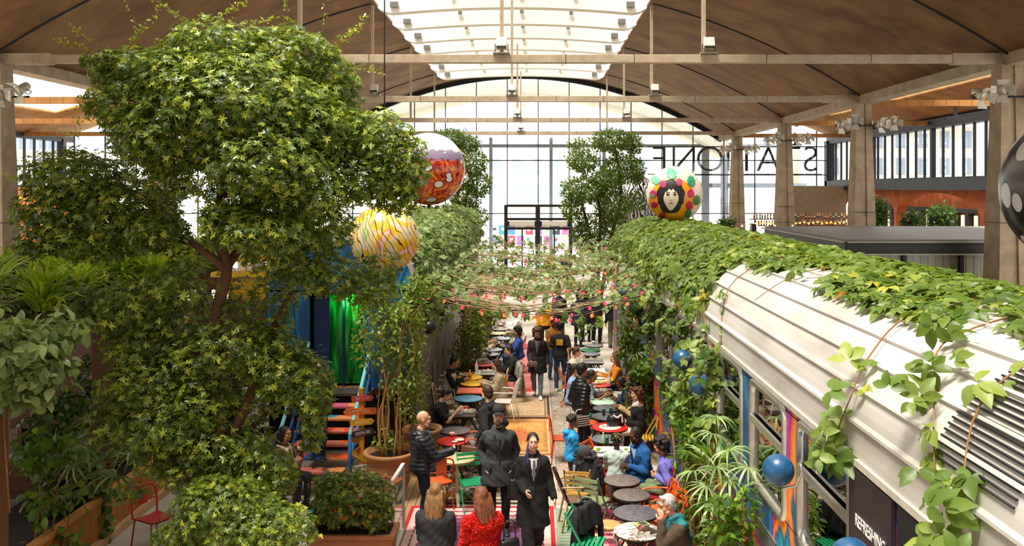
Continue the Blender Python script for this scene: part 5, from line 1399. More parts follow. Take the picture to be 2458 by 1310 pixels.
rug('patchwork rug of wine red, pink and beige blocks under the front tables', 0.62, 2.1, 11.0, 14.4, rug_mat('patchwork block rug', ['6a1c38', 'c98a88', 'a03850', 'd8b8a0', '8a2848', 'c4a888', '54283c', 'b86a78'], ['7a2a44'], 15, 34, 'block', 0.2))
rug('pale green and grey striped runner between the two front rugs', 0.32, 0.62, 11.0, 14.4, rug_mat('green grey runner', ['8a9a80', '6a8a6a', 'b0b09a', '8aa08a', '5a7a62'], ['8a9a84'], 1, 30, 'stripe'))
rug('worn black and cream kilim under the near aisle tables', -1.75, 0.14, 14.6, 17.2, rug_mat('black and cream kilim', ['2a2622', '4a4238', 'b0a088', '38322c', '8a7a64', '2a2622'], ['3a342e', 'c0b098', '2a2622', 'a89880', '3a3630'], 7, 9, 'diamond', 0.45))
rug('ochre and orange rug with rusty diamonds behind the walking pair', -0.98, 0.34, 17.3, 20.0, rug_mat('ochre rug', ['cc5a30', 'd8824a', 'c86a3a', 'd89a50', 'e0ac60', 'd4914a', 'e2b468', 'd89c50'], ['dcae64', 'cf9450', 'c8603a', 'e0bc80', 'cc7844'], 16, 18, 'medallion', 0.4))
rug('beige flowered rug with a dark border past the ochre rug', -0.75, 0.34, 20.05, 22.2, rug_mat('beige flowered rug', ['8a6a54', 'd8bc94', 'c8a880', 'b89878', 'dcc4a0'], ['d4b890', '9a7a60', 'd0b48c', '4a3428'], 18, 22, 'floral'))
rug('faded pink red runner under the woman with the belt bag', -0.82, 0.02, 22.3, 30.0, rug_mat('pink red runner', ['c84a48', 'd8807a', 'c05a58', 'dca09a', 'b84a4c', 'd89088'], ['d0706a', 'c84040', 'dca8a0'], 6, 34, 'floral'))
rug('grey beige runner along the middle of the aisle', 0.36, 0.86, 14.6, 27.0, rug_mat('grey beige runner', ['a89888', 'b8a898', '988878', 'c0b4a6', 'a08a7c'], ['b0a294', '94867a', 'bcb0a2'], 5, 60, 'floral', 0.35))
rug('rust orange rug under the chairs of the bar side tables', 0.88, 1.75, 14.7, 18.4, rug_mat('rust orange rug', ['b8502c', '9a4428', 'c8703c', '8a4030', 'c88a58'], ['a84c2c', 'c4784a', '8a3a28'], 8, 16, 'floral', 0.4))
rug('pale patterned runner under the far standing visitors', 0.05, 1.1, 27.2, 36.0, rug_mat('pale runner', ['c8b49c', 'b89a84', 'd8c8b4', 'c0a890'], ['c4ac94', 'a88a74'], 6, 30, 'floral', 0.3))

M_iron = mat('2c2a28', 0.5, 0.6, 0.2, 8)
def top_mat(col, kind='plain'):
    if kind == 'plain': return mat(col, 0.38, 0.15, 0.22, 7)
    key = ('top', col, kind)
    if key in _mats: return _mats[key]
    t = NT('table top ' + kind); v = t.coord('Object'); x, y, z = t.xyz(v)[0:3]
    r = t.math('SQRT', t.math('ADD', t.math('MULTIPLY', x, x), t.math('MULTIPLY', y, y)))
    if kind == 'ring': c = t.ramp(t.math('MULTIPLY', r, 2.0), [(0, col[1]), (0.40, col[0])], True); rg_ = 0.35
    elif kind == 'wood':
        n = t.noise(t.coord('Object', (8, 0.8, 1)), 3, 4, 1); c = t.ramp(n.outputs[0], [(0.3, shade(col, .75)), (0.7, shade(col, 1.15))]); rg_ = 0.4
    elif kind == 'peel':
        n = t.noise(v, 14, 5, 1.5); c = t.ramp(n.outputs[0], [(0.38, '6a4a34'), (0.44, 'a88a74'), (0.48, 'e4dcd0'), (0.75, 'f0ece4')]); rg_ = 0.5
    elif kind == 'worn':
        n = t.noise(v, 16, 5, .5); c = t.ramp(n.outputs[0], [(0.3, shade(col, .6)), (0.5, col), (0.72, shade(col, 1.2)), (0.8, 'c8c0b0')]); rg_ = 0.42
    m_ = t.done(c, rg_, 0.1); _mats[key] = m_; return m_
def table(lab, x, y, D, tm_, shape='round', base='fold', dy=None, h=0.74, group=None):
    tb = thing('bistro_table' if shape == 'round' else 'folding_table', lab, 'table', (x, y, 0), rnd.uniform(-.3, .3) if shape == 'round' else 0, group)
    q = MB(); r = D / 2
    if shape == 'round': q.lathe([(r - .02, h - 0.024), (r, h - 0.018), (r, h - 0.004), (r - 0.006, h), (0.01, h)], 40)
    else: q.box((0, 0, h - 0.014), (D, dy or D, 0.028))
    q.build('tabletop', tm_, tb, bevel=0.004 if shape != 'round' else 0)
    q = MB()
    if shape == 'round': q.tube([((r - .012) * math.cos(a), (r - .012) * math.sin(a), h - .03) for a in np.linspace(0, 2 * math.pi, 33)[:-1]], 0.012, 6, closed=True)
    else: q.box((0, (dy or D) / 2 - .03, h - .045), (D - .06, .025, .035)); q.box((0, -(dy or D) / 2 + .03, h - .045), (D - .06, .025, .035))
    q.build('apron', M_iron if base == 'fold' else tm_, tb)
    if base == 'fold':
        w = D * .36
        for sy in (-1, 1):
            q = MB(); q.bar((-w, sy * w * .7, 0.01), (w * .8, sy * w * .7, h - .04), 0.016, 0.024); q.build('leg', M_iron, tb)
            q = MB(); q.bar((w, sy * w * .55, 0.01), (-w * .8, sy * w * .55, h - .04), 0.016, 0.024); q.build('leg', M_iron, tb)
        q = MB()
        for sx in (-1, 1): q.bar((sx * w, -w * .7, 0.02), (sx * w, w * .7, 0.02), 0.016)
        q.build('foot_bar', M_iron, tb)
    else:
        q = MB(); q.lathe([(0.05, .1), (0.035, .2), (0.03, .4), (0.028, .6), (0.05, h - .05), (0.12, h - .03)], 16); q.build('column', mat('d8c8a8', 0.6, 0, 0.2, 10), tb)
        for k_ in range(3):
            a = k_ * 2.094 + .5; q = MB(); q.tube(smooth_line([(0, 0, .16), (.12 * math.cos(a), .12 * math.sin(a), .14), (.22 * math.cos(a), .22 * math.sin(a), .05), (.27 * math.cos(a), .27 * math.sin(a), .02)]), [.045] * 4 + [.035] * 4 + [.03] * 4 + [.035], 8); q.build('foot', mat(('6a9a3a', 'c8a040', 'b8b08a')[k_], 0.6), tb)
    return tb
def tpos(px, py, z=0.74): p = onz(px, py, z); return p.x, p.y
GL, GRR = 'tables along the black carriage', 'tables along the blue carriage'
TL = [(1097, 1098, .60, '%d0b08a', 'wood', 'pedestal', 'tan wooden topped table on a cream pedestal with painted animal foot'), (1087, 1057, .55, 'd0241e', 'worn', 'fold', 'red round table with a cup and plate beside the quilted jacket man'), (1094, 1032, .54, '5a565a', 'plain', 'fold', 'empty dark grey round table just past the red one'),
      (1124, 955, .60, '5a9ac0', 'worn', 'fold', 'pale blue round table before the coral square one'), (1135, 919, .57, 'f0b81a', 'plain', 'fold', 'plain yellow round table with the yellow bottle behind it'), (1126, 904, .62, 'f0b41a', 'plain', 'fold', 'yellow round table carrying food between the white vest and plaid women'),
      (1160, 873, .56, 'd84a52', 'plain', 'fold', 'red round table carrying a tray at the near edge of the far group'), (1149, 861, .52, 'a89c94', 'worn', 'fold', 'grey brown round table behind the red one with the tray'), (1174, 849, .52, '9aa4b0', 'plain', 'fold', 'pale grey round table nearest the man in denim'), (1183, 838, .54, 'a8b0ba', 'plain', 'fold', 'pale grey round table second from the man in denim'),
      (1179, 822, .58, '8a8c7a', 'worn', 'fold', 'olive grey round table laid with dishes'), (1203, 811, .56, 'b0b8c0', 'plain', 'fold', 'silver round table opposite the curly haired woman in blue'), (1195, 799, .52, 'd8ce9a', 'plain', 'fold', 'cream round table far along the black carriage'), (1200, 788, .6, 'a8a49a', 'plain', 'fold', 'far round table with a dark bottle')]
TR = [(1526, 1229, .61, '57565c', 'worn', 'fold', 'large dark grey round table with a pink dot before the grey haired man'), (1516, 1186, .53, '635a56', 'worn', 'fold', 'brown grey round table with a yellow sticker'), (1493, 1151, .55, '6a5e58', 'worn', 'fold', 'brown round table with a pink sticker in front of the violet sweater'),
      (1458, 1052, .56, '6a6e78', 'plain', 'fold', 'grey blue round table behind the plaited hair child'), (1464, 1024, .67, None, 'ring', 'fold', 'red rimmed round table with white centre holding a handbag'), (1455, 998, .58, '5c626a', 'plain', 'fold', 'dark grey round table with two green cans'), (1457, 978, .57, '5a5e66', 'plain', 'fold', 'slate grey round table behind the two cans'),
      (1447, 963, .57, 'b4d8bc', 'plain', 'fold', 'mint green round table'), (1440, 922, .52, 'd0452e', 'plain', 'fold', 'red round table with trays before the grey shirted man'), (1442, 910, .6, None, 'ring2', 'fold', 'yellow rimmed round table behind the red tray table'), (1418, 848, .52, '8e96a0', 'plain', 'fold', 'grey round table just before the green one'), (1417, 839, .56, '2f7a4c', 'plain', 'fold', 'green round table far along the blue carriage'), (1427, 828, .5, '8a8a88', 'plain', 'fold', 'small far table holding a white cup')]
for px, py, D, col, kind, base, lab in TL:
    x, y = tpos(px, py); table(lab, x, y, D, top_mat((col or '').lstrip('%'), kind), 'round', base, group=GL)
for px, py, D, col, kind, base, lab in TR:
    x, y = tpos(px, py); c = col
    if kind == 'ring': c = ('c8241c', 'efe6da')
    if kind == 'ring2': c, kind = ('f0c02a', 'efe8c8'), 'ring'
    table(lab, x, y, D, top_mat(c, kind), 'round', base, group=GRR)
x, y = tpos(1531, 1273); table('white peeling round table with a metal tray before the grey haired man', x, y, .62, top_mat('efe9dd', 'peel'), 'round', 'fold', group=GRR)
for px, py, wx, wy, col, lab, g_ in ((1106, 990, .58, .6, '4a4038', 'dark square table with food trays at the man in the black t-shirt', GL), (1130, 936, .58, .5, 'f07858', 'coral red square table between blue and yellow round tables', GL), (1165, 892, .5, .5, 'd8d4ca', 'pale square table with a white bottle before the plaid jacket', GL), (1200, 775, .9, .7, 'e8e4da', 'white square table at the far end of the black carriage', GL),
                                     (1472, 1082, .62, .55, 'd8d6d0', 'white square table crowded with food before the family', GRR), (1440, 940, .55, .5, '33363c', 'black square table with white trays', GRR), (1428, 889, .5, .55, 'f2f0ec', 'clean white square table', GRR), (1418, 866, .66, .5, '9a9a98', 'grey square table with two white trays', GRR)):
    x, y = tpos(px, py); table(lab, x, y, wx, mat(col, 0.4, 0.05, 0.1, 6), 'square', 'fold', wy, group=g_)

# ---------------- chairs: facing -Y at angle 0
def chair_slat(col):
    m_ = mat(col, 0.45, 0.1, 0.12, 6); c = thing('folding_chair', '', 'chair')
    q = MB()
    for k_ in range(7): q.box((0, -.18 + k_ * .058, .452), (.4, .04, .012))
    q.build('seat_slat', m_, c)
    q = MB()
    for z in (.66, .74, .82): q.box((0, .21 + (z - .45) * .14, z), (.38, .014, .05))
    q.build('back_slat', m_, c)
    for sx in (-1, 1):
        q = MB(); q.bar((sx * .2, -.22, 0.0), (sx * .2, .28, .88), .014, .026); q.build('leg', m_, c)
        q = MB(); q.bar((sx * .18, .24, 0.0), (sx * .18, -.2, .45), .014, .026); q.build('leg', m_, c)
    return c
def chair_metal(col, seatcol=None, arms=False):
    m_ = mat(col, 0.42, 0.25, 0.12, 6); c = thing('metal_chair', '', 'chair')
    q = MB(); q.grid(lambda u, v: (-.2 + .4 * u, -.2 + .4 * v, .45 + .02 * ((2 * u - 1) ** 2 - 1)), 6, 6); q.grid(lambda u, v: (-.2 + .4 * u, -.2 + .4 * v, .435 + .02 * ((2 * u - 1) ** 2 - 1)), 6, 6); q.build('seat', mat(seatcol or col, 0.42, 0.2, 0.12, 6), c)
    q = MB(); q.tube(smooth_line([(-.2, .2, .44), (-.21, .23, .7), (-.17, .27, .83), (0, .28, .86), (.17, .27, .83), (.21, .23, .7), (.2, .2, .44)], 5), .013, 8); q.tube([(-.2, .24, .64), (0, .27, .64), (.2, .24, .64)], .01, 6); q.build('back_frame', m_, c)
    q = MB(); q.box((0, .265, .72), (.17, .012, .26)); q.build('splat', mat(seatcol or col, 0.42, 0.2, 0.12, 6), c)
    for sx, sy in ((-1, -1), (1, -1), (-1, 1), (1, 1)):
        q = MB(); q.tube([(sx * .18, sy * .18, .44), (sx * .215, sy * .225, 0)], .012, 8); q.build('leg', m_, c)
    if arms:
        for sx in (-1, 1): q = MB(); q.tube(smooth_line([(sx * .2, .24, .68), (sx * .25, .1, .68), (sx * .25, -.16, .66), (sx * .22, -.19, .45)]), .013, 8); q.build('arm', m_, c)
    return c
def chair_white():
    m_ = mat('efece6', 0.4, 0.1, 0.05, 6); c = thing('strapped_armchair', '', 'chair')
    q = MB()
    for k_ in range(9): q.box((-.19 + k_ * .0475, 0, .45), (.03, .42, .01))
    q.build('seat_slat', m_, c); q = MB()
    for k_ in range(8): q.box((0, .22 + .012 * k_, .5 + k_ * .05), (.38, .01, .028))
    q.build('back_slat', m_, c)
    q = MB(); q.tube(smooth_line([(-.21, .2, .45), (-.21, .3, .86), (-.15, .33, .93), (.15, .33, .93), (.21, .3, .86), (.21, .2, .45)], 4), .014, 8); q.build('back_frame', m_, c)
    for sx in (-1, 1):
        q = MB(); q.tube(smooth_line([(sx * .21, .27, .68), (sx * .27, .05, .68), (sx * .27, -.2, .66), (sx * .25, -.24, .4), (sx * .27, -.25, 0)]), .014, 8); q.build('leg', m_, c)
        q = MB(); q.tube([(sx * .21, .2, .46), (sx * .24, .3, 0)], .014, 8); q.build('leg', m_, c)
    return c
def chair_wicker(col='6a4a3c', frame='b89468'):
    m_ = mat(col, 0.6, 0, 0.35, 40); f_ = wood(frame, 6, 'z'); c = thing('wicker_armchair', '', 'chair')
    q = MB(); q.grid(lambda u, v: (-.22 + .44 * u, -.22 + .44 * v, .45), 8, 8); q.grid(lambda u, v: (-.22 + .44 * u, -.22 + .44 * v, .42), 8, 8); q.build('seat', m_, c)
    def bk(off): return lambda u, v: ((-.22 + .44 * u) * (1 - .25 * v * v), .22 + .18 * v + off - .04 * (2 * u - 1) ** 2, .45 + .45 * v)
    q = MB(); q.grid(bk(0), 8, 8); q.grid(bk(.025), 8, 8); q.build('backrest', m_, c)
    for sx in (-1, 1):
        q = MB(); q.tube(smooth_line([(sx * .22, .3, .68), (sx * .28, .1, .7), (sx * .28, -.18, .66), (sx * .25, -.24, .3), (sx * .27, -.26, 0)]), .016, 8); q.build('leg', f_, c)
        q = MB(); q.tube([(sx * .2, .22, .45), (sx * .24, .3, 0)], .016, 8); q.build('leg', f_, c)
    return c
def stool(col, seat):
    c = thing('round_stool', '', 'stool'); q = MB(); q.lathe([(.15, .44), (.175, .45), (.18, .47), (.16, .485), (.01, .487)], 28); q.build('seat', wood(seat, 6, 'x'), c)
    for k_ in range(4): a = k_ * 1.571 + .78; q = MB(); q.tube([(.12 * math.cos(a), .12 * math.sin(a), .45), (.2 * math.cos(a), .2 * math.sin(a), 0)], .012, 8); q.build('leg', mat(col, .4, .2), c)
    q = MB(); q.tube([(.17 * math.cos(a), .17 * math.sin(a), .18) for a in np.linspace(0, 6.283, 25)[:-1]], .009, 6, closed=True); q.build('ring', mat(col, .4, .2), c)
    return c
_proto = {}
def chair(kind, x, y, rz, lab, *a):
    key = (kind.__name__,) + a
    if key in _proto: o = dup(_proto[key], (x, y, 0), R(rz), lab)
    else: o = kind(*a); _proto[key] = o; o.location = (x, y, 0); o.rotation_euler = (0, 0, R(rz)); o['label'] = lab
    o['group'] = 'chairs in the aisle'
    return o
def cpos(px, py, z=0.45): p = onz(px, py, z); return p.x, p.y
OR, GN, BL, YE_, RD, TL_ = 'e0622a', '1f9a68', '3a8ac0', 'f0b820', 'b82a30', '2f8a90'
for kind, px, py, rz, lab, a in [
    (chair_slat, 1135, 1155, 20, 'green slatted folding chair under the man in the dark grey coat', (GN,)), (chair_metal, 1050, 1150, 200, 'orange metal chair with rusty legs below the tan table', ('b8562a', OR)), (chair_metal, 1040, 1078, 150, 'teal framed chair with yellow seat behind the quilted jacket', (TL_, YE_)),
    (chair_metal, 1140, 1075, -90, 'orange armchair between the red and tan tables', (OR, OR, True)), (chair_metal, 1040, 1040, 90, 'blue metal chair under the man in the black t-shirt', (BL,)), (chair_metal, 1068, 965, 90, 'cream metal armchair behind the man in the black t-shirt', ('d8cfa8', 'd8cfa8', True)),
    (chair_white, 1210, 962, -100, 'white strapped armchair standing in the aisle by the flowered rug', ()), (chair_white, 1070, 930, 80, 'white strapped armchair under the white vested woman', ()), (chair_metal, 1190, 945, -90, 'orange metal chair tucked behind the hooded man', (OR,)), (chair_metal, 1192, 925, -90, 'wicker coloured chair under the plaid jacket woman', ('c8a060',)),
    (chair_slat, 1215, 905, -80, 'yellow green folding chair with a grey coat over it', ('b8c848',)), (chair_metal, 1050, 935, 100, 'violet metal chair against the black carriage', ('7a4a9a',)), (chair_slat, 1240, 845, -90, 'red folding chair under the curly haired woman in blue', (RD,)), (chair_slat, 1210, 832, -90, 'green folding chair at the olive table', (GN,)),
    (chair_slat, 1235, 790, -90, 'pale green folding chair leaning beside the far aisle', ('a8c078',)), (chair_slat, 1140, 850, 90, 'white folding chair under the man in denim', ('d8d8d0',)), (chair_slat, 1150, 826, 90, 'cream folding chair under the person in cream', ('e0d8c0',)),
    (chair_wicker, 1392, 1195, 95, 'brown woven armchair with bamboo frame beside the patchwork rug', ()), (stool, 1460, 1262, 0, 'round stool with pale wooden seat at the peeling table', ('c8c0b0', 'c8935a')), (chair_slat, 1412, 1300, 75, 'green folding chair under the black coat at the bottom edge', (GN,)),
    (chair_slat, 1425, 1200, 150, 'weathered green folding chair behind the woven armchair', ('8a9a70',)), (chair_slat, 1436, 1120, 60, 'orange slatted folding chair beside the pale sweater child', (OR,)), (chair_slat, 1432, 1145, 120, 'second orange slatted folding chair in front of the pale sweater child', ('e8742a',)), (chair_metal, 1412, 1013, 90, 'orange backless metal chair behind the boy', (OR,)),
    (chair_slat, 1415, 990, 90, 'green folding chair under the grey shirted man', (GN,)), (chair_metal, 1352, 1050, 90, 'red orange metal chair behind the boy in the blue hoodie', ('d84a20',)), (chair_slat, 1390, 1180, 170, 'yellow brown folding chair under the grey jacket', ('c89a48',)), (chair_slat, 1545, 1050, -95, 'yellow bamboo chair behind the man in blue', ('d8a830',)),
    (chair_metal, 1572, 1186, -90, 'dark red metal chair under the violet sweater woman', ('8a2030',)), (chair_metal, 1578, 1222, -80, 'orange metal armchair behind the grey haired man', (OR, OR, True)), (chair_metal, 1650, 1305, -90, 'mustard yellow chair under the grey haired man', ('d8962a',)), (chair_metal, 1548, 1012, -90, 'orange metal chair with curved back under the curly woman', (OR,)),
    (chair_slat, 1368, 928, 90, 'orange folding chair with a dark coat beside the table row', ('d86a30',)), (chair_metal, 1385, 888, 90, 'tan metal chair under the woman in the striped sweater', ('c88a50',)), (chair_metal, 1492, 895, -90, 'dark metal chair under the woman in the orange sweater', ('4a4038',)), (chair_metal, 1505, 950, -90, 'grey metal chair under the visitor in navy', ('5a5e66',)),
    (chair_slat, 1370, 1258, 0, 'violet metal legged chair near the lower orange strut', ('d86a30',)) if False else (chair_slat, 1600, 1245, -60, 'orange folded chair leaning among the plants', ('e05a20',)), (chair_metal, 370, 1240, 60, 'red metal chair half hidden under the big tree', ('c83a30',)), (chair_metal, 712, 1150, -90, 'plain wooden coloured chair under the woman in the shearling coat', ('8a6a4a',)),
    (chair_slat, 1495, 1105, -90, 'white folding chair under the man in blue', ('cfcac0',)), (chair_metal, 1478, 1132, 180, 'red metal chair under the plaited hair child', ('c8322a',))]:
    x, y = cpos(px, py)
    if 'shearling' in lab: x, y = -4.1, 14.6
    chair(kind, x, y, rz, lab, *a)
x, y = cpos(800, 1225, .74); table('mosaic topped round table behind the clipped bush', x, y, .7, top_mat('3aa0b0', 'worn'), 'round', 'fold')

# ---------------- tableware
M_china = mat('efe9e0', 0.25, 0, 0.04, 6); M_tray = mat('c9c9c6', 0.3, 0.6, 0.08, 6); M_paper = mat('e8e2d6', 0.8, 0, 0.06, 9)
foods = ['c8923c', 'd8b060', 'a8582a', '6a8a3a', 'c84a30', 'e0c890']
def top(px, py): p = onz(px, py, 0.745); return p
def plate(lab, px, py, r=0.1, food=True, cat='plate'):
    p = top(px, py); o = thing('plate', lab, cat, p); q = MB(); q.lathe([(r * .6, 0), (r * .62, .006), (r, .018), (r, .022), (r * .6, .012), (0.005, .012)], 24); q.build('dish', M_china, o)
    if food:
        for k_ in range(4): q = MB(); q.ball((rnd.uniform(-.4, .4) * r, rnd.uniform(-.4, .4) * r, .022), (r * .3, r * .26, .02), 10, 6); q.build('food', mat(foods[rnd.randrange(6)], 0.7, 0, .3, 30), o)
def tray(lab, px, py, w=.36, d=.27, items=3, rz=0.1):
    p = top(px, py); o = thing('tray', lab, 'tray', p, rz); q = MB(); q.box((0, 0, .005), (w, d, .01))
    for a, b, c, e in ((0, d / 2, w, .012), (0, -d / 2, w, .012), (w / 2, 0, .012, d), (-w / 2, 0, .012, d)): q.box((a, b, .012), (c, e, .024))
    q.build('tray_body', M_tray, o)
    for k_ in range(items):
        q = MB(); q.box((-w * .28 + k_ * w * .28, rnd.uniform(-.03, .03), .03), (w * .2, d * .5, .035), rz=rnd.uniform(-.3, .3)); q.build('paper_box', M_paper, o)
        q = MB(); q.ball((-w * .28 + k_ * w * .28, 0, .052), (w * .08, d * .16, .018), 10, 6); q.build('food', mat(foods[rnd.randrange(6)], 0.7, 0, .3, 30), o)
def can(lab, px, py, col='1f5a40', h=.125, r=.031, cat='can', name='drink_can'):
    o = thing(name, lab, cat, top(px, py)); q = MB(); q.lathe([(r * .8, 0), (r, .01), (r, h - .012), (r * .8, h)], 16); q.build('body', mat(col, .3, .3), o); q = MB(); q.lathe([(r * .8, h), (.004, h + .001)], 16); q.build('lid', M_tray, o)
def bottle_t(lab, px, py, col, h=.24, r=.034):
    o = thing('bottle', lab, 'bottle', top(px, py)); q = MB(); q.lathe([(r * .95, 0), (r, .01), (r, h * .58), (r * .45, h * .78), (r * .4, h * .92)], 16); q.build('body', mat(col, .15, 0, .05), o); q = MB(); q.lathe([(r * .46, h * .92), (r * .46, h), (.004, h)], 12); q.build('cap', M_china, o)
def cup(lab, px, py, col='d88a7a', saucer=False):
    o = thing('cup', lab, 'cup', top(px, py)); q = MB(); q.lathe([(.028, 0), (.045, .04), (.05, .07), (.046, .07), (.026, .01), (.004, .01)], 20); q.build('bowl', mat(col, .3), o)
    q = MB(); q.tube(smooth_line([(.045, 0, .055), (.075, 0, .05), (.07, 0, .025), (.04, 0, .02)]), .006, 6); q.build('handle', mat(col, .3), o)
cup('pale pink cup on the red round table', 1085, 1047, 'e0b0a8'); plate('white plate with a spoon on the red round table', 1103, 1057, .085, False); plate('small saucer on the red round table next to the spoon plate', 1092, 1062, .05, False)
tray('tray of paper boxes on the dark square table nearest the black t-shirt', 1090, 992, .3, .24); tray('tray of paper boxes on the dark square table nearest the hooded man', 1120, 988, .3, .24, 3, -.15); cup('red patterned cup on the dark square table', 1119, 983, 'b84a30'); can('small potted herb tin on the dark square table', 1094, 983, '7a9a50', .09, .04, 'tin', 'herb_tin')
plate('big wooden plate of food on the yellow table', 1117, 899, .16); bottle_t('yellow squeeze bottle on the yellow table', 1128, 908, 'f0a81a', .2, .045); bottle_t('white bottle on the pale square table', 1144, 893, 'efece6', .27, .04); tray('white paper lined tray before the plaid jacket woman', 1172, 892, .36, .3)
tray('tray of food on the far red table', 1165, 870, .34, .24); plate('dish of food on the olive table nearest the cream sleeves', 1168, 821, .11); plate('dish of food on the olive table by the aisle', 1190, 821, .11); cup('grey bowl on the silver round table', 1213, 808, '6a6a6a'); bottle_t('dark bottle on the far round table', 1186, 785, '4a2418', .26); tray('tray on the white far table', 1200, 774, .4, .3)
tray('metal tray with a white bowl on the peeling table', 1552, 1279, .34, .24, 2); plate('pale bowl on the metal tray of the peeling table', 1560, 1284, .075, False) if False else None
o = thing('magazine', 'folded magazine on the peeling table', 'magazine', top(1540, 1258), .5); q = MB(); q.box((0, 0, .004), (.2, .14, .008)); q.build('cover', mat('8a9a5a', .5, 0, .4, 12), o); q = MB(); q.box((.02, 0, .0095), (.1, .1, .003)); q.build('picture', mat('3a3a34', .5), o)
can('green can on the dark grey table nearest the grey table edge', 1449, 996); can('second green can on the dark grey table beside the handbag', 1466, 993); bottle_t('clear green bottle on the grey blue table behind the child', 1448, 1064, '9ac8a0', .19, .03); can('dark green can on the crowded family table', 1457, 1066, '1c4a38')
plate('plate of flatbread on the family table', 1436, 1082, .13); plate('plate of food between the child and the man in blue', 1505, 1082, .1); tray('white paper tray at the edge of the family table', 1470, 1090, .26, .2, 2); o = thing('takeaway_box', 'white takeaway box held on the lap of the man in blue', 'box', (1.40, 15.0, .60), .3); q = MB(); q.box((0, 0, .03), (.17, .13, .06)); q.build('box_body', M_paper, o); q = MB(); q.box((0, 0, .065), (.175, .135, .012)); q.build('lid', M_china, o)
tray('white tray on the black square table by the grey shirted man', 1428, 938, .26, .24, 2); tray('white tray on the black square table by the beige sleeve', 1452, 938, .26, .24, 2, -.2); bottle_t('white paper cup shaped bottle on the red tray table', 1462, 921, 'efe9e0', .2, .045); plate('plate on the red tray table', 1436, 920, .1); plate('white plate on the yellow rimmed table', 1440, 909, .13, False)
tray('white tray on the grey square table by the striped sweater', 1404, 864, .28, .24, 1); tray('white tray on the grey square table by the orange sweater', 1432, 864, .28, .24, 1, -.1); cup('white cup on the small far table', 1424, 824, 'efe9e0')
hb = thing('handbag', 'black handbag with a white scarf tied on, on the red rimmed table', 'bag', top(1478, 1020), .3)
q = MB(); q.rings([[(sx * w, -d, z), (sx * w * .3, -d * 1.1, z), (w, -d * .8, z), (w, d * .8, z), (0, d * 1.1, z), (-w, d, z)] for sx, w, d, z in ((-1, .15, .07, 0), (-1, .16, .075, .08), (-1, .14, .06, .17), (-1, .11, .035, .2))], 0, True); q.build('bag_body', mat('17171a', .45), hb)
q = MB(); q.tube(smooth_line([(-.08, 0, .18), (-.06, 0, .28), (.06, 0, .28), (.08, 0, .18)]), .008, 6); q.build('handle', M_black, hb); q = MB(); q.tube(smooth_line([(-.07, -.05, .2), (0, -.085, .16), (.08, -.08, .2), (.1, -.09, .06)]), .018, 8); q.build('scarf', M_paper, hb)
o = thing('spectacles', 'folded spectacles on the red rimmed table', 'glasses', top(1452, 1024)); q = MB()
for sx in (-1, 1): q.tube([(sx * .032 + .022 * math.cos(a), .018 * math.sin(a), .01) for a in np.linspace(0, 6.283, 17)[:-1]], .003, 5, closed=True); q.tube([(sx * .055, 0, .01), (sx * .02, .06, .008)], .003, 5)
q.build('spectacle_frame', M_black, o)
# ================================================================== PEOPLE
def remesh(mb, voxel, it=4, fac=0.5):
    me = mb.mesh('tmp'); o = bpy.data.objects.new('tmp', me); COL.objects.link(o)
    r = o.modifiers.new('r', 'REMESH'); r.mode = 'VOXEL'; r.voxel_size = voxel
    if it: s_ = o.modifiers.new('s', 'SMOOTH'); s_.factor = fac; s_.iterations = it
    ev = bpy.data.meshes.new_from_object(o.evaluated_get(bpy.context.evaluated_depsgraph_get()))
    bpy.data.objects.remove(o); bpy.data.meshes.remove(me)
    n = len(ev.vertices); V = np.empty(n * 3); ev.vertices.foreach_get('co', V); N_ = np.empty(n * 3); ev.vertices.foreach_get('normal', N_)
    F = [tuple(p.vertices) for p in ev.polygons]; bpy.data.meshes.remove(ev)
    return V.reshape(-1, 3), N_.reshape(-1, 3), F
def creases(V, N_, amp, f=1.0, ph=0.0):
    x, y, z = V.T
    d = np.sin(x * 21 * f + 3 * np.sin(z * 11 * f + ph) + y * 9) + 0.7 * np.sin(z * 34 * f + 4 * np.sin(x * 9 + ph) - y * 14) + 0.5 * np.sin((x + z) * 57 * f + ph + y * 31)
    return V + N_ * (amp * d)[:, None]
def from_np(name, parts, mats, parent):
    """parts: (V, F, material index); one mesh"""
    vs_, fs, mi = [], [], []; off = 0
    for V, F, m_ in parts:
        vs_.append(np.asarray(V)); fs += [tuple(i + off for i in f) for f in F]; mi += [m_] * len(F); off += len(V)
    me = bpy.data.meshes.new(name); me.from_pydata(np.concatenate(vs_).tolist(), [], fs)
    me.polygons.foreach_set('material_index', mi); me.polygons.foreach_set('use_smooth', [True] * len(fs)); me.update()
    for m_ in (mats if isinstance(mats, (list, tuple)) else [mats]): me.materials.append(m_)
    o = bpy.data.objects.new(name, me); COL.objects.link(o); o.parent = parent
    return o
def xf(M_, V): 
    A = np.array(M_); return V @ A[:3, :3].T + A[:3, 3]
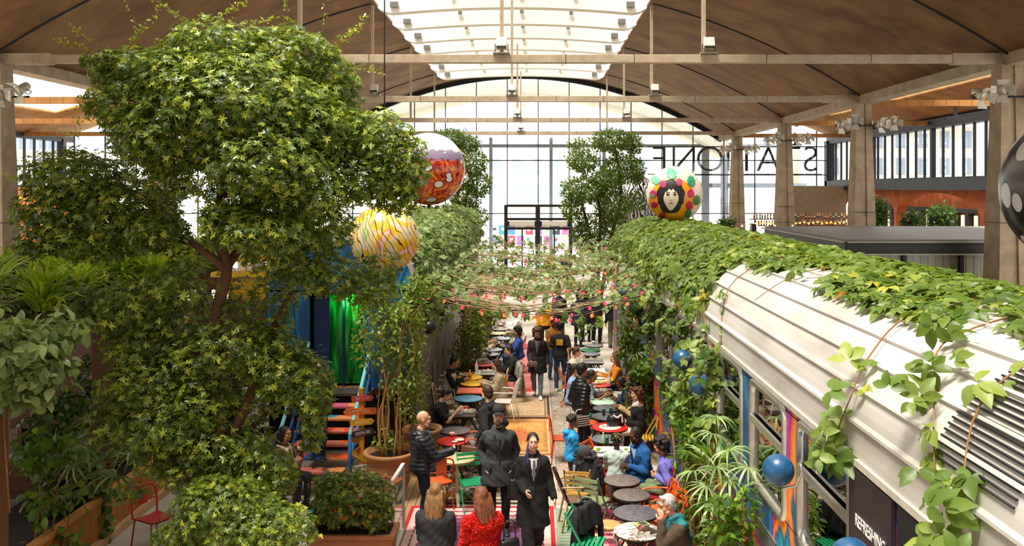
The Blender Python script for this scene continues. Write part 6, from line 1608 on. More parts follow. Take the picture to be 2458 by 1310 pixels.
# a head, face towards -Y, centred between ears
hm = MB()
hm.ball((0, .012, .022), (.074, .094, .096), 24, 16); hm.ball((0, -.03, -.035), (.058, .066, .083), 20, 14); hm.ball((0, -.074, -.096), (.026, .022, .022))
for sx in (-1, 1):
    hm.ball((sx * .036, -.066, -.03), (.028, .026, .03)); hm.ball((sx * .075, .012, -.008), (.009, .02, .032)); hm.ball((sx * .044, -.03, -.075), (.024, .045, .03))
hm.capsule((-.042, -.083, .034), (.042, -.083, .034), .011, .011); hm.capsule((0, -.09, .026), (0, -.107, -.02), .008, .0115); hm.ball((0, -.107, -.024), (.016, .011, .009)); hm.capsule((-.014, -.094, -.052), (.014, -.094, -.052), .011, .011)
hm.capsule((0, .026, -.17), (0, .012, -.05), .054, .05)
HEADV, _, HEADF = remesh(hm, .007, 3)
fm = MB()
for sx in (-1, 1): fm.ball((sx * .031, -.0825, .010), (.0125, .011, .0062), 10, 8)
EYE = (np.array(fm.v), fm.f); fm = MB()
for sx in (-1, 1): fm.ball((sx * .031, -.0915, .010), (.0062, .0038, .0058), 8, 6); fm.capsule((sx * .014, -.094, .033), (sx * .05, -.084, .036), .0036, .0026, 6)
IRIS = (np.array(fm.v), fm.f); fm = MB(); fm.capsule((-.019, -.1025, -.0535), (.019, -.1025, -.0535), .0055, .0055, 8); fm.capsule((-.016, -.1015, -.063), (.016, -.1015, -.063), .0065, .0065, 8)
LIPS = (np.array(fm.v), fm.f)
_hand = {}
def hand(curl):
    """wrist at 0, fingers along +Y, palm towards -Z, thumb on the +X side"""
    if curl in _hand: return _hand[curl]
    m = MB(); m.ball((0, .045, 0), (.039, .052, .015), 14, 10); m.capsule((0, -.02, 0), (0, .02, 0), .026, .028, 10, flat=.7)
    for x, L, k_ in ((.028, .075, .95), (.010, .083, 1.0), (-.009, .077, 1.05), (-.027, .06, 1.1)):
        p = Vector((x, .085, 0)); pts = [p - Vector((0, .015, 0)), p]; a = 0
        for seg in (.45, .3, .25):
            a += curl * k_ * (0.6 if seg == .45 else 0.5); d = Vector((x * 1.2, math.cos(a), -math.sin(a))).normalized(); p = p + d * L * seg; pts.append(p)
        m.tube(pts, [.0095, .0095, .0088, .008, .006], 8)
    m.tube([(.022, .02, -.004), (.045, .045, -.014), (.052, .07, -.024 - curl * .012), (.046, .092, -.03 - curl * .02)], [.014, .0125, .0105, .007], 8)
    _hand[curl] = (np.array([tuple(v) for v in m.v]), m.f); return _hand[curl]
_hair = {}
def hair(kind):
    if kind in _hair: return _hair[kind]
    m = MB(); rg = random.Random(4); st = 0.003
    if kind in ('short', 'long', 'bob', 'bun', 'pony', 'bunch', 'crop'):
        k_ = 0.96 if kind == 'crop' else 1.0
        m.ball((0, .024, .034), (.083 * k_, .098 * k_, .095 * k_), 20, 14); m.ball((0, .062, -.03), (.068, .05, .075 if kind != 'crop' else .06))
        for sx in (-1, 1): m.capsule((sx * .07, .02, .03), (sx * .074, .035, -.02), .022, .016)
        if kind in ('short', 'bob', 'bunch'): m.capsule((-.04, -.045, .1), (.045, -.04, .104), .022, .024)
    if kind in ('long', 'bob'):
        L = .2 if kind == 'long' else .08
        for sx in (-1, 1): m.tube([(sx * .06, .0, .05), (sx * .082, .02, -.04), (sx * .09, .04, -.12), (sx * .085, .055, -.12 - L * .6)], [.03, .034, .036, .026], 10)
        for q in range(9): x = -.08 + .02 * q; m.tube([(x * .9, .06, .03), (x, .085, -.06), (x * 1.08, .095, -.15), (x * 1.0 + rg.uniform(-.008, .008), .105 + rg.uniform(-.01, .01), -.12 - L * rg.uniform(.8, 1.08) * (1 - 3 * abs(x) ** 1.2))], [.032, .036, .036, .022], 8)
        st = .005
    if kind == 'bun': m.ball((0, .07, .115), .042)
    if kind == 'bunch': m.ball((0, .085, .06), .05); m.ball((0, .1, .09), .04)
    if kind == 'pony': m.tube([(0, .1, .06), (0, .15, .05), (0, .16, -.04), (0, .15, -.14)], [.03, .034, .03, .012], 10)
    if kind in ('curly', 'afro', 'longcurly'):
        m.ball((0, .024, .036), (.086, .1, .094), 20, 14)
        R_, n_, r_ = (.112, 90, .03) if kind != 'afro' else (.098, 80, .022)
        for q in range(n_):
            v = Vector((rg.gauss(0, 1), rg.gauss(0, 1), rg.gauss(0, 1))).normalized() * R_
            if v.y < -.03 and v.z < .05: continue
            if kind == 'afro' and v.z < -.03: continue
            m.ball(v + Vector((0, .028, .02)), r_ * rg.uniform(.8, 1.2), 8, 6)
        if kind == 'longcurly':
            for q in range(60): a = rg.uniform(-.2, math.pi + .2); z = rg.uniform(-.36, -.02); m.ball((.1 * math.cos(a), .035 + .075 * math.sin(a), z), rg.uniform(.022, .034), 8, 6)
        elif kind == 'curly':
            for q in range(26): a = rg.uniform(-.1, math.pi + .1); m.ball((.1 * math.cos(a), .03 + .08 * math.sin(a), rg.uniform(-.14, -.02)), rg.uniform(.025, .034), 8, 6)
        st = .004
    V, N_, F = remesh(m, .010, 2)
    V = V + N_ * (st * np.sin(np.arctan2(V[:, 0], V[:, 1] - .02) * 26 + 2.5 * np.sin(V[:, 2] * 28)))[:, None]
    _hair[kind] = (V, F); return _hair[kind]
def ik(a, b, l1, l2, pole):
    d = b - a; L = min(max(d.length, 0.05), (l1 + l2) * .999); u = d.normalized(); q = a + u * L
    c = (l1 * l1 - l2 * l2 + L * L) / (2 * L); hgt = math.sqrt(max(0, l1 * l1 - c * c)); p = pole - u * pole.dot(u)
    p = p.normalized() if p.length > 1e-5 else Vector((0, -1, 0))
    return a + u * c + p * hgt, q
_hm = {}
def hair_mat(col):
    if col in _hm: return _hm[col]
    t = NT('hair ' + col); n = t.noise(t.coord('Object', (1, 1, .12)), 55, 3, .6)
    _hm[col] = t.done(t.ramp(n.outputs[0], [(.3, shade(col, .45)), (.55, col), (.75, shade(col, 1.4))]), .62); return _hm[col]
SK = {'fair': 'e3b196', 'pink': 'dfa488', 'tan': 'c08a64', 'brown': '8a5636', 'dark': '5a3522'}
def cloth(col, rough=.85): return mat(col, rough, 0, .16, 26, .12)
def skin_m(k_): return mat(SK[k_], .5, 0, .05, 18)
def person(label, x, y, rz, h=1.72, pose='stand', skin='fair', hr=('short', '3a2a1e'), top='2a2a2c', legs='23252a', shoes='1c1a1a', hands=None, lean=0, yaw=0, pitch=0, coat=None, sleeve=1.0, puffer=False, vest=None, near=False, scarf=None, shirt=None, hood=None, beard=None, cap=None, z0=0.0, wide=1.0, cuffs=None, collar=None, skirt=None, feet=None, curl=.5, twist=0, glasses=False, girth=1.0, feat=None):
    s = h / 1.75; o = thing('person', label, 'person', (x, y, z0), R(rz)); vox = (.013 if near else .022)
    sit = pose == 'sit'; pz = (.53 / s if sit else .965)
    Rt = Matrix.Rotation(R(twist), 3, 'Z') @ Matrix.Rotation(R(lean), 3, 'X')
    P0 = Vector((0, 0, pz))
    def tp(v): return P0 + Rt @ Vector(v)
    def ring(zo, rx, ry, inf=0.0, yo=0.0, n=20): return [tp(((rx * girth + inf) * math.cos(a), (ry * girth + inf) * math.sin(a) + yo, zo)) for a in (2 * math.pi * q / n for q in range(n))]
    TOR = [(-.12, .12, .09, 0), (-.06, .155, .112, 0), (0, .163, .118, .005), (.1, .142, .105, 0), (.2, .138, .102, -.005), (.3, .158, .116, -.008), (.37, .165, .112, 0), (.42, .135, .09, .008), (.46, .09, .068, .012), (.495, .057, .056, .014), (.58, .052, .054, .005)]
    sh = [tp((sx * .165 * girth, .01, .395)) for sx in (1, -1)]; hip = [P0 + Vector((sx * .088, 0, -.045)) for sx in (1, -1)]
    HP = {'down': ((.25, -.03, .80), (-.25, -.03, .80)), 'pocket': ((.19, -.03, .93), (-.19, -.03, .93)), 'table': ((.15, -.42, .80), (-.15, -.42, .80)), 'lap': ((.1, -.28, .68), (-.1, -.28, .68)), 'front': ((.08, -.3, 1.12), (-.08, -.3, 1.12)), 'walk': ((.25, .12, .84), (-.25, -.16, .86)), 'cross': ((-.06, -.2, 1.16), (.06, -.2, 1.12))}
    hands = HP.get(hands, hands) if hands else (HP['table'] if sit else HP['down'])
    hands = [Vector(q) if (q := hands[i]) is not None else None for i in range(2)]
    FT = {'stand': ((.1, 0, .085), (-.1, .02, .085)), 'walk': ((.09, -.24, .085), (-.09, .24, .13)), 'sit': ((.12, -.42, .085), (-.11, -.36, .085))}
    feet = feet or FT[pose]
    arms = []
    for i, sx in enumerate((1, -1)):
        e, w = ik(sh[i], hands[i], .29, .265, Vector((sx * .28, .5, -.9))); arms.append((sh[i], e, w))
    lg = []
    for i, sx in enumerate((1, -1)):
        kn, an = ik(hip[i], Vector(feet[i]), .43, .42, Vector((sx * .12, -1, .1 if not sit else .5))); lg.append((hip[i], kn, an))
    neck = tp((0, -.004, .56)); Rh = Rt @ Matrix.Rotation(R(yaw), 3, 'Z') @ Matrix.Rotation(R(pitch) - R(lean) * .6, 3, 'X')
    Hc = neck + Rh @ Vector((0, -.012, .118)); Mh = Matrix.Translation(Hc) @ Rh.to_4x4()
    Sc = Matrix.Scale(s, 4)
    # body: one skin surface
    b = MB(); b.rings([ring(zo, rx * .96, ry * .96, 0, yo) for zo, rx, ry, yo in TOR])
    for (a, e, w) in arms: b.capsule(a, e, .05, .04); b.capsule(e, w, .04, .027)
    for (a, k_, an) in lg: b.capsule(a, k_, .085, .056); b.capsule(k_, an, .056, .038)
    V, N_, F = remesh(b, .02 if near else .026, 3)
    parts = [(xf(Sc, V), F, 0), (xf(Sc @ Mh, HEADV), HEADF, 0), (xf(Sc @ Mh, EYE[0]), EYE[1], 1), (xf(Sc @ Mh, IRIS[0]), IRIS[1], 2), (xf(Sc @ Mh, LIPS[0]), LIPS[1], 3)]
    for i, (a, e, w) in enumerate(arms):
        sx = (1, -1)[i]; d = (w - e).normalized(); inn = Vector((-sx, -.25, .0)); inn = (inn - d * inn.dot(d)).normalized()   # palm faces inwards
        pz_ = -inn; px_ = d.cross(pz_)
        HV, HF = hand(curl); HV = HV.copy()
        fwd = Vector((0, -1, .3)); flip = 1 if px_.dot(fwd) > 0 else -1
        M_ = Matrix((tuple(px_ * flip), tuple(d), tuple(pz_))).transposed().to_4x4(); M_.translation = w
        parts.append((xf(Sc @ M_, HV), HF, 0))
    from_np('body', parts, [skin_m(skin), mat('e8e2dc', .3), mat('241a14', .3), mat('b0645a' if skin in ('fair', 'pink', 'tan') else '6a3a34', .5)], o)
    # trousers
    tm_ = cloth(legs); m = MB()
    m.rings([ring(zo, rx, ry, .01, yo) for zo, rx, ry, yo in TOR[:3]] + [ring(.05, .148, .108, .008)])
    for (a, k_, an) in lg:
        e = k_ + (an - k_) * .97; m.capsule(a, k_, .092, .07 * wide); m.capsule(k_, e, .07 * wide, .052 * wide ** 2)
    V, N_, F = remesh(m, vox, 4); V = creases(V, N_, .0035, .8, x); from_np('trousers', [(xf(Sc, V), F, 0)], tm_, o)
    if skirt:
        m = MB(); kn = (lg[0][1] + lg[1][1]) / 2
        if sit: m.rings([ring(.02, .17, .14, .02), [kn * .5 + P0 * .5 + Vector((.2 * math.cos(a), .0, .11 * math.sin(a))) for a in np.linspace(0, 6.283, 21)[:-1]], [kn + Vector((.2 * math.cos(a), -.06, .1 * math.sin(a) - .01)) for a in np.linspace(0, 6.283, 21)[:-1]], [kn + Vector((.2 * math.cos(a), -.1 + .05 * math.sin(a), -.3 + .04 * math.sin(a))) for a in np.linspace(0, 6.283, 21)[:-1]]])
        V, N_, F = remesh(m, vox, 4); V = creases(V, N_, .005, .8, x); from_np('skirt', [(xf(Sc, V), F, 0)], cloth(skirt), o)
    # shoes
    for i, (a, k_, an) in enumerate(lg):
        q = MB(); sx = (1, -1)[i]; f = Vector((sx * .12, -1, 0)).normalized(); g0 = Vector((an.x, an.y, an.z - .085))
        q.rings([[g0 + f * t_ + Vector((-f.y, f.x, 0)) * w_ * math.cos(a_) + Vector((0, 0, max(0, hh * (.5 + .5 * math.sin(a_))))) for a_ in np.linspace(0, 6.283, 15)[:-1]] for t_, w_, hh in ((-.075, .025, .05), (-.06, .036, .1), (0, .04, .12), (.06, .043, .075), (.13, .046, .055), (.175, .036, .045), (.195, .012, .03))])
        ob_ = q.build('shoe', mat(shoes, .5, 0, .1, 10), o); ob_.scale = (s, s, s)
    # upper garment
    gm = cloth(top, .9) if not puffer else mat(top, .38, .05, .2, 20)
    inf = .034 if (coat or puffer) else .027
    if puffer: inf = .042
    m = MB(); lo = -.10 if not coat else -.12
    rr = [ring(zo, rx, ry, inf, yo) for zo, rx, ry, yo in TOR if zo >= lo and zo < .5]
    if not (coat or puffer): rr = [ring(-.09, .16, .12, inf)] + [r for r in rr[1:]]
    rr.append(ring(.505, .062, .062, inf * .5, .014))
    m.rings(rr)
    if coat and not sit:
        hz = coat / s; row = []
        for t_ in np.linspace(0, 1, 6):
            z = (pz + .05) * (1 - t_) + hz * t_; cx_ = Vector((0, (lg[0][2].y + lg[1][2].y) / 2 * t_ * .4, 0)); row.append([cx_ + Vector(((.17 + inf + .045 * t_) * girth * math.cos(a), (.125 + inf + .055 * t_) * girth * math.sin(a), z)) for a in np.linspace(0, 6.283, 21)[:-1]])
        m.rings(row)
    if sit and coat:
        for (a, k_, an) in lg: m.capsule(a, a.lerp(k_, .55), .12, .1)
    for (a, e, w) in arms:
        if sleeve >= 1: m.capsule(a, e, .056 + inf * .55, .047 + inf * .65); m.capsule(e, e.lerp(w, .97), .047 + inf * .65, .036 + inf * .6)
        elif sleeve > 0: m.capsule(a, a.lerp(e, sleeve), .06 + inf * .6, .056 + inf * .6)
    if hood: m.capsule(tp((-.06, .1, .46)), tp((.06, .1, .46)), .06, .06); m.capsule(tp((0, .12, .44)), tp((0, .14, .36)), .07, .04)
    if collar is None and (coat or puffer): m.tube([tp((.07 * math.cos(a), .014 + .066 * math.sin(a), .505 + .028 * math.sin(a))) for a in np.linspace(0, 6.283, 17)[:-1]], .024, 8, closed=True)
    V, N_, F = remesh(m, vox, 4)
    if puffer: V = V + N_ * (.013 * np.abs(np.sin(V[:, 2] * math.pi / .062 + .6 * V[:, 0])) - .006)[:, None]
    else: V = creases(V, N_, .0045 if not coat else .004, 1.0 if near else .8, x * 3)
    gname = 'coat' if coat else ('jacket' if puffer or hood else ('t_shirt' if 0 < sleeve < 1 else 'sweater'))
    go = from_np(gname, [(xf(Sc, V), F, 0)], gm, o)
    if coat and not sit and near:
        fy = lambda z, x_=0: -(.118 * girth + inf + .004) - .02 * max(0, (.15 - z)) + .9 * x_ * x_
        q = MB(); q.tube([tp((.012, fy(z) - .004, z)) for z in np.linspace(.44, -.28, 10)], .006, 6, flat=1.4)
        q.build('placket', gm, o).scale = (s, s, s)
        for sx in (-1, 1):
            q = MB(); q.poly([tp((sx * .03, fy(.2) - .003, .2)), tp((sx * .085, fy(.36, .085) - .006, .36)), tp((sx * .1, fy(.42, .1) + .012, .41)), tp((sx * .05, fy(.44) + .03, .46))], (0, -.012, 0)); q.build('lapel', gm, o).scale = (s, s, s)
            q = MB(); q.bar(tp((sx * .105, fy(-.02, .1) - .012, .0)), tp((sx * .15, fy(-.08, .14) - .012, -.07)), .022, .012); q.build('pocket_flap', gm, o).scale = (s, s, s)
        if not shirt:
            for k_ in range(4): q = MB(); q.ball(tp((.0, fy(.34 - k_ * .13) - .012, .34 - k_ * .13)), .009, 8, 6); q.build('button', M_black, o).scale = (s, s, s)
    def child(name, mb, mt, v_=None, it=3, amp=.003):
        V, N_, F = remesh(mb, v_ or vox, it); V = creases(V, N_, amp, 1.2, x); return from_np(name, [(xf(Sc, V), F, 0)], mt, o)
    if vest:
        m = MB(); m.rings([ring(zo, rx, ry, inf + .014, yo) for zo, rx, ry, yo in TOR if -.07 < zo < .46]); child('vest', m, cloth(vest))
    if shirt:
        q = MB(); f = lambda u, v: tuple(s * c for c in tp(((-1 + 2 * u) * (.062 * v ** .8 + .006), -(.118 * girth + inf + .012) + .018 * (-1 + 2 * u) ** 2 + (.03 * max(0, v - .6) / .4), .16 + .31 * v)))
        q.grid(f, 6, 8); q.build('shirt_front', cloth(shirt[0]), o)
        if len(shirt) > 1: q = MB(); q.poly([tuple(s * c for c in tp((a_, -(.118 * girth + inf + .016), z_))) for a_, z_ in ((-.016, .45), (.016, .45), (.02, .22), (0, .19), (-.02, .22))], (0, -.006, 0)); q.build('tie', cloth(shirt[1]), o)
    if collar:
        m = MB(); m.tube([tp((.1 * math.cos(a), .012 + .09 * math.sin(a), .47 + .03 * math.sin(a))) for a in np.linspace(0, 6.283, 21)[:-1]], .035, 8, closed=True); m.capsule(tp((.06, -.1, .42)), tp((.05, -.14, .27)), .035, .02); m.capsule(tp((-.06, -.1, .42)), tp((-.05, -.14, .27)), .035, .02); child('collar', m, cloth(collar), .014, 3, .006)
    if cuffs:
        for (a, e, w) in arms: m = MB(); m.capsule(e.lerp(w, .84), e.lerp(w, .97), .058, .058); child('cuff', m, cloth(cuffs), .012, 2, .004)
    if scarf:
        m = MB()
        for k_, (rx, z_) in enumerate(((.085, .47), (.075, .51), (.1, .44))): m.tube([tp((rx * math.cos(a), .008 + rx * .9 * math.sin(a), z_ + .02 * math.sin(a + k_))) for a in np.linspace(0, 6.283, 21)[:-1]], .032, 8, closed=True)
        if scarf[1]: m.tube([tp((.05, -.1, .44)), tp((.07, -.155, .3)), tp((.06, -.165, .1)), tp((.05, -.17, -.06))], [.04, .05, .05, .05], 10); m.tube([tp((-.04, -.1, .44)), tp((-.09, -.15, .32)), tp((-.12, -.12, .2))], [.04, .05, .03], 10); m.capsule(tp((-.15, .06, .43)), tp((.15, .06, .43)), .07, .07); m.capsule(tp((0, .1, .42)), tp((0, .14, .2)), .13, .08, flat=.4)
        child('scarf', m, cloth(scarf[0]), .014, 3, .006)
    if hr: V, F = hair(hr[0]); from_np('hair', [(xf(Sc @ Mh, V), F, 0)], hair_mat(hr[1]), o)
    if beard:
        m = MB(); pts = [(.068, -.0, -.03), (.062, -.04, -.075), (.03, -.085, -.1), (0, -.094, -.105), (-.03, -.085, -.1), (-.062, -.04, -.075), (-.068, -.0, -.03)]; m.tube(pts, [.01, .017, .02, .022, .02, .017, .01], 8); m.tube([(-.026, -.098, -.058), (-.015, -.107, -.042), (.015, -.107, -.042), (.026, -.098, -.058)], .007, 6)
        V, N_, F = remesh(m, .008, 1); from_np('beard', [(xf(Sc @ Mh, V), F, 0)], hair_mat(beard), o)
    if cap:
        m = MB(); m.lathe([(.088, 0), (.09, .03), (.08, .07), (.05, .1), (.01, .11)], 24, (0, .012, .05)); m.grid(lambda u, v: (.075 * (2 * u - 1) * (1 - .35 * v * v), -.06 - .085 * v * math.sqrt(max(0, 1 - .5 * (2 * u - 1) ** 2)), .072 - .012 * v - .03 * (2 * u - 1) ** 2), 10, 6); V = np.array([tuple(v) for v in m.v]); from_np('cap', [(xf(Sc @ Mh, V), m.f, 0)], cloth(cap), o)
    if glasses:
        m = MB()
        for sx in (-1, 1): m.tube([(sx * .032 + .023 * math.cos(a), -.103, .008 + .017 * math.sin(a)) for a in np.linspace(0, 6.283, 17)[:-1]], .003, 5, closed=True); m.tube([(sx * .055, -.1, .01), (sx * .076, 0, .01)], .003, 5)
        V = np.array([tuple(v) for v in m.v]); from_np('glasses', [(xf(Sc @ Mh, V), m.f, 0)], mat('5a1a1a', .3), o)
    W = Matrix.Translation((x, y, z0)) @ Matrix.Rotation(R(rz), 4, 'Z') @ Sc
    for k_, fn in (feat or {}).items():
        fn(o, lambda v: tuple(Vector(tp(v)) * s), lambda v: tuple((Sc @ Mh) @ Vector(v)))
    return o, [W @ a[2] for a in arms], W @ Hc
def stand_at(px, py, h): Y = FPX * (H - h) / (py - CY); return (px - CX) * Y / FPX, Y
def sit_at(px, py, ht=1.29): Y = FPX * (H - ht) / (py - CY); return (px - CX) * Y / FPX, Y
def SP(label, px, py, rz, h=1.72, **k_): x, y = stand_at(px, py, h); return person(label, x, y, rz, h, **k_)
def SS(label, px, py, rz, h=1.7, back=.1, **k_):
    x, y = sit_at(px, py, 1.29 * h / 1.7); a = R(rz); l = math.sin(R(k_.get('lean', 8))) * .6 + .02
    return person(label, x - math.sin(a) * l, y + math.cos(a) * l, rz, h, pose='sit', **{'lean': 8, **k_})
def bag_rings(p, w, d, hgt, mt, name, lab, cat, rz=0, strap=True, soft=.9):
    o = thing(name, lab, cat, p, rz); q = MB()
    q.rings([[(w * k_ * math.copysign(abs(math.cos(a)) ** .5, math.cos(a)), d * k2 * math.copysign(abs(math.sin(a)) ** .5, math.sin(a)), z * hgt) for a in np.linspace(0, 6.283, 25)[:-1]] for z, k_, k2 in ((0, .9, .9), (.05, 1, 1), (.5, 1, 1), (.95, soft, soft * .8), (1, soft * .96, soft * .7))]); q.build('bag_body', mt, o)
    if strap: q = MB(); q.tube(smooth_line([(-w * .6, 0, hgt * .95), (-w * .45, 0, hgt + .2), (w * .45, 0, hgt + .2), (w * .6, 0, hgt * .95)]), .009, 6); q.build('handle', mt, o)
    return o
def puffer_stripes(): pass
# ---- the walkers nearest
_, hb_, _ = SP('bald man in a quilted dark jacket standing at the tan wooden table', 1012, 988, 105, 1.8, skin='pink', hr=None, top='20242c', puffer=True, hood=True, legs='252c3c', hands=((.2, -.22, 1.05), (-.16, -.42, 1.2)), near=True, pitch=6, girth=1.14, shoes='15161a', curl=1.2)
o = thing('phone', 'small dark phone held by the bald man in the quilted jacket', 'phone', hb_[1] + Vector((.07, 0, .01)), .4); q = MB(); q.box((0, 0, .03), (.03, .03, .09)); q.build('body', M_black, o); q = MB(); q.box((0.016, 0, .03), (.002, .026, .08)); q.build('screen', mat('3a4a60', .2), o)
SP('man in a black cap and charcoal coat walking with hands in his pockets', 1197, 978, 2, 1.85, pose='stand', skin='fair', hr=('crop', '2a2018'), beard='3a281c', cap='222426', top='34373a', coat=.72, legs='121214', hands='pocket', near=True, shoes='151515', feet=((.1, -.1, .085), (-.1, .12, .085)), pitch=2, girth=1.06)
_, hw, hh_ = SP('dark haired woman in a long black coat over a pale blouse walking towards us', 1279, 1041, 6, 1.70, pose='walk', skin='fair', hr=('pony', '2c1c14'), top='17181a', coat=.44, legs='1a1a1c', wide=1.35, hands=((.3, -.05, .84), (-.13, -.24, 1.0)), near=True, shoes='d8d2c8', shirt=('d8d4d0', '6a6a70'), curl=.45, girth=1.02, feet=((.08, .18, .11), (-.08, -.18, .085)),
    feat={'scarf': lambda o, tp_, hd: (lambda q: (q.tube([hd((-.07, -.02, -.03)), hd((-.085, -.05, -.12)), tp_((-.09, -.14, .42)), tp_((-.07, -.16, .36))], [.015, .022, .022, .012], 8), q.build('purple_scarf', cloth('3a2a6a'), o)))(MB())})
bag_rings(hw[1] + Vector((-.1, .3, -.2)), .15, .07, .28, mat('141416', .5), 'shoulder_bag', 'black shoulder bag behind the arm of the woman in the long black coat', 'bag', .2)
SP('fair haired woman seen from behind in a dark wool coat at the bottom edge', 1046, 1162, 172, 1.68, skin='fair', hr=('long', '7e5a34'), top='23252b', coat=.6, legs='1a1b20', hands='front', near=True, girth=1.12, pitch=10)
_, hr_, _ = SP('long haired woman seen from behind in a fuzzy red sweater', 1158, 1172, -158, 1.66, skin='fair', hr=('long', '744026'), top='d42018', legs='22242c', hands=((.1, -.3, 1.12), (-.05, -.28, 1.16)), near=True, yaw=12, pitch=14, girth=1.08,
    feat={'fuzz': lambda o, tp_, hd: (lambda g: (lambda me: leaves('fuzz', me[0], me[1], me[2], .035, mat('e03024', .9), o, 'rhomb'))(g))((lambda c: (lambda V, N_: (V, N_ + np.random.default_rng(3).normal(0, .6, N_.shape), np.random.default_rng(5).normal(0, 1, N_.shape)))(*c))((lambda ob__: (lambda me_: (np.array([v.co for v in me_.vertices]), np.array([v.normal for v in me_.vertices])))(ob__.data))([c for c in o.children if c.name.startswith('sweater')][0])))})
o = thing('phone', 'dark phone in the hands of the woman in the red sweater', 'phone', hr_[1] + Vector((-.02, .06, .03)), .3); q = MB(); q.box((0, 0, 0), (.07, .012, .14), rx=.5); q.build('body', M_black, o); q = MB(); q.box((0, -.0075, .004), (.062, .002, .125), rx=.5); q.build('screen', mat('2a3444', .2), o)
x, y = stand_at(1205, 1172, 1.66); bag_rings((x + .09, y - .04, .72), .13, .06, .36, mat('131315', .35), 'tote_bag', 'shiny black tote bag hanging at the side of the red sweater', 'bag', .5)
x, y = stand_at(1098, 1172, 1.66); bag_rings((x, y + .05, .62), .14, .08, .3, mat('b8854a', .8), 'paper_bag', 'brown paper bag between the dark coat and the red sweater', 'bag', .1, False, 1.0)
_, hk, _ = SP('man in a black hooded jacket and jeans standing turned to the square table', 1172, 926, -128, 1.8, skin='fair', hr=('short', '4a3020'), top='1c1d1f', coat=.62, hood=True, legs='23304a', hands='pocket', near=True, yaw=-10, pitch=8)
bag_rings((hk[1].x - .4, hk[1].y - .3, .5), .17, .07, .32, mat('5a3a26', .5), 'leather_bag', 'brown leather bag hanging beside the black hooded jacket', 'bag', -.4)
_, hby, _ = SP('curly haired boy in a bright blue hoodie beside the aisle', 1372, 996, 100, 1.45, skin='brown', hr=('afro', '2a1a12'), top='2a9ad8', hood=True, legs='1a2030', hands=((.05, -.3, 1.05), (-.05, -.32, 1.08)), near=True, shoes='3a3e34', wide=1.15, pitch=6,
    feat={'print': lambda o, tp_, hd: (lambda q: (q.tube([tp_((-.175, -.03 + .06 * math.cos(a), .28 + .06 * math.sin(a))) for a in np.linspace(0, 6.283, 17)[:-1]], .006, 6, closed=True), q.build('printed_emblem', mat('d8e8f0', .7), o)))(MB()), 'stripe': lambda o, tp_, hd: (lambda q: (q.box((-.2, .0, .42), (.012, .03, .55)), q.build('side_stripe', mat('d8e0ee', .7), o)))(MB())})
_, hl_, _ = SP('man in a glossy black jacket holding books by the table row', 1395, 873, 118, 1.82, skin='tan', hr=('short', '1a1412'), top='1b1c1f', puffer=True, legs='121214', hands=((.2, -.18, 1.0), (-.22, .02, .84)), near=True, pitch=8, yaw=6)
o = thing('wire_basket', 'small black and white wire basket hanging from the hand of the glossy jacket', 'basket', (hl_[1].x - .12, hl_[1].y - .1, .72), .5); q = MB(); q.box((0, 0, .1), (.3, .14, .2)); q.build('basket_body', mat('4a4846', .6, 0, .6, 40), o); q = MB()
for k_ in range(5): q.box((0, -.075, .03 + k_ * .04), (.31, .008, .012))
q.tube(smooth_line([(-.1, 0, .2), (-.08, 0, .3), (.08, 0, .3), (.1, 0, .2)]), .008, 6); q.build('wire_side', M_china, o)
_, hc, _ = SP('woman with loose brown curls in a long black cardigan walking with a belt bag', 1290, 786, -4, 1.72, pose='walk', skin='tan', hr=('curly', '5a3820'), top='1a1b1e', coat=.62, legs='6a7684', hands=((.27, -.04, .86), (-.16, -.22, .95)), near=True, shoes='e8e4de', shirt=('6a686c',), pitch=14)
bag_rings((hc[1].x + .05, hc[1].y - .1, hc[1].z - .12), .13, .04, .13, mat('6a5a58', .5), 'belt_bag', 'grey belt bag carried by the woman with loose brown curls', 'bag', .1, False)
SP('man in a black t-shirt with a yellow back print and jeans', 1345, 772, 172, 1.78, skin='tan', hr=('short', '1a1412'), top='17181a', sleeve=.7, legs='2f4a72', shoes='d8d4cc', hands=((.2, -.2, 1.1), (-.24, -.05, .9)), feat={'print': lambda o, tp_, hd: (lambda q: (q.box(tp_((0, .145, .3)), (.17, .012, .15)), q.build('back_print', mat('e0a01c', .7, 0, .4, 30), o)))(MB())})
SP('woman in an ochre top and jeans half hidden behind the walking woman', 1328, 762, 20, 1.66, skin='brown', hr=('bunch', '17110e'), top='b87a34', legs='3a5a88', hands='front', pitch=16)
# ---- far standing visitors under the strings
SP('woman in a dark jacket over a mustard sweater under the strings', 1308, 716, 4, 1.7, skin='tan', hr=('bun', '2a1c14'), top='e0a020', legs='17181c', hands='down')
SP('tall man in a dark shirt facing us under the strings', 1342, 690, 2, 1.82, skin='fair', hr=('short', '4a3222'), top='23262c', legs='20242e', hands='down')
SP('visitor in a navy jacket in the waiting group beside the tall man', 1388, 702, 150, 1.76, skin='tan', hr=('short', '1a1412'), top='1e2634', coat=.7, legs='17181c', hands='pocket')
SP('visitor in a black coat in the middle of the waiting group', 1407, 694, 190, 1.76, skin='fair', hr=('bob', '1c1512'), top='17181b', coat=.6, legs='15161a', hands='front')
SP('broad man all in black with hands at his waist in the waiting group', 1432, 690, 8, 1.86, skin='fair', hr=('short', '3a281c'), top='161618', legs='131315', hands=((.2, -.12, 1.0), (-.2, -.12, 1.0)), girth=1.12, wide=1.1)
SP('visitor with back turned in a black jacket and olive trousers', 1473, 704, 178, 1.76, skin='tan', hr=('short', '17120e'), top='151618', legs='6a664e', hands='down', wide=1.2)
SP('visitor in an orange jacket just inside the entrance doors', 1323, 598, 20, 1.7, skin='fair', hr=('short', '3a281c'), top='e08a20', legs='23262c', hands='down')
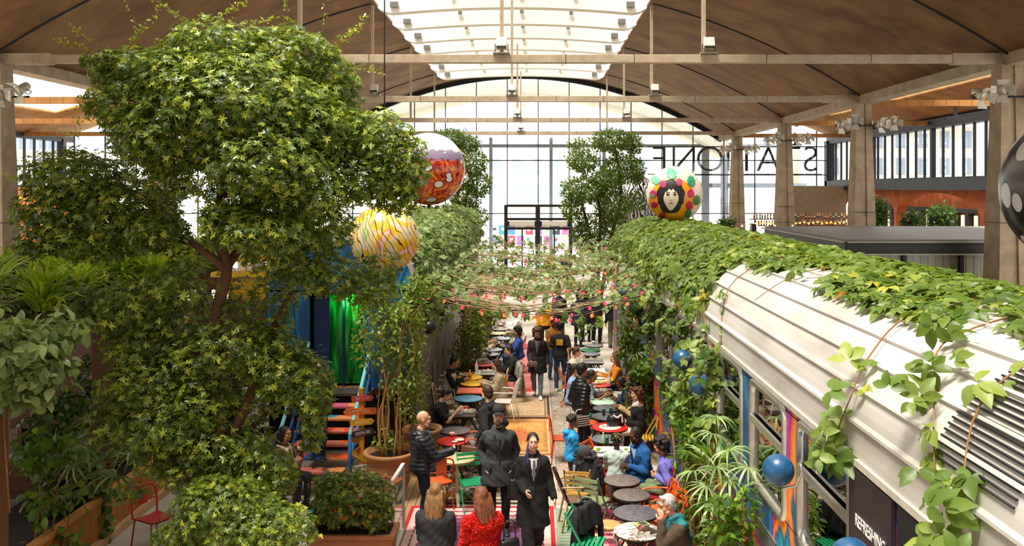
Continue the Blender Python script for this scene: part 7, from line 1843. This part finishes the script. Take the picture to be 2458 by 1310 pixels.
SP('visitor in a dark jacket beside the entrance door post', 1357, 600, -20, 1.72, skin='fair', hr=('short', '2a1e16'), top='2a2e36', legs='23262c', hands='down')
person('person in a dark brown coat and black boots coming down the painted stairs', CL - .02, 15.52, 4, 1.68, pose='stand', skin='tan', hr=('long', '1a120e'), top='3a281e', coat=.75, legs='101012', shoes='0c0c0d', hands='front', z0=.485, feet=((.09, -.16, -.075), (-.09, .0, .095)))
# ---- seated along the black carriage
SS('man in a black t-shirt eating at the dark square table', 1068, 925, 84, 1.76, near=True, skin='fair', hr=('short', '1e1612'), top='17191c', sleeve=.7, legs='3a3c40', lean=16, pitch=22, hands=((.14, -.4, .82), (-.1, -.44, .86)))
x, y, = -4.12, 14.55
_, hs, _ = person('woman with long black hair in a brown shearling coat holding a drink', x, y, 72, 1.68, pose='sit', near=True, skin='tan', hr=('long', '0f0d0c'), top='6a4a3a', coat=.7, collar='e0cdb0', cuffs='e0cdb0', legs='1c1c20', hands=((.12, -.3, .98), (-.2, -.38, .84)), lean=6, curl=1.1)
o = thing('drink_glass', 'glass of amber drink in the hand of the woman in the shearling coat', 'glass', hs[0] + Vector((.07, .0, -.03))); q = MB(); q.lathe([(.028, 0), (.032, .09), (.03, .09), (.026, .006), (.004, .006)], 16); q.build('glass_body', glass_mat('tumbler glass', 'ffffff', .1), o); q = MB(); q.lathe([(.025, .008), (.029, .07), (.003, .07)], 16); q.build('drink', mat('c8641a', .2), o)
SS('woman in a white vest over black sleeves with her hair tied up', 1088, 855, 82, near=True, skin='tan', hr=('bun', '2a1c14'), top='17181b', vest='e0d8cc', legs='3a5678', lean=12, pitch=18)
SS('woman in a beige plaid jacket facing the white vested woman', 1192, 862, -84, skin='fair', hr=('bob', '4a3022'), top='b8a88c', coat=.7, legs='4a6688', lean=10, pitch=10)
SS('woman in a black sweater leaning in at the red tray table', 1222, 828, -78, skin='fair', hr=('bun', '2a1d16'), top='18191b', legs='3a5a88', lean=14, pitch=8)
SS('woman with bushy dark curls in a blue denim jacket', 1240, 785, -84, skin='tan', hr=('curly', '1c1412'), top='2a52a4', legs='2a4a78', lean=6)
SS('man in pale denim looking at his hands beside the climber', 1145, 805, 84, skin='dark', hr=('crop', '17120f'), top='8aa0b4', legs='3a4a60', lean=14, pitch=22)
SS('person in a cream sweater at the olive table', 1158, 786, 84, skin='tan', hr=('short', '3a281c'), top='e0d4bc', legs='5a6478', lean=12, pitch=12)
SS('balding person in a pink shirt at the cream table', 1160, 774, 84, skin='pink', hr=('crop', 'b89878'), top='d8b0a0', legs='4a6a98', lean=10, pitch=8)
SS('person in a light blue shirt at the far white table', 1165, 744, 80, skin='tan', hr=('short', '2a1e18'), top='9ab4d0', legs='2a3244', lean=8)
SS('man in a white shirt seated with his back to the aisle', 1236, 742, -88, skin='tan', hr=('short', '2a1e18'), top='e4e2de', legs='c0a078', lean=10, girth=1.1)
# ---- seated along the blue carriage
SS('man in a grey t-shirt seated behind the glossy black jacket', 1418, 884, 80, 1.78, near=True, skin='brown', hr=('crop', '1a1411'), top='8a8c90', sleeve=.7, legs='2a2c34', lean=10, pitch=14)
SS('man in a light blue shirt mostly hidden behind the glossy black jacket', 1382, 874, 88, skin='fair', hr=('short', '2a1e18'), top='8aa4cc', legs='2a3244', lean=8)
SS('woman with a ponytail in a striped pale sweater', 1383, 832, 84, skin='fair', hr=('pony', '5a3a24'), top='d8d0bc', legs='3a4456', lean=12, pitch=12, hands=((.1, -.3, 1.0), (-.08, -.3, 1.02)))
SS('woman with straight brown hair in an orange sweater', 1474, 846, -84, skin='fair', hr=('long', '6a4630'), top='c8781e', legs='2a3244', lean=8)
SS('visitor in a navy sweater bent over the yellow rimmed table', 1492, 898, -78, skin='dark', hr=('crop', '15110f'), top='23304e', legs='1c2030', lean=26, pitch=16)
SS('person in a sand coloured top reaching across the black table', 1522, 918, -86, skin='brown', hr=('bunch', '17110e'), top='b89a70', legs='17181c', lean=16, hands=((.12, -.5, .84), (-.1, -.48, .82)))
SS('woman with long brown curls and a white neck scarf in a black sweater', 1526, 932, -78, near=True, skin='fair', hr=('longcurly', '5a3220'), top='17181b', scarf=('e4dcd0', False), skirt='e0d6c8', legs='d8cfc0', lean=5, hands='lap', pitch=-4)
SS('child with yellow beaded plaits in a pale mint sweater seen from behind', 1480, 1050, 176, 1.5, near=True, skin='dark', hr=('afro', '1a130f'), top='b4c4bc', legs='d8d4c8', lean=4, feat={'beads': lambda o, tp_, hd: [(lambda q: (q.ball(hd((math.cos(a) * .1 * math.cos(e), .02 + math.sin(a) * .11 * math.cos(e), .035 + .1 * math.sin(e))), .007, 6, 4), q.build('hair_bead', mat('e8c030', .4), o)))(MB()) for a, e in [(rnd.uniform(0, 3.14), rnd.uniform(-.2, 1.3)) for _ in range(26)]]})
SS('man in a blue jacket and tie with a takeaway box on his lap', 1530, 1020, -62, 1.76, near=True, skin='dark', hr=('crop', '14100e'), beard='14100e', top='16508c', coat=.7, shirt=('9ac0e0', '17202e'), legs='1a1e2a', hands=((.1, -.34, .72), (-.08, -.34, .74)), lean=10, pitch=20)
_, hpv, _ = SS('woman with bushy black curls in a violet sweater and green trousers', 1586, 1046, -118, 1.72, near=True, skin='tan', hr=('curly', '15100e'), top='6a66b8', legs='62704e', hands=((.14, -.2, .72), (-.1, -.24, .7)), lean=16, pitch=8, wide=1.15)
x, y = cpos(1605, 1150, .5); bag_rings((x, y, .28), .13, .1, .4, mat('5a7a62', .75), 'backpack', 'grey green backpack hanging behind the violet sweater woman', 'bag', .5)
SS('grey haired man in a brown coat and teal scarf resting his face on his hand', 1606, 1180, -80, 1.76, near=True, skin='pink', hr=('short', 'b8b4ae'), top='4a3a2a', coat=.7, scarf=('1a6a72', True), legs='2a3a5a', hands=((.11, -.32, 1.0), (-.2, -.44, .80)), lean=16, pitch=12, glasses=True, curl=.6, girth=1.12)
SS('dim figure in black at a terrace table under the pergola', 218, 892, 60, skin='fair', hr=('short', '1a1412'), top='17181a', legs='1c1c20')
SS('second dim figure in dark red on the terrace behind the fern', 320, 905, -70, skin='fair', hr=('short', '2a1e18'), top='4a1f1c', legs='1c1c20')
# ---- coats hung on chairs
def draped(label, px, py, z, rz, col, w=.42, drop=.75, hood=False, lining=None):
    """a coat hung over a chair back: shoulders on the top rail, body and sleeves falling behind, a short fold in front"""
    p = onz(px, py, z); o = thing('hung_coat', label, 'coat', (p.x, p.y, 0), R(rz)); zt = .9; ph = px * .37
    def sheet(u, v):
        x = (2 * u - 1) * w / 2
        if v < .25: k = 1 - v / .25; y, zz = -.05 - .03 * k, zt - .3 * k
        elif v < .4: a = math.pi * (v - .25) / .15; y, zz = -.05 * math.cos(a), zt + .035 * math.sin(a)
        else: k = (v - .4) / .6; y, zz = .05 + .07 * k, zt - drop * k
        sl = 1 - .25 * max(0, 1 - abs(v - .33) / .12); k = abs(zz - zt)
        return (x * sl * (1 + .12 * k), y + .03 * k * math.sin(x * 26 + ph + 2 * zz) + .012 * math.sin(x * 47 + zz * 9), zz - .05 * abs(2 * u - 1) ** 2 * (1 if abs(v - .33) < .1 else .6) + .02 * math.sin(x * 15 + ph))
    q = MB(); q.grid(sheet, 22, 34); b = q.build('coat_cloth', cloth(col), o); m_ = b.modifiers.new('t', 'SOLIDIFY'); m_.thickness = .018
    for sx in (-1, 1):
        q = MB(); q.tube(smooth_line([(sx * w * .4, .03, zt - .05), (sx * w * .56, .0, zt - .2), (sx * w * .58, -.02, zt - .42), (sx * w * .52, -.04, zt - .6)], 6), [.055 + .006 * math.sin(k_ * 2.1) for k_ in range(19)], 12, flat=.7); q.build('sleeve', cloth(col), o)
    q = MB()
    if hood: q.ball((0, .08, zt + .0), (.11, .06, .12), 16, 10)
    else: q.tube([(w * .2 * math.cos(a), .02 + .05 * math.sin(a), zt + .03 + .02 * math.sin(a)) for a in np.linspace(0, 3.14, 12)], .022, 8)
    q.build('hood' if hood else 'coat_collar', cloth(col), o)
    if lining: q = MB(); q.box((0, .115, zt - drop * .55), (w * .3, .03, drop * .7)); q.build('lining', cloth(lining), o)
draped('dark grey hooded jacket hung over the yellow brown chair beside the boy', 1404, 1126, .6, 170, '44464c', .38, .8, True)
draped('black jacket hung low on the weathered green chair by the grey jacket', 1415, 1165, .5, 160, '1a1c22', .36, .6)
draped('black coat over the green chair at the bottom edge by the stool', 1410, 1272, .55, 40, '15161a', .4, .75)
draped('pale grey coat over the chair back next to the walking woman', 1246, 902, .6, -80, '9a968c', .44, .75)
draped('black coat with pink lining over the orange chair beside the table row', 1370, 914, .55, 80, '17181b', .42, .8, False, 'c88a80')
